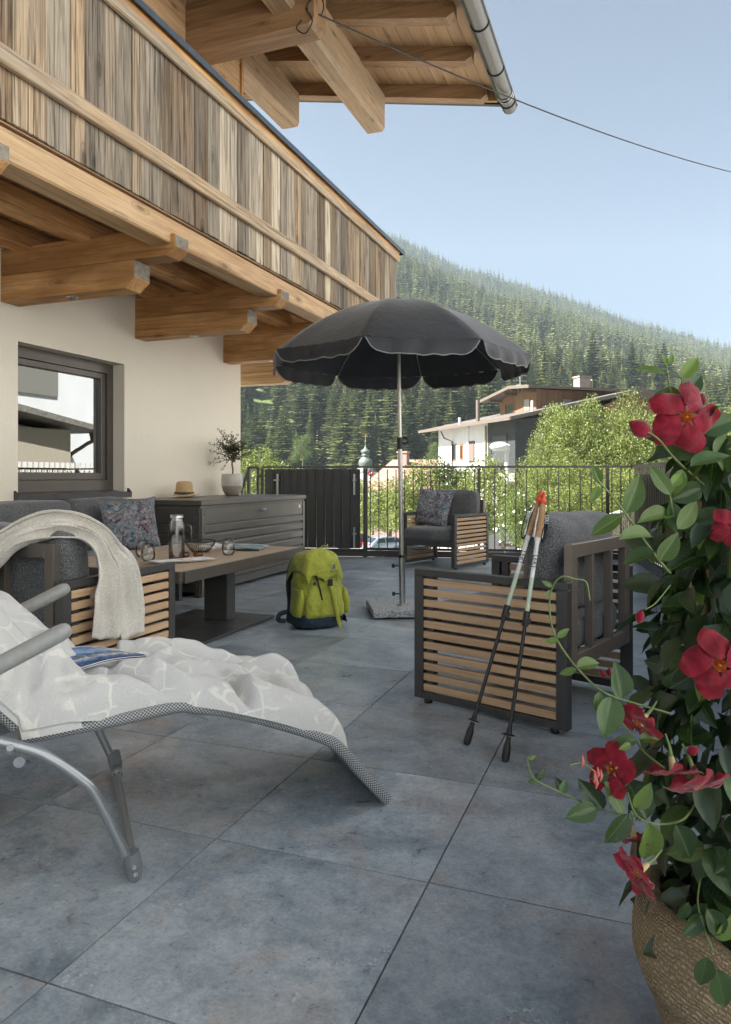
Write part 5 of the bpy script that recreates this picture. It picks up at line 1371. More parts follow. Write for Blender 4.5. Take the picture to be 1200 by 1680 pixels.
def leaf(base, tipdir, normal, length, young=False, root=vine):
    me = rnd.choice(LY if young else LM); o = bpy.data.objects.new('leaf', me); COL.objects.link(o); o.parent = root
    y = Vector(tipdir).normalized(); n = Vector(normal); n = (n - y * n.dot(y)).normalized(); x = y.cross(n).normalized()
    M = Matrix(((x.x, y.x, n.x, base.x), (x.y, y.y, n.y, base.y), (x.z, y.z, n.z, base.z), (0, 0, 0, 1))) @ Matrix.Scale(length, 4)
    o.matrix_basis = MW[root.name].inverted() @ M; return o
def spine(z):
    r = interp(z, [.25, .6, .9, 1.02, 1.12, 1.2], [.672, .668, .655, .625, .565, .535]); d = interp(z, [.25, .9, 1.2], [1.235, 1.22, 1.20]); return W(r, d, z)
def srad(z): return interp(z, [.25, .4, .7, .95, 1.04, 1.10, 1.2], [.17, .185, .165, .14, .085, .03, .01])
cnt = 0; cand = []
for k in range(880):
    z = rnd.uniform(.22, 1.07); a = rnd.uniform(0, 2 * math.pi); c = spine(z); rr_ = srad(z) * rnd.uniform(.62, 1.05)
    outd = Vector((math.cos(a), math.sin(a), 0)); p = c + outd * rr_; cand.append((p, outd, z, rr_ / srad(z)))
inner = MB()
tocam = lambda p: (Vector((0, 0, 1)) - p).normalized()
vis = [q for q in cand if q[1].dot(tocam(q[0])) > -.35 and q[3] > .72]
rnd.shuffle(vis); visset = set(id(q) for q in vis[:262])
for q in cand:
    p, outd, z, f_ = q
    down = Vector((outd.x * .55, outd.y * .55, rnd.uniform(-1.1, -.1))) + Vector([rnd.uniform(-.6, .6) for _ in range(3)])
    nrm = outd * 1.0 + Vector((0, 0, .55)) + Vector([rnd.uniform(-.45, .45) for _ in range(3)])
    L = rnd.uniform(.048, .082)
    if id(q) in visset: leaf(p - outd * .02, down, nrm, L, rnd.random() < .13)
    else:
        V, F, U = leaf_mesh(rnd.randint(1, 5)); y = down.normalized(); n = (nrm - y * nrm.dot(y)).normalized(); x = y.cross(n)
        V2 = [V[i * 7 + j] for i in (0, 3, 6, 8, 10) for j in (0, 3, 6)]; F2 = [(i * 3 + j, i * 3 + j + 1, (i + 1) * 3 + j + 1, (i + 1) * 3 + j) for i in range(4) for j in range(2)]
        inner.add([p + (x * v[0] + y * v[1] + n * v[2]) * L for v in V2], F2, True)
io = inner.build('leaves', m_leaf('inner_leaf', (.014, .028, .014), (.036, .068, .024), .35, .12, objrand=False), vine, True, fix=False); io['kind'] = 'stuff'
stm = MB()
STEM = plain('green_stem', (.12, .17, .05), .5, 0, .2, 60)
for k in range(7):
    a = k * .9; stm.tube(smooth_path([spine(z) + Vector((math.cos(a + z * 5), math.sin(a + z * 5), 0)) * .04 for z in np.linspace(.25, 1.05 - .03 * k, 8)], 4), .004, 6)
stm.build('stem', STEM, vine, True)
cane = MB()
for k, (a, b) in enumerate((((1158, 745, 1.33), (1150, 705, 1.33)), ((1170, 760, 1.36), (1165, 725, 1.36)), ((1147, 760, 1.32), (1138, 712, 1.32)))):
    top = SV(*b); bot = spine(.3) + (top - spine(1.05)) * .2; cane.tube([top - Vector((0, 0, .42)) + FW * .03, top], .006, 8)
cane.build('support_cane', plain('bamboo', (.42, .30, .17), .7, 0, .15, 40), vine, True)
# shoots with leaves: path in survey points, then leaves (px, py, angle on screen deg, length m, young)
def scr(ang): a = R(ang); return RT_ * math.cos(a) + UPV * math.sin(a)
def shoot(pts, leaves, r=.0022, d=1.1):
    P = smooth_path([SV(x, y, d if len(q) < 1 else q[0]) for (x, y, *q) in pts], 6)
    n_ = len(P); m = MB(); m.tube(P, [r * (1 - .45 * i / n_) for i in range(n_)], 6); m.build('shoot', STEM, vine, True)
    for (x, y, ang, L, yg, tilt) in leaves:
        dd = d + rnd.uniform(-.02, .02); b = SV(x, y, dd); dr = scr(ang) + FW * rnd.uniform(-.35, .25)
        nr = (-FW + UPV * tilt + RT_ * rnd.uniform(-.3, .3)); leaf(b, dr, nr, L, yg)
shoot([(1100, 940, 1.14), (1080, 917, 1.12), (1050, 876, 1.1), (1026, 842, 1.08), (1003, 812, 1.07), (984, 791, 1.06), (975, 775, 1.05)],
      [(1027, 842, 68, .064, True, .2), (1022, 845, 214, .056, True, .6), (984, 793, 110, .030, True, .1), (982, 797, 245, .030, True, .1), (1075, 905, 200, .052, False, 1.2), (1082, 920, 60, .05, True, .3), (1070, 880, 178, .058, True, 1.6)], d=1.08)
shoot([(1110, 880, 1.16), (1106, 850, 1.14), (1100, 815, 1.13), (1098, 790, 1.12)], [(1103, 845, 186, .062, True, 1.3), (1108, 872, 95, .05, False, .2), (1100, 812, 120, .055, True, .1), (1112, 868, 48, .062, True, .3), (1099, 798, 40, .035, True, .4)], d=1.12)
# top of the plant
shoot([(1132, 770, 1.20), (1120, 745, 1.18), (1118, 700, 1.17), (1098, 632, 1.16), (1094, 600, 1.15)], [(1093, 613, 164, .050, True, 1.1), (1095, 600, 112, .022, True, .2), (1098, 598, 75, .018, True, .2), (1120, 650, 184, .052, True, .4)], d=1.16)
shoot([(1150, 770, 1.2), (1126, 690, 1.18), (1120, 650, 1.17), (1119, 620, 1.16)], [(1120, 620, 55, .042, True, .3), (1118, 622, 160, .026, False, 1.3), (1120, 655, 50, .060, False, .3), (1150, 710, 25, .066, False, .3), (1140, 750, 160, .062, False, .4), (1110, 720, 170, .050, False, .3)], d=1.17)
shoot([(1160, 800, 1.18), (1110, 755, 1.15), (1082, 722, 1.12), (1062, 708, 1.11)], [(1133, 765, 20, .065, False, 1.6), (1120, 770, 250, .05, True, .3), (1150, 800, 200, .06, False, .2)], d=1.14)
# long loops low on the left
shoot([(1100, 1170, 1.12), (1050, 1156, 1.1), (990, 1135, 1.07), (945, 1093, 1.05), (912, 1045, 1.03), (902, 1000, 1.02), (906, 965, 1.01), (922, 946, 1.0), (945, 950, 1.0)],
      [(916, 1048, 195, .020, True, .2), (914, 1046, 40, .022, True, .2), (946, 1095, 12, .036, True, 1.0), (946, 1098, 200, .026, True, .3), (985, 1135, 250, .030, True, .2), (1020, 1145, 96, .052, False, .3), (1004, 1142, 255, .060, False, .2), (906, 962, 150, .018, True, .2), (903, 968, 230, .014, True, .2)], .0018, 1.04)
shoot([(1060, 1340, 1.12), (1020, 1336, 1.1), (975, 1324, 1.08), (921, 1300, 1.05), (879, 1279, 1.03), (867, 1255, 1.02), (866, 1241, 1.01)],
      [(922, 1300, 70, .020, False, .2), (926, 1302, 118, .026, False, .2), (978, 1325, 190, .050, False, .5), (879, 1280, 50, .022, False, .2), (879, 1280, 190, .012, True, .2), (990, 1328, 130, .055, False, .2), (1022, 1335, 115, .052, True, .3), (868, 1246, 30, .012, True, .3)], .0018, 1.06)
shoot([(1090, 1260, 1.12), (1058, 1235, 1.1), (1040, 1210, 1.08), (1015, 1180, 1.07), (1002, 1176, 1.06)], [(1045, 1215, 185, .036, False, .5), (1048, 1212, 2, .034, True, .8), (1035, 1220, 200, .02, True, .3)], .0018, 1.07)
shoot([(1140, 1320, 1.12), (1120, 1345, 1.1), (1085, 1352, 1.08), (1055, 1345, 1.07), (1040, 1330, 1.06), (1030, 1300, 1.06)], [(1065, 1350, 272, .070, True, .15), (1060, 1345, 110, .060, False, .3), (1108, 1352, 298, .075, False, .2), (1030, 1335, 235, .056, False, .3), (1042, 1325, 60, .045, True, .3), (1000, 1270, 200, .03, False, .3)], .002, 1.07)
shoot([(1170, 1560, 1.06), (1155, 1520, 1.08), (1145, 1480, 1.1), (1150, 1440, 1.12)], [(1160, 1570, 262, .050, False, .2), (1175, 1590, 285, .062, False, .3), (1152, 1500, 215, .045, False, .4), (1175, 1540, 60, .05, True, .3), (1130, 1480, 245, .035, False, .2), (1160, 1490, 300, .05, False, .2)], .002, 1.07)
# curling tendril tips
for pts in (((945, 950, 1.0), (962, 955, 1.0), (968, 985, 1.0)), ((1000, 1290, 1.06), (975, 1265, 1.05), (955, 1252, 1.05), (935, 1255, 1.04)), ((1100, 960, 1.1), (1075, 990, 1.08), (1058, 1000, 1.07))):
    m = MB(); m.tube(smooth_path([SV(*p) for p in pts], 6), .0011, 5); m.build('tendril', STEM, vine, True)
# flowers
TRMP = plain('pale_trumpet', (.42, .33, .16), .6, 0, .3, 60); PET = m_petal(); THR = plain('flower_throat', (.50, .16, .03), .6, 0, .3, 200)
def flower(c, face, size, name='flower', openness=1.0, roll=0.0):
    fl = empty(name, c, 0, vine); z = Vector(face).normalized(); x = z.cross(UPV)
    x = x.normalized() if x.length > .1 else Vector((1, 0, 0)); y = z.cross(x)
    B = Matrix(((x.x, y.x, z.x, c.x), (x.y, y.y, z.y, c.y), (x.z, y.z, z.z, c.z), (0, 0, 0, 1)))
    fl.matrix_basis = MW[vine.name].inverted() @ B; MW[fl.name] = B
    for k in range(5):
        a0 = roll + k * 2 * math.pi / 5; m = MB(); P = []; sd_ = rnd.uniform(0, 9)
        for i in range(11):
            u = i / 10; row = []
            for j in range(9):
                s_ = -1 + 2 * j / 8
                hw = .12 + .86 * (u ** .85) * (1 if u < .72 else (1 - ((u - .72) / .28) ** 2.4 * .62))
                rad = size / 2 * (.16 + .90 * u); aa = s_ * hw * .95 / (.35 + u * .9)
                aa = s_ * hw * 1.0 / max(.45, (.16 + .9 * u)) * .80 + .10 * u
                if s_ > 0: rad *= 1 + .16 * u * u * s_
                else: rad *= 1 + .20 * u * u * s_
                lift = size * (.16 * u ** 1.2 * (1 - openness) - .16 * u ** 2.2 * openness + .07 * s_ * u - .05 * u * u * s_ * s_ + .040 * u * math.sin(u * 7 + s_ * 4 + sd_) + .025 * noise.noise(Vector((u * 3, s_ * 2, sd_))))
                row.append((rad * math.cos(a0 + aa), rad * math.sin(a0 + aa), lift))
            P.append(row)
        m.grid(P); m.build('petal', PET, fl, fix=False)
    m = MB(); m.lathe([(size * .102, .0), (size * .079, -size * .12), (size * .053, -size * .31)], (0, 0, 0), 16); m.build('trumpet', TRMP, fl, fix=False)
    m = MB(); m.lathe([(size * .10, .001), (size * .075, -size * .12), (size * .0, -size * .20)], (0, 0, 0), 16); m.lathe([(size * .018, -size * .1), (size * .02, .0), (0, size * .01)], (0, 0, 0), 8); m.build('throat', THR, fl, fix=False)
    m = MB(); m.tube([(0, 0, -size * .28), (0, 0, -size * .5), (size * .05, 0, -size * .75)], [size * .045, size * .03, size * .02], 8); m.build('calyx', STEM, fl)
    return fl
C_ = -FW
flower(SV(1128, 684, 1.13), C_ + UPV * .05 + RT_ * .05, .099, roll=.3)
flower(SV(1182, 1092, 1.06), C_ - RT_ * .1, .092, roll=.9)
flower(SV(1047, 1188, 1.08), C_ * .35 - RT_ * .7 - UPV * .5, .068, openness=.6)
flower(SV(1003, 1262, 1.06), C_ * .55 - RT_ * .6 + UPV * .25, .070, openness=.4, roll=.5)
flower(SV(1022, 1250, 1.09), C_ * .2 + RT_ * .7 + UPV * .3, .050, openness=.3)
flower(SV(1106, 1268, 1.05), C_ * .4 - UPV * .9, .072, openness=.6, roll=.2)
flower(SV(1148, 1292, 1.04), C_ * .5 - UPV * .75 + RT_ * .1, .082, openness=.8)
flower(SV(1045, 1432, 1.04), C_ * .3 - RT_ * .8 - UPV * .4, .072, openness=.35, roll=.7)
flower(SV(1040, 1372, 1.12), C_ * .2 - UPV * .8, .05, openness=.3)
flower(SV(1205, 865, 1.10), C_, .06, roll=.1)
def bud(a, b, rad, nm='bud'):
    a, b = SV(*a), SV(*b); m = MB(); P = [a.lerp(b, t) for t in (0, .1, .3, .55, .8, .95, 1)]; m.tube(P, [rad * .3, rad * .5, rad * .95, rad, rad * .65, rad * .25, rad * .05], 10); m.build(nm, PET, vine, True)
bud((1068, 714, 1.12), (1033, 692, 1.12), .0135); bud((1048, 1022, 1.08), (1053, 1000, 1.08), .007); bud((1146, 668, 1.16), (1154, 645, 1.16), .009)
bud((1140, 1238, 1.06), (1133, 1224, 1.06), .009); bud((992, 1112, 1.06), (986, 1098, 1.06), .004); bud((999, 1108, 1.06), (1000, 1096, 1.06), .004)
m = MB(); 
for (x, y) in ((975, 1270), (980, 1264), (985, 1268), (978, 1280), (955, 1244)): m.tube([SV(x, y + 14, 1.05), SV(x + 2, y + 5, 1.05), SV(x + 1, y - 6, 1.05)], [.001, .003, .0005], 6)
m.build('bud_cluster', plain('pink_bud', (.5, .12, .10), .5), vine, True)
# ================================================================ VALLEY AND MOUNTAIN
GZ = -5.45
def ridgeA(px): return interp(px, [-600, 0, 400, 640, 760, 900, 1000, 1100, 1200, 1500, 2200], [330, 345, 372, 405, 462, 503, 540, 570, 598, 650, 700])
def ridgeB(px): return interp(px, [-600, 0, 400, 640, 700, 760, 840, 900, 1000, 1100, 1200, 1500, 2200], [250, 270, 320, 380, 408, 438, 458, 478, 512, 540, 566, 630, 680])
def hgt(r, d):
    px = 600 + 1185 * r / max(d, 1)
    DA, DB = 820.0, 1500.0
    zA = 1 + (781 - ridgeA(px)) * DA / 1185 - 20; zB = 1 + (781 - ridgeB(px)) * DB / 1185 - 20
    base = 205.0
    if d <= base: z = GZ
    elif d < DA:
        t = (d - base) / (DA - base); z = GZ + (zA - GZ) * (t ** 1.12)
    elif d < DB:
        t = (d - DA) / (DB - DA); z = zA + (zB - zA) * (t ** 1.35)
    else: z = zB - (d - DB) * .35
    amp = min(1, max(0, (d - base) / 200)); edge = 1 - math.exp(-((d - DA) / 90) ** 2) * .7 - math.exp(-((d - DB) / 120) ** 2) * .6
    z += amp * edge * (noise.noise(Vector((r / 130, d / 130, 0))) * 13 + noise.noise(Vector((r / 45, d / 45, 4))) * 4)
    return z
ROT = Matrix.Rotation(0.362, 4, 'Z')
mb = MB(); ds = list(np.linspace(-30, 200, 8)) + list(np.linspace(208, 1600, 90)) + [1800, 2100]
P = []
for d in ds:
    half = 150 + abs(d) * 1.05
    P.append([(-half + 2 * half * i / 110, d, hgt(-half + 2 * half * i / 110, d)) for i in range(111)])
mb.grid(P); mb.v = [tuple(ROT @ Vector(v)) for v in mb.v]
t = NT('hillside'); v = t.coord(rnd=False); n = t.noise(v, .012, 5, .6); n2 = t.noise(v, .25, 5, .65)
c = t.ramp(n2, [(.3, (.045, .065, .022)), (.5, (.10, .13, .045)), (.7, (.19, .21, .085))]); t.set(c, .95, 0, .1); t.bump(n2, .6, .8); HILL = t.m
hill = mb.build('mountain_slope', HILL); tag(hill, kind='structure')
# near ground of the village: street and grass
t = NT('street_ground'); v = t.coord(rnd=False); n = t.noise(v, .6, 5); t.set(t.ramp(n, [(.3, (.30, .295, .28)), (.7, (.42, .41, .39))]), .9, 0, .2); STREET = t.m
m = MB(); pts = [(-40, 12), (45, 12), (60, 75), (-45, 75)]; m.prism([(W(a, b).x, W(a, b).y) for a, b in pts], .02, 'z', GZ + .01); o = m.build('street', STREET); tag(o, kind='structure')
t = NT('grass_lawn'); v = t.coord(rnd=False); n = t.noise(v, 2.5, 6, .7); t.set(t.ramp(n, [(.3, (.05, .09, .02)), (.7, (.13, .17, .05))]), .95, 0, .1); t.bump(n, .8, .1); LAWN = t.m
m = MB(); pts = [(-60, 75.2), (75, 75.2), (150, 215), (-150, 215)]; m.prism([(W(a, b).x, W(a, b).y) for a, b in pts], .02, 'z', GZ + .03); o = m.build('meadow', LAWN); tag(o, kind='structure')
# ---------------------------------------------------------------- spruces
def spruce_mesh(seed, tiers, per, detail, H=1.0):
    r = random.Random(seed); m = MB(); R0 = .205
    for i in range(tiers):
        f = i / tiers; z = .07 + .93 * f ** .92; rad = R0 * (1 - f) ** .86 * (1 + .18 * r.uniform(-1, 1)) + .006
        nb = max(4, int(per * (1 - .55 * f)))
        for k in range(nb):
            if r.random() < .12: continue
            a = 2 * math.pi * (k + r.uniform(-.3, .3)) / nb + i * 1.7; L = rad * r.uniform(.7, 1.15); dr = .20 * L + .02 * (1 - f)
            wd = L * (.30 if detail else .45) * r.uniform(.8, 1.2); u = Vector((math.cos(a), math.sin(a), 0)); s_ = Vector((-u.y, u.x, 0))
            z0 = z + .006; p0 = Vector((0, 0, z0)); p1 = u * L * .55 + Vector((0, 0, z - dr * .45)); p2 = u * L + Vector((0, 0, z - dr + .012 * r.uniform(0, 1)))
            dn = Vector((0, 0, -.018 * (1 - f) - .006))
            if detail:
                m.add([p0, p1 + s_ * wd, p2, p1 - s_ * wd, p1 + dn * 1.6], [(0, 1, 4), (1, 2, 4), (2, 3, 4), (3, 0, 4), ])
                for q in (-1, 1):
                    b = p0.lerp(p1, .8); e = b + u * L * .32 + s_ * q * wd * 1.5 + dn * .8; m.add([b, e + u * .008, p1 + dn, b + dn * 1.8], [(0, 1, 2), (0, 2, 3)])
            else: m.add([p0, p1 + s_ * wd, p2 + dn, p1 - s_ * wd], [(0, 1, 2), (0, 2, 3)])
    m.add([(0, 0, 1.03), (.008, 0, .93), (-.005, .007, .93), (-.005, -.007, .93)], [(0, 1, 2), (0, 2, 3), (0, 3, 1)])
    return m
def spruce_mat(name, c1, c2, tr=.12):
    t = NT(name); geo = t.new('ShaderNodeNewGeometry'); oi = t.rand(); v = t.coord()
    pn = t.noise(geo.outputs['Position'], .022, 3, .6); pn = t.ramp(pn, [(.40, 0.0), (.60, 1.0)])
    f = t.math('ADD', t.math('ADD', t.math('MULTIPLY', geo.outputs['Random Per Island'], .30), t.math('MULTIPLY', oi, .40)), t.math('MULTIPLY', pn, .30))
    c = t.ramp(f, [(.1, c1), (.85, c2)]); t.set(c, .8, 0, .12)
    tl = t.new('ShaderNodeBsdfTranslucent'); t.l(c, tl.inputs[0]); mx = t.new('ShaderNodeMixShader'); mx.inputs[0].default_value = tr
    t.l(t.b.outputs[0], mx.inputs[1]); t.l(tl.outputs[0], mx.inputs[2]); t.l(mx.outputs[0], t.out.inputs[0]); return t.m
SPR = spruce_mat('spruce_needles', (.018, .038, .018), (.235, .255, .100), .2); TRK = plain('spruce_bark', (.10, .075, .055), .9, 0, .2, 3)
near_m = [spruce_mesh(s_, 34, 15, True).mesh('crown', SPR, fix=False) for s_ in (1, 2, 3, 4)]
far_m = [spruce_mesh(s_, 17, 9, False).mesh('distant_spruce', SPR, fix=False) for s_ in (5, 6, 7)]
tkm = MB(); tkm.tube([(0, 0, -.02), (0, 0, .5), (0, 0, .97)], [.014, .009, .002], 7); tkm = tkm.mesh('trunk', TRK)
rs_ = random.Random(99); trees = []
gd = 208.0
step = 9.0
while gd < 1640:
    half = gd * .62 + 30; x = -half * .62 - 20
    while x < half + 20:
        r_ = x + rs_.uniform(-3.2, 3.2); d_ = gd + rs_.uniform(-3.2, 3.2); x += step * (1 if gd < 900 else 1.2)
        px = 600 + 1185 * r_ / d_
        # open meadow left of the village
        if 408 < px < 468 + 26 * math.sin(d_ / 31) and 232 < d_ < 430: continue
        if 466 < px < 478 and 232 < d_ < 330: continue
        if px > 1240 and d_ < 230: continue
        n_ = noise.noise(Vector((r_ / 38, d_ / 38, 2)))
        if n_ > .42 and d_ < 1000 and rs_.random() < .7: continue
        h = rs_.choice((rs_.uniform(15, 24), rs_.uniform(22, 34), rs_.uniform(24, 36))) * (1.08 if d_ < 350 else 1.0) * (.82 + .3 * (noise.noise(Vector((r_ / 70, d_ / 70, 9))) + .5))
        trees.append((r_, d_, hgt(r_, d_) - .4, h))
    gd += step * (1 if gd < 900 else 1.25)
# a few single trees standing free on the meadow edge
for (px, d_, h) in ((407, 222, 24), (418, 214, 25), (430, 218, 25.5), (460, 214, 24.5), (472, 225, 21), (447, 260, 14), (395, 230, 21), (497, 212, 13), (520, 216, 12), (546, 224, 17), (575, 214, 15), (622, 211, 17), (640, 214, 15), (688, 214, 19), (727, 208, 17)):
    r_ = (px - 600) / 1185 * d_; trees.append((r_, d_, hgt(r_, d_) - .4, h))
inview = [q for q in trees if 380 < 600 + 1185 * q[0] / q[1] < 1230]
inview.sort(key=lambda q: q[1] / q[3]); nearset = set(id(q) for q in inview[:290])
k = 0
zones = [(420, 'at the house corner'), (445, 'above the stair railing'), (475, 'above the left screen end'), (510, 'above the screen middle'), (545, 'above the right screen half'), (580, 'left of the church dome'), (625, 'behind the church dome'), (655, 'just left of the parasol pole'), (690, 'just right of the parasol pole'), (720, 'beside the hotel eave'), (770, 'behind the white hotel wall'), (820, 'left of the hotel attic'), (880, 'behind the attic windows'), (940, 'left of the hotel chimney'), (1000, 'right of the hotel chimney'), (1060, 'behind the hotel gable end'), (1110, 'left of the top bloom'), (1160, 'behind the top bloom'), (9999, 'at the right forest end')]
ORD = ['first', 'second', 'third', 'fourth', 'fifth', 'sixth', 'seventh', 'eighth', 'ninth', 'tenth', 'eleventh', 'twelfth', 'thirteenth', 'fourteenth', 'fifteenth', 'sixteenth', 'seventeenth', 'eighteenth', 'nineteenth', 'twentieth']
lab_of = {}; zz_ = {}
for q in inview[:290]:
    pxq = 600 + 1185 * q[0] / q[1]; zn = next(nm for lim, nm in zones if pxq < lim); row = 'front row' if q[1] < 225 else ('second row' if q[1] < 245 else 'back row')
    zz_.setdefault((zn, row), []).append((pxq, id(q)))
for (zn, row), L_ in zz_.items():
    for i_, (_, idq) in enumerate(sorted(L_)): lab_of[idq] = '%s spruce from left, %s, %s' % (ORD[min(i_, 19)], row, zn)
for q in inview[:290]:
    r_, d_, z, h = q; px = 600 + 1185 * r_ / d_
    t = empty('spruce_tree', W(r_, d_, z), 0); w_ = rs_.uniform(.85, 1.2)
    t.rotation_euler = (0, 0, rs_.uniform(0, 6)); t.scale = (h * w_, h * w_, h)
    tag(t, lab_of[id(q)], 'tree', 'spruces of the mountain forest')
    c = bpy.data.objects.new('crown', near_m[k % 4]); COL.objects.link(c); c.parent = t
    c2_ = bpy.data.objects.new('trunk', tkm); COL.objects.link(c2_); c2_.parent = t; k += 1
# everything further up: one instanced wood
rest = [q for q in trees if id(q) not in nearset]
me = bpy.data.meshes.new('forest_points'); me.from_pydata([tuple(W(q[0], q[1], q[2])) for q in rest], [], [])
at = me.attributes.new('h', 'FLOAT', 'POINT'); at.data.foreach_set('value', [q[3] for q in rest])
at = me.attributes.new('rot', 'FLOAT', 'POINT'); at.data.foreach_set('value', [rs_.uniform(0, 6.28) for _ in rest])
at = me.attributes.new('kind', 'INT', 'POINT'); at.data.foreach_set('value', [rs_.randint(0, 2) for _ in rest])
fo = bpy.data.objects.new('forest', me); COL.objects.link(fo); tag(fo, 'dense spruce forest covering the mountain slope', 'forest', kind='stuff')
ng = bpy.data.node_groups.new('forest_scatter', 'GeometryNodeTree')
ng.interface.new_socket('Geometry', in_out='INPUT', socket_type='NodeSocketGeometry'); ng.interface.new_socket('Geometry', in_out='OUTPUT', socket_type='NodeSocketGeometry')
gi = ng.nodes.new('NodeGroupInput'); go = ng.nodes.new('NodeGroupOutput'); iop = ng.nodes.new('GeometryNodeInstanceOnPoints'); g2i = ng.nodes.new('GeometryNodeGeometryToInstance')
protos = []
for me_ in far_m:
    oi_ = ng.nodes.new('GeometryNodeObjectInfo'); po = bpy.data.objects.new('distant_spruce', me_); protos.append(po); oi_.inputs['Object'].default_value = po; oi_.transform_space = 'ORIGINAL'; oi_.inputs['As Instance'].default_value = True
    ng.links.new(oi_.outputs['Geometry'], g2i.inputs[0])
def attr(nm, ty):
    a = ng.nodes.new('GeometryNodeInputNamedAttribute'); a.data_type = ty; a.inputs['Name'].default_value = nm; return a.outputs[0]
ng.links.new(gi.outputs[0], iop.inputs['Points']); ng.links.new(g2i.outputs[0], iop.inputs['Instance']); iop.inputs['Pick Instance'].default_value = True
ng.links.new(attr('kind', 'INT'), iop.inputs['Instance Index'])
cx_ = ng.nodes.new('ShaderNodeCombineXYZ'); ng.links.new(attr('rot', 'FLOAT'), cx_.inputs[2]); ng.links.new(cx_.outputs[0], iop.inputs['Rotation'])
ng.links.new(attr('h', 'FLOAT'), iop.inputs['Scale']); ng.links.new(iop.outputs[0], go.inputs[0])
fm = fo.modifiers.new('scatter', 'NODES'); fm.node_group = ng
print('trees', len(trees), 'near', min(290, len(inview)))
# ================================================================ BROADLEAF TREES AND SHRUBS
def crown_mesh(name, seed, n, leaf=.085, lobes=9, mat=None, flat=1.0, fill=.55):
    r = random.Random(seed); L = []
    for k in range(lobes):
        a = r.uniform(0, 6.28); e = math.asin(r.uniform(-.75, 1)); q = r.uniform(.45, .80); L.append((Vector((math.cos(a) * math.cos(e) * q, math.sin(a) * math.cos(e) * q, math.sin(e) * q * flat)), r.uniform(.16, .32) if lobes > 20 else r.uniform(.28, .42)))
    L.append((Vector((0, 0, 0)), .6)); tot = sum(b * b for _, b in L); vs = []; fs = []
    for c, b in L:
        for _ in range(int(n * b * b / tot)):
            d_ = Vector([r.gauss(0, 1) for _ in range(3)]).normalized(); rr_ = b * (1 - fill * r.random() ** 1.8)
            wv = 1 + .28 * noise.noise(d_ * 3.1 + c * 5) + .16 * noise.noise(d_ * 8 + c * 9)
            p = c + d_ * rr_ * wv; u = (d_ * .3 + Vector([r.uniform(-1, 1) for _ in range(3)])).normalized(); v = u.cross(Vector([r.uniform(-1, 1) for _ in range(3)]).normalized() + d_ * .8).normalized()
            l_ = leaf * r.uniform(.6, 1.3); i = len(vs); vs += [p, p + u * l_ * .5 + v * l_ * .34, p + u * l_, p + u * l_ * .5 - v * l_ * .34]; fs.append((i, i + 1, i + 2, i + 3))
    me = bpy.data.meshes.new(name); me.from_pydata([tuple(v) for v in vs], [], fs); me.materials.append(mat); me.update(); return me
LFG = m_leaf('broadleaf_bright', (.055, .085, .022), (.25, .285, .085), .5, .35); LFD = m_leaf('broadleaf_mid', (.05, .08, .022), (.15, .19, .055), .5, .3)
CR = [crown_mesh('crown', s_, 26000, .034, 42, LFG, fill=.45) for s_ in (1, 2)] + [crown_mesh('crown', 3, 9000, .05, 24, LFD)]
SH = [crown_mesh('foliage', s_, 9000, .052, 26, m_, fill=.45) for s_, m_ in ((4, LFG), (5, LFD))]
tk2 = MB(); tk2.tube([(0, 0, -1.25), (.02, 0, -.6), (0, .02, -.1), (0, 0, .2)], [.05, .04, .03, .012], 8)
for a in (0.3, 1.6, 2.9, 4.1, 5.3): tk2.tube([(0, 0, -.55), (.18 * math.cos(a), .18 * math.sin(a), -.2), (.42 * math.cos(a), .42 * math.sin(a), .15)], [.022, .015, .005], 6)
tk2 = tk2.mesh('trunk', BARK)
def btree(px, py, d, rx, rz_, k, label, cat='tree', nm='broadleaf_tree', grp='broadleaf trees behind the railing'):
    r_ = (px - 600) / 1185 * d; z = 1 - (py - 781.4) / 1185 * d
    me = (CR if cat == 'tree' else SH)[k]
    base = W(r_, d, z - 1.2 * rz_ if cat == 'tree' else z - rz_ * .75)
    t = thing(nm, label, cat, base, 0, grp)
    c = bpy.data.objects.new('crown' if cat == 'tree' else 'foliage', me); COL.objects.link(c); c.parent = t; c.location = (0, 0, 1.2 * rz_ if cat == 'tree' else rz_ * .75); c.scale = (rx, rx, rz_)
    c.rotation_euler = (0, 0, random.uniform(0, 6))
    q = bpy.data.objects.new('trunk', tk2); COL.objects.link(q); q.parent = t; q.location = c.location; q.scale = (rx, rx, rz_ if cat == 'tree' else rz_ * .6)
    return t
btree(902, 775, 38, 1.9, 2.7, 1, 'bright green broadleaf tree in front of the dark grey hotel corner')
btree(955, 745, 37, 2.6, 3.5, 0, 'bright green broadleaf tree before the middle of the hotel gable')
btree(1035, 755, 36, 2.6, 3.3, 1, 'bright green broadleaf tree left of the flowering climber bloom')
btree(925, 820, 33, 2.2, 2.3, 1, 'lower bright green tree close behind the middle railing')
btree(1010, 830, 32, 2.3, 2.2, 0, 'lower bright green tree close behind the railing corner')
btree(1110, 800, 42, 3.6, 2.6, 0, 'bright green broadleaf tree behind the side railing')
btree(1240, 800, 60, 7, 5, 1, 'broadleaf tree at the right picture edge behind the side railing')
btree(1195, 720, 120, 8, 7, 0, 'pale green round tree at the foot of the forest on the right')
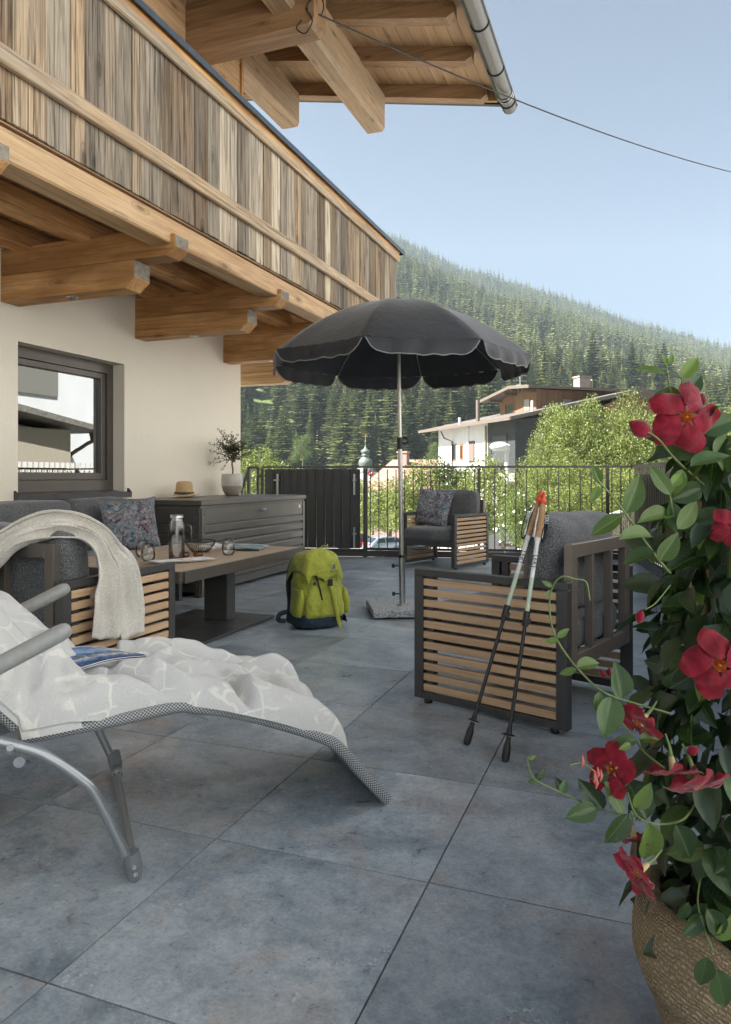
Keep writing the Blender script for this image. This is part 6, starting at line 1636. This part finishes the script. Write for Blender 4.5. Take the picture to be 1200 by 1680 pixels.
for i, (px, py, d, rx, rz_, k, lab) in enumerate(((640, 838, 44, 2.5, 2.1, 0, 'yellow green shrub above the parked car'), (690, 822, 42, 2.6, 2.6, 0, 'yellow green shrub right of the parasol pole below the white wall'), (740, 815, 43, 2.4, 2.6, 1, 'green shrub in front of the white hotel wall'), (800, 818, 40, 2.4, 2.6, 0, 'bright shrub left of the street lamp'), (850, 830, 38, 1.6, 1.9, 0, 'bright shrub right of the street lamp'), (612, 850, 48, 1.6, 1.5, 1, 'small shrub beside the privacy screen edge'), (588, 830, 50, 2.2, 2.3, 0, 'shrub behind the privacy screen'), (415, 800, 36, 2.0, 2.2, 0, 'bright shrub behind the stair railing'), (440, 815, 40, 2.6, 2.2, 1, 'green shrub behind the left part of the privacy screen'), (770, 862, 38, 2.2, 1.0, 1, 'low green hedge shrub behind the far armchair'), (900, 880, 34, 1.8, .9, 1, 'low green shrub near the wooden fence'))):
    btree(px, py, d, rx, rz_, k, lab, 'shrub', 'garden_shrub', 'shrubs behind the railing')
# small roundish trees at the forest foot
for (px, py, d, s_, lab) in ((497, 738, 185, 3.6, 'pale yellow green tree at the meadow edge left'), (717, 748, 150, 2.6, 'pale green tree tucked against the left end of the hotel')):
    btree(px, py, d, s_, s_ * 1.15, 2, lab)
# flowering bush
fb_ = btree(858, 858, 17, .75, .95, 1, 'bush with small white flowers behind the railing left of the poles', 'shrub', 'flowering_bush', None)
r0 = random.Random(3); m = MB()
for _ in range(55):
    d_ = Vector([r0.gauss(0, 1) for _ in range(3)]).normalized(); p = Vector((d_.x * .72, d_.y * .72, .71 + d_.z * .85)) * r0.uniform(.85, 1.05)
    for q in range(3):
        u = Vector([r0.uniform(-1, 1) for _ in range(3)]).normalized(); v = u.cross(d_).normalized(); s_ = .022; m.add([p - u * s_ - v * s_, p + u * s_ - v * s_, p + u * s_ + v * s_, p - u * s_ + v * s_], [(0, 1, 2, 3)])
m.build('flowers', WHITEP, fb_, fix=False)
# ================================================================ HOTEL
hc = Vector((11.4, 55.0)); hl = Vector((-.315, .949)); hr = Vector((.949, .315))     # survey metres: left wall runs away, right wall to the right
def HP(a, b, z): p = hc + hl * a + hr * b; return W(p.x, p.y, z)
hot = thing('hotel_building', 'white and slate grey hotel with brown timber attic behind the railing', 'building', HP(7, 9, GZ))
def hprism(name, mat, pts, thick_dir, parent=hot):
    """pts in 3-D, extruded by vector"""
    m = MB(); n = len(pts); a = [Vector(p) for p in pts]; b = [p + thick_dir for p in a]; m.add(a + b, [tuple(range(n)), tuple(range(n, 2 * n))[::-1]] + [(i, (i + 1) % n, n + (i + 1) % n, n + i) for i in range(n)]); return m.build(name, mat, parent, True)
inw = (HP(0, 1, 0) - HP(0, 0, 0)) ; inl = (HP(1, 0, 0) - HP(0, 0, 0))
ZE = 5.35
hprism('wall', plain('white_render', (.74, .73, .70), .85, 0, .04, 1.5), [HP(4.4, 0, GZ), HP(14.2, 0, GZ), HP(14.2, 0, ZE), HP(4.4, 0, ZE)], inw * .3)
SLATE = plain('slate_cladding', (.040, .044, .043), .7, 0, .15, 3)
hprism('wall', SLATE, [HP(0, 0, GZ), HP(4.4, 0, GZ), HP(4.4, 0, ZE), HP(0, 0, ZE)], inw * .28)
TIM = wood('hotel_timber', ((.15, .085, .045), (.25, .15, .085), (.33, .21, .125)), 'z', 3, 0, .8, .1, .1)
GW = 17.5; RG = ZE + 2.3
hprism('wall', SLATE, [HP(0, .28, GZ), HP(0, 8.0, GZ), HP(0, 8.0, ZE + .9), HP(0, .28, ZE)], inl * .3)
hprism('timber_wall', TIM, [HP(0, 8.0, -1.6), HP(0, GW, -1.6), HP(0, GW, ZE - .1), HP(0, 10.5, RG), HP(0, 8.0, ZE + 1.3)], inl * .3)
hprism('wall', SLATE, [HP(.0, 8.0, GZ), HP(0, GW, GZ), HP(0, GW, -1.61), HP(0, 8.0, -1.61)], inl * .3)
hprism('back_wall', SLATE, [HP(14.2, .3, GZ), HP(14.2, GW, GZ), HP(14.2, GW, ZE), HP(14.2, .3, ZE)], -inl * .3)
RFM = plain('roof_metal', (.17, .15, .135), .6, .1, .1, 2); FAS = plain('fascia_board', (.15, .12, .095), .7)
# lower roof: two slopes, eaves along the left wall, overhanging the gable end
ov = 1.3; oe = 1.5
hprism('roof', RFM, [HP(-oe, -ov, ZE - .12), HP(16.0, -ov, ZE - .12), HP(16, 10.5, RG + .12), HP(-oe, 10.5, RG + .12)], Vector((0, 0, .16)))
hprism('roof', RFM, [HP(-oe, GW + ov, ZE - .22), HP(16.0, GW + ov, ZE - .22), HP(16, 10.5, RG + .12), HP(-oe, 10.5, RG + .12)], Vector((0, 0, .16)))
hprism('fascia', FAS, [HP(-oe - .05, -ov, ZE - .22), HP(-oe - .05, 10.5, RG + .02), HP(-oe - .05, 10.5, RG + .30), HP(-oe - .05, -ov, ZE + .06)], inl * .06)
hprism('fascia', FAS, [HP(-oe - .05, GW + ov, ZE - .32), HP(-oe - .05, 10.5, RG + .02), HP(-oe - .05, 10.5, RG + .30), HP(-oe - .05, GW + ov, ZE - .04)], inl * .06)
hprism('fascia', FAS, [HP(-oe, -ov - .05, ZE - .20), HP(16, -ov - .05, ZE - .20), HP(16, -ov - .05, ZE + .05), HP(-oe, -ov - .05, ZE + .05)], inw * .05)
# attic storey
a0_, a1_, b0_, b1_, zb_ = 3.2, 9.2, 3.8, 15.5, ZE + .4
am, zr_, zn_, zf_ = 5.2, 8.42, 8.15, 7.72     # ridge line and ridge, near eave, far eave heights
def zroof(a_): return zr_ - (am - a_) * (zr_ - zn_) / (am - (a0_ - 1.2)) if a_ < am else zr_ - (a_ - am) * (zr_ - zf_) / ((a1_ + 1.4) - am)
ze_ = zroof(a0_) - .15
hprism('attic_wall', TIM, [HP(a0_, b0_, zb_), HP(a1_, b0_, zb_), HP(a1_, b0_, zroof(a1_) - .05), HP(am, b0_, zr_ - .05), HP(a0_, b0_, zroof(a0_) - .05)], inw * .2)
hprism('attic_wall', TIM, [HP(a0_, b0_ + .2, zb_), HP(a0_, b1_, zb_ + .6), HP(a0_, b1_, zroof(a0_) - .1), HP(a0_, b0_ + .2, zroof(a0_) - .1)], inl * .2)
for aa in (a0_ - 1.2, a1_ + 1.4):
    ze2 = zroof(aa)
    hprism('roof', RFM, [HP(aa, b0_ - 1.4, ze2 + .02), HP(aa, b1_ + 1, ze2 + .02), HP(am, b1_ + 1, zr_ + .02), HP(am, b0_ - 1.4, zr_ + .02)], Vector((0, 0, .12)))
    hprism('fascia', FAS, [HP(aa, b0_ - 1.45, ze2 - .08), HP(am, b0_ - 1.45, zr_ - .08), HP(am, b0_ - 1.45, zr_ + .17), HP(aa, b0_ - 1.45, ze2 + .17)], inw * .05)
hprism('fascia', FAS, [HP(a0_ - 1.22, b0_ - 1.4, zn_ - .06), HP(a0_ - 1.22, b1_ + 1, zn_ - .06), HP(a0_ - 1.22, b1_ + 1, zn_ + .15), HP(a0_ - 1.22, b0_ - 1.4, zn_ + .15)], inl * .04)
for aa in (a0_ + .2, am - 1.2, am, am + 1.2, a1_ - .2):
    zz_ = zroof(aa) - .2
    m = MB(); m.bar(HP(aa, b0_ - 1.2, zz_), HP(aa, b0_, zz_), .22, .22); m.build('purlin_end', FAS, hot, True)
WFR = plain('orange_window_frame', (.30, .12, .045), .6); DG = plain('window_dark', (.03, .035, .04), .12, 0, .1); BLD = plain('roller_blind', (.42, .40, .36), .7)
def hwin(face, a, w_, z0, z1, fr_mat, gmat, parent=hot, dep=.06):
    """face 'L' left wall plane b=const, 'R' right wall plane a=const"""
    def Q_(s_, o_, z): return HP(s_, (o_), z) if face[0] == 'L' else HP(o_, s_, z)
    o = face[1]; m = MB(); t_ = .10
    wv = empty('window', Q_(a + w_ / 2, o, z0), 0, hot)
    def quad(s0, s1, za, zb, dp, nm, mt):
        pts = [Q_(s0, o - dp, za), Q_(s1, o - dp, za), Q_(s1, o - dp, zb), Q_(s0, o - dp, zb)]
        ex = (Q_(0, 1, 0) - Q_(0, 0, 0)) * dp * .98
        hprism(nm, mt, pts, ex, wv)
    quad(a, a + t_, z0, z1, dep, 'frame', fr_mat); quad(a + w_ - t_, a + w_, z0, z1, dep, 'frame', fr_mat); quad(a + t_, a + w_ - t_, z1 - t_, z1, dep, 'frame', fr_mat); quad(a + t_, a + w_ - t_, z0, z0 + t_, dep, 'frame', fr_mat)
    quad(a + t_, a + w_ - t_, z0 + t_, z1 - t_, dep * .4, 'pane', gmat)
DKF = plain('dark_window_frame', (.03, .03, .03), .5); SHUT = plain('brown_shutter', (.20, .13, .11), .7)
hwin(('L', 0), 6.7, 1.25, 2.2, 4.0, DKF, SHUT); hwin(('L', 0), 8.9, .62, 2.45, 3.8, WFR, DG); hwin(('L', 0), 10.3, .75, 2.4, 3.9, WFR, DG)
hwin(('L', 0), 8.9, .62, -.4, .7, WFR, DG); hwin(('L', 0), 10.3, .75, -.4, .7, WFR, DG)
hwin(('L', 0), 1.2, 2.6, 1.6, 4.3, DKF, plain('blind_grey', (.06, .065, .065), .6)); hwin(('L', 0), 1.2, 2.6, -1.6, .5, DKF, plain('blind_light', (.3, .3, .29), .6))
hprism('stone_band', plain('beige_stone', (.35, .32, .29), .8), [HP(.05, -.03, .55), HP(4.3, -.03, .55), HP(4.3, -.03, 1.25), HP(.05, -.03, 1.25)], inw * .03)
hwin(('R', 0), 1.6, 2.3, 1.9, 4.4, DKF, BLD); hwin(('R', 0), 4.1, 2.2, 1.9, 4.4, DKF, DG)
hwin(('L', b0_), a0_ + .9, 1.1, 6.45, 7.55, WFR, BLD); hwin(('L', b0_), a0_ + 3.4, 1.7, 6.35, 7.4, WFR, DG)
hwin(('R', a0_), b0_ + 2.4, 1.1, 6.6, 7.5, WFR, BLD); hwin(('R', a0_), b0_ + 6.0, 1.2, 6.7, 7.5, WFR, DG)
hwin(('R', 0), 11.5, .8, 2.6, 4.0, WFR, DG)
m = MB(); m.tube([HP(4.55, -.12, GZ), HP(4.55, -.12, ZE - .2)], .08, 8); m.build('downpipe', plain('brass_pipe', (.35, .27, .12), .4, .5), hot, True)
m = MB(); m.tube([HP(11.0, -1.2, ZE - .3), HP(11.0, -.9, ZE - .9), HP(10.95, -.12, ZE - 1.2), HP(10.95, -.12, GZ)], .07, 8); m.build('downpipe', plain('dark_pipe', (.08, .075, .07), .5, .3), hot, True)
m = MB(); m.tube([HP(7.9, -.02, GZ), HP(7.9, -.02, ZE - .1)], .17, 8); m.build('wall_column', WHITEP, hot, True)
m = MB(); m.tube([HP(9.9, -.15, 1.3), HP(9.9, -.4, 1.6)], .15, 8); m.tube([HP(9.9, -.2, 1.2), HP(9.9, -.2, 2.2)], .03, 6); m.build('satellite_dish', plain('dish_grey', (.25, .25, .25), .5), hot, True)
m = MB(); rr0 = random.Random(2); aa = 13.2
for k in range(11):
    w_ = rr0.uniform(.11, .2); m.box(0, 0, 0, 0, 0, 0) if False else None
    p0_, p1_ = HP(aa, -.02, 1.30), HP(aa - w_, -.02, 1.30); m.bar(p0_ + Vector((0, 0, .15)), p1_ + Vector((0, 0, .15)), .02, .28); aa -= w_ + .07
m.build('wall_lettering', plain('faded_letter_grey', (.42, .41, .40), .7), hot, True)
ch = MB(); M = Matrix.Translation(HP(5.2, 9.6, 8.2)) @ Matrix.Rotation(.362 + .32, 4, 'Z'); ch.box(-.55, .55, -.45, .45, 0, 1.35, 0, M); ch.box(-.62, .62, -.52, .52, 1.36, 1.5, 0, M); ch.build('chimney', plain('chimney_render', (.36, .29, .25), .9, 0, .2, 3), hot, True)
m = MB(); m.tube([HP(5.2, 10.6, 8.2), HP(5.2, 10.6, 9.5)], .09, 8); m.build('flue_pipe', plain('yellow_pipe', (.5, .42, .2), .5), hot, True)
for (a_, b_, z0, z1, rr1, mt) in ((4.6, -.8, ZE, ZE + 1.9, .16, FAS), (8.4, -.6, ZE, ZE + .75, .12, WHITEP), (1.2, 2.2, ZE + .4, ZE + 1.6, .1, WHITEP), (3, 14.5, 7.0, 8.6, .05, BLACKP)):
    m = MB(); m.tube([HP(a_, b_, z0), HP(a_, b_, z1)], rr1, 8); m.build('vent_pipe', mt, hot, True)
m = MB(); m.tube([HP(9.5, 6, 6.6), HP(9.5, 6, 10.6)], .07, 6); 
for z in (9.2, 9.7, 10.2): m.bar(HP(9.5, 5.3, z), HP(9.5, 6.7, z), .06, .05)
m.tube([HP(9.5, 6, 8.3), HP(9.5, 6, 8.35), HP(9.5, 6, 9.3)], [.1, .42, .42], 10); m.build('antenna_mast', plain('antenna_grey', (.4, .4, .4), .5), hot, True)
# ================================================================ VILLAGE HOUSE WITH RED ROOF, CHURCH
vh = thing('village_house', 'low village house with reddish tiled roof beside the church dome', 'house', W(6.0, 78, GZ))
def VP_(r, d, z): return W(r, d, z)
RT2 = plain('red_roof_tiles', (.34, .20, .165), .85, 0, .12, 1.5, .3)
hprism('roof', RT2, [VP_(-.5, 69, -.55), VP_(9.8, 69, -.55), VP_(10.2, 80, 2.6), VP_(3.0, 80, 2.6)], Vector((0, 0, .25)), vh)
hprism('roof', RT2, [VP_(-.5, 91, -.55), VP_(10, 91, -.55), VP_(10.2, 80, 2.6), VP_(3.0, 80, 2.6)], Vector((0, 0, .25)), vh)
hprism('wall', plain('pink_render', (.42, .30, .26), .9), [VP_(.4, 70, GZ), VP_(9.4, 70, GZ), VP_(9.4, 70, -.45), VP_(.4, 70, -.45)], W(0, .3), vh)
m = MB(); p = VP_(4.1, 78, 1.9); m.box(p.x - .5, p.x + .5, p.y - .5, p.y + .5, 1.9, 3.5); m.box(p.x - .6, p.x + .6, p.y - .6, p.y + .6, 3.5, 3.7); m.build('chimney', plain('chimney_red', (.36, .25, .21), .9), vh, True)
hprism('wall', WHITEP, [VP_(9.8, 74, GZ), VP_(13.5, 74, GZ), VP_(13.5, 74, 2.0), VP_(9.8, 74, 2.0)], W(0, .3), vh)
hprism('roof', RT2, [VP_(9.5, 73, 1.6), VP_(14.0, 73, 1.6), VP_(14.0, 79, 3.3), VP_(10.2, 79, 3.3)], Vector((0, 0, .2)), vh)
sg = MB(); sg.tube([VP_(.50, 68.9, 1.28), VP_(.50, 68.8, 1.28)], .30, 20); sgo = sg.build('round_sign', plain('sign_red', (.28, .03, .04), .5), None); MW[sgo.name] = Matrix.Identity(4)
sg = MB(); sg.bar(VP_(.38, 68.77, 1.22), VP_(.62, 68.77, 1.36), .02, .09); sg.build('sign_mark', WHITEP, sgo); tag(sgo, 'small round red sign at the tiled roof behind the railing', 'sign')
ca0 = W(0, 150); ctw = thing('church_tower', 'grey onion dome of the village church with golden cross', 'church tower', (ca0.x, ca0.y, GZ))
COPP = plain('patinated_copper', (.17, .195, .175), .5, .2, .15, 2)
m = MB(); m.box(-1.9, 1.9, -1.9, 1.9, 0, 7.4); m.build('tower_shaft', CREAM, ctw)
m = MB(); m.lathe([(2.1, 7.4), (2.0, 7.9), (1.25, 8.3), (1.3, 8.6), (1.45, 9.0), (1.45, 9.5), (1.2, 10.0), (.72, 10.4), (.66, 10.6), (.95, 10.75), (.98, 10.85), (.62, 10.95), (.72, 11.2), (1.0, 11.5), (.85, 11.85), (.4, 12.15), (.12, 12.6), (.09, 13.5), (.18, 13.6), (.18, 13.75), (.02, 13.9)], (0, 0, 0), 20); m.build('onion_dome', COPP, ctw)
m = MB(); rz3 = .362; rx_ = W(1, 0); m.bar((0, 0, 13.6), (0, 0, 15.2), .14, .1, (0, 1, 0)); m.bar(rx_ * -.45 + Vector((0, 0, 14.75)), rx_ * .45 + Vector((0, 0, 14.75)), .1, .14); m.build('cross', plain('gold', (.75, .50, .14), .3, 1.0), ctw)
# ================================================================ STREET LAMP, CARS, FENCES
slp = thing('street_lamp', 'white street lamp with flat dome head in front of the hotel', 'street lamp', W(8.8, 45, GZ))
m = MB(); m.tube([(0, 0, 0), (0, 0, 8.3)], .13, 12); m.build('pole', WHITEP, slp)
m = MB(); h_ = W(-1, 0) ; pts = [(.35, 0), (.55, .12), (.62, .25), (.5, .42), (.25, .52), (0, .54)]; m.lathe(pts + [], tuple(h_ * .45 + Vector((0, 0, 8.05))), 20); m.lathe([(0, 0), (.35, 0)], tuple(h_ * .45 + Vector((0, 0, 8.05))), 20); m.box(-.18, .18, -.18, .18, 8.05, 8.45); m.build('lamp_head', WHITEP, slp)
def car(loc, rz, paint, label, grp='cars parked on the street'):
    t = thing('parked_car', label, 'car', loc, rz, grp)
    Lh, Wh = 2.1, .86
    prof = [(-2.1, .38), (-2.12, .62), (-2.02, .86), (-1.85, 1.0), (-1.35, 1.38), (-.9, 1.46), (.1, 1.47), (.55, 1.36), (1.05, 1.02), (1.8, .88), (2.08, .72), (2.12, .42), (2.0, .26), (-2.0, .26)]
    m = MB(); cs = []
    for yy, ins in ((-Wh, .06), (-Wh + .06, .0), (0, -.02), (Wh - .06, .0), (Wh, .06)):
        cs.append([(x * (1 - ins * .3), yy * (1 - .13 * max(0, (z - .9)) / .55), z - ins * .3 * (z > .9)) for x, z in prof])
    m.grid(cs); m.add(cs[0], [tuple(range(len(prof)))]); m.add(cs[-1], [tuple(range(len(prof)))[::-1]]); m.build('body', paint, t)
    gm = plain('car_glass', (.02, .03, .035), .08)
    g = MB()
    for s_ in (-1, 1):
        yy = lambda z: s_ * (Wh * (1 - .13 * (z - .9) / .55) + .004)
        for poly in ([(-1.5, 1.0), (-1.2, 1.33), (-.75, 1.38), (-.7, 1.0)], [(-.62, 1.0), (-.66, 1.38), (.12, 1.38), (.2, 1.0)], [(.28, 1.0), (.2, 1.38), (.5, 1.28), (.92, 1.0)]):
            vs = [(x, yy(z), z) for x, z in poly]; g.add(vs, [(0, 1, 2, 3)])
    g.add([(-1.87, -.62, 1.02), (-1.87, .62, 1.02), (-1.42, .56, 1.37), (-1.42, -.56, 1.37)], [(0, 1, 2, 3)]); g.add([(1.02, -.66, 1.05), (1.02, .66, 1.05), (.6, .58, 1.37), (.6, -.58, 1.37)], [(0, 1, 2, 3)]); g.build('window', gm, t, fix=False)
    for s_ in (-1, 1):
        for x in (-1.3, 1.32):
            w_ = MB(); w_.lathe([(.0, -.1), (.2, -.1), (.31, -.1), (.33, -.05), (.33, .08), (.3, .1), (.0, .1)], M=Matrix.Translation((x, s_ * .80, .33)) @ Matrix.Rotation(R(90), 4, 'X'), n=20); w_.build('wheel', BLACKP, t)
        l = MB(); l.box(-2.10, -1.98, s_ * .50, s_ * .80, .78, .95, .02); l.build('tail_light', plain('red_lens', (.55, .02, .02), .2), t)
        l = MB(); l.box(1.93, 2.09, s_ * .50, s_ * .80, .66, .80, .02); l.build('headlight', plain('clear_lens', (.7, .7, .7), .1), t)
    l = MB(); l.box(-2.135, -2.10, -.26, .26, .52, .63, .01); l.build('number_plate', WHITEP, t)
    return t
car(W(1.95, 60, GZ + .03), .362 + R(24), plain('silver_blue_paint', (.32, .38, .42), .25, .5, .03), 'silver blue hatchback parked with its red tail light toward the privacy screen')
car(W(2.9, 52, GZ + .03), .362 + R(200), plain('teal_paint', (.10, .17, .19), .25, .4, .03), 'dark teal car just visible left of the far armchair')
car(W(-.6, 63, GZ + .03), .362 + R(15), plain('dark_red_paint', (.12, .03, .03), .25, .4, .03), 'dark red car partly hidden by the privacy screen')
wf = thing('wooden_fence', 'weathered wooden rail fence beside the street behind the railing', 'fence', W(9, 42, -4))
WF = wood('fence_wood', ((.12, .09, .06), (.22, .17, .12), (.32, .27, .2)), 'x', 3, 0, .9)
for k in range(8):
    p = W(7.6 + k * 1.5, 40 - k * .7, -3.9); MB().box(p.x - .08, p.x + .08, p.y - .08, p.y + .08, GZ, -2.55).build('post', WF, wf, True)
for z in (-2.8, -3.3, -3.8):
    m = MB(); m.bar(W(7.4, 40.1, z), W(18.4, 35.0, z), .08, .16); m.build('rail', WF, wf, True)
lw = thing('street_wall', 'pale low concrete wall edging the street beyond the railing', 'wall', W(0, 30, GZ))
m = MB(); m.bar(W(-6, 29, -3.35), W(14, 31, -3.35), .5, .12); m.build('coping', plain('white_concrete', (.62, .60, .56), .8), lw, True); m = MB(); m.bar(W(-6, 29, -4.45), W(14, 31, -4.45), .4, 2.0); m.build('wall', CONC, lw, True)
# ramp railing below the side railing
rp = thing('ramp_railing', 'lower picket railing of the ramp beyond the corner of the terrace', 'railing', W(5, 15, -1))
ra, rb = W(4.7, 15.4, .02), W(5.3, 13.2, .55); m = MB(); m.bar(ra, rb, .09, .05); m.build('top_rail', plain('light_rail', (.42, .40, .36), .5, .2), rp, True)
for k in range(38):
    p = ra.lerp(rb, (k + .5) / 38); MB().box(p.x - .007, p.x + .007, p.y - .007, p.y + .007, p.z - 1.3, p.z - .02).build('picket', ANTH_WARM, rp, True)
for t_ in (.02, .5, .98):
    p = ra.lerp(rb, t_); MB().box(p.x - .025, p.x + .025, p.y - .025, p.y + .025, GZ, p.z - .02).build('post', ANTH_WARM, rp, True)
# neighbour across the lane (what the window mirrors)
nb = thing('neighbour_house', 'tall white rendered neighbouring house across the lane from the terrace', 'house', (11, 4, GZ))
NBW = plain('neighbour_white', (.74, .765, .79), .85, 0, .03, 2)
nx = 4.4
MB().box(nx, nx + 9, -9, 20.5, GZ, 8.6).build('wall', NBW, nb, True)
m = MB(); m.prism([(nx - .7, 8.62), (nx + 4.5, 10.4), (nx + 10.3, 8.62), (nx + 10.3, 8.85), (nx + 4.5, 10.7), (nx - .7, 8.85)], 31.5, 'y', -10.2); m.build('roof', FAS, nb, True)
for ya, za in [(y_, z_) for y_ in (-6, -2.5, 1.2, 5.2, 9.0, 17.0) for z_ in (-1.6, 1.3, 4.3)]:
    w_ = empty('window', (nx, ya, za), 0, nb)
    MB().box(nx - .03, nx - .003, ya, ya + 1.1, za, za + 1.3).build('frame', DKF, w_, True)
    MB().box(nx - .04, nx - .032, ya + .08, ya + 1.02, za + .08, za + 1.22).build('pane', DG, w_, True)
m = MB(); m.box(nx - 1.3, nx, 3.5, 14, .15, .30); m.build('balcony_floor', FAS, nb, True)
for k in range(70):
    y_ = 3.55 + k * .15; MB().box(nx - 1.3, nx - 1.27, y_, y_ + .09, .3, 1.3).build('baluster_board', WHITEP, nb, True)
ANX = plain('annex_beige', (.42, .38, .31), .85)
MB().box(nx - .9, nx - .01, 8.2, 13.1, .16, 2.05).build('annex_wall', ANX, nb, True)
m = MB(); m.prism([(7.9, 2.75), (13.75, 2.02), (13.75, 2.14), (7.9, 2.9)], 1.6, 'x', nx - 1.35); m.build('annex_roof', plain('shingle_grey', (.20, .19, .17), .8, 0, .3, 12, .4), nb, True)
m = MB(); m.tube(smooth_path([(nx - 1.0, 13.75, 1.98), (nx - 1.0, 13.75, 1.86), (nx - .9, 13.5, 1.7), (nx - .6, 13.25, 1.3), (nx - .55, 13.2, .2)], 5), .045, 8); m.tube([(nx - 1.0, 13.72, 1.80), (nx - 1.0, 13.76, 2.02)], [.05, .13], 10); m.build('downpipe', plain('copper_dark', (.12, .10, .08), .5), nb, True)
MB().box(nx - .06, nx - .01, 9.5, 13.6, 2.9, 5.2).build('grey_panel', plain('grey_shade_panel', (.22, .22, .20), .8), nb, True)
sh_ = thing('lane_shed', 'low white annex with slate roof across the lane', 'shed', (5, 14, GZ))
MB().box(4.4, 6.4, 22.2, 28, GZ, .4).build('wall', NBW, sh_, True)
m = MB(); m.prism([(3.8, .95), (5.4, 1.9), (7.0, .95), (7.0, 1.1), (5.4, 2.1), (3.8, 1.1)], 7, 'y', 21.8); m.build('roof', plain('slate_roof', (.2, .19, .17), .7), sh_, True)
# ================================================================ HAZE
hz = MB(); c0 = ROT
hz.box(-2600, 2600, -400, 2300, GZ - 60, 720); hz.v = [tuple(ROT @ Vector(v)) for v in hz.v]
ho_ = hz.build('haze', None, None) if False else None
me = hz.mesh('haze'); t = bpy.data.materials.new('haze_air'); t.use_nodes = True; nt = t.node_tree; nt.nodes.clear(); o_ = nt.nodes.new('ShaderNodeOutputMaterial'); pv = nt.nodes.new('ShaderNodeVolumePrincipled')
pv.inputs['Color'].default_value = (.74, .87, 1.0, 1); pv.inputs['Density'].default_value = .00019; pv.inputs['Anisotropy'].default_value = .2
nt.links.new(pv.outputs[0], o_.inputs['Volume']); me.materials.append(t); ho_ = link('haze', me); ho_['kind'] = 'stuff'
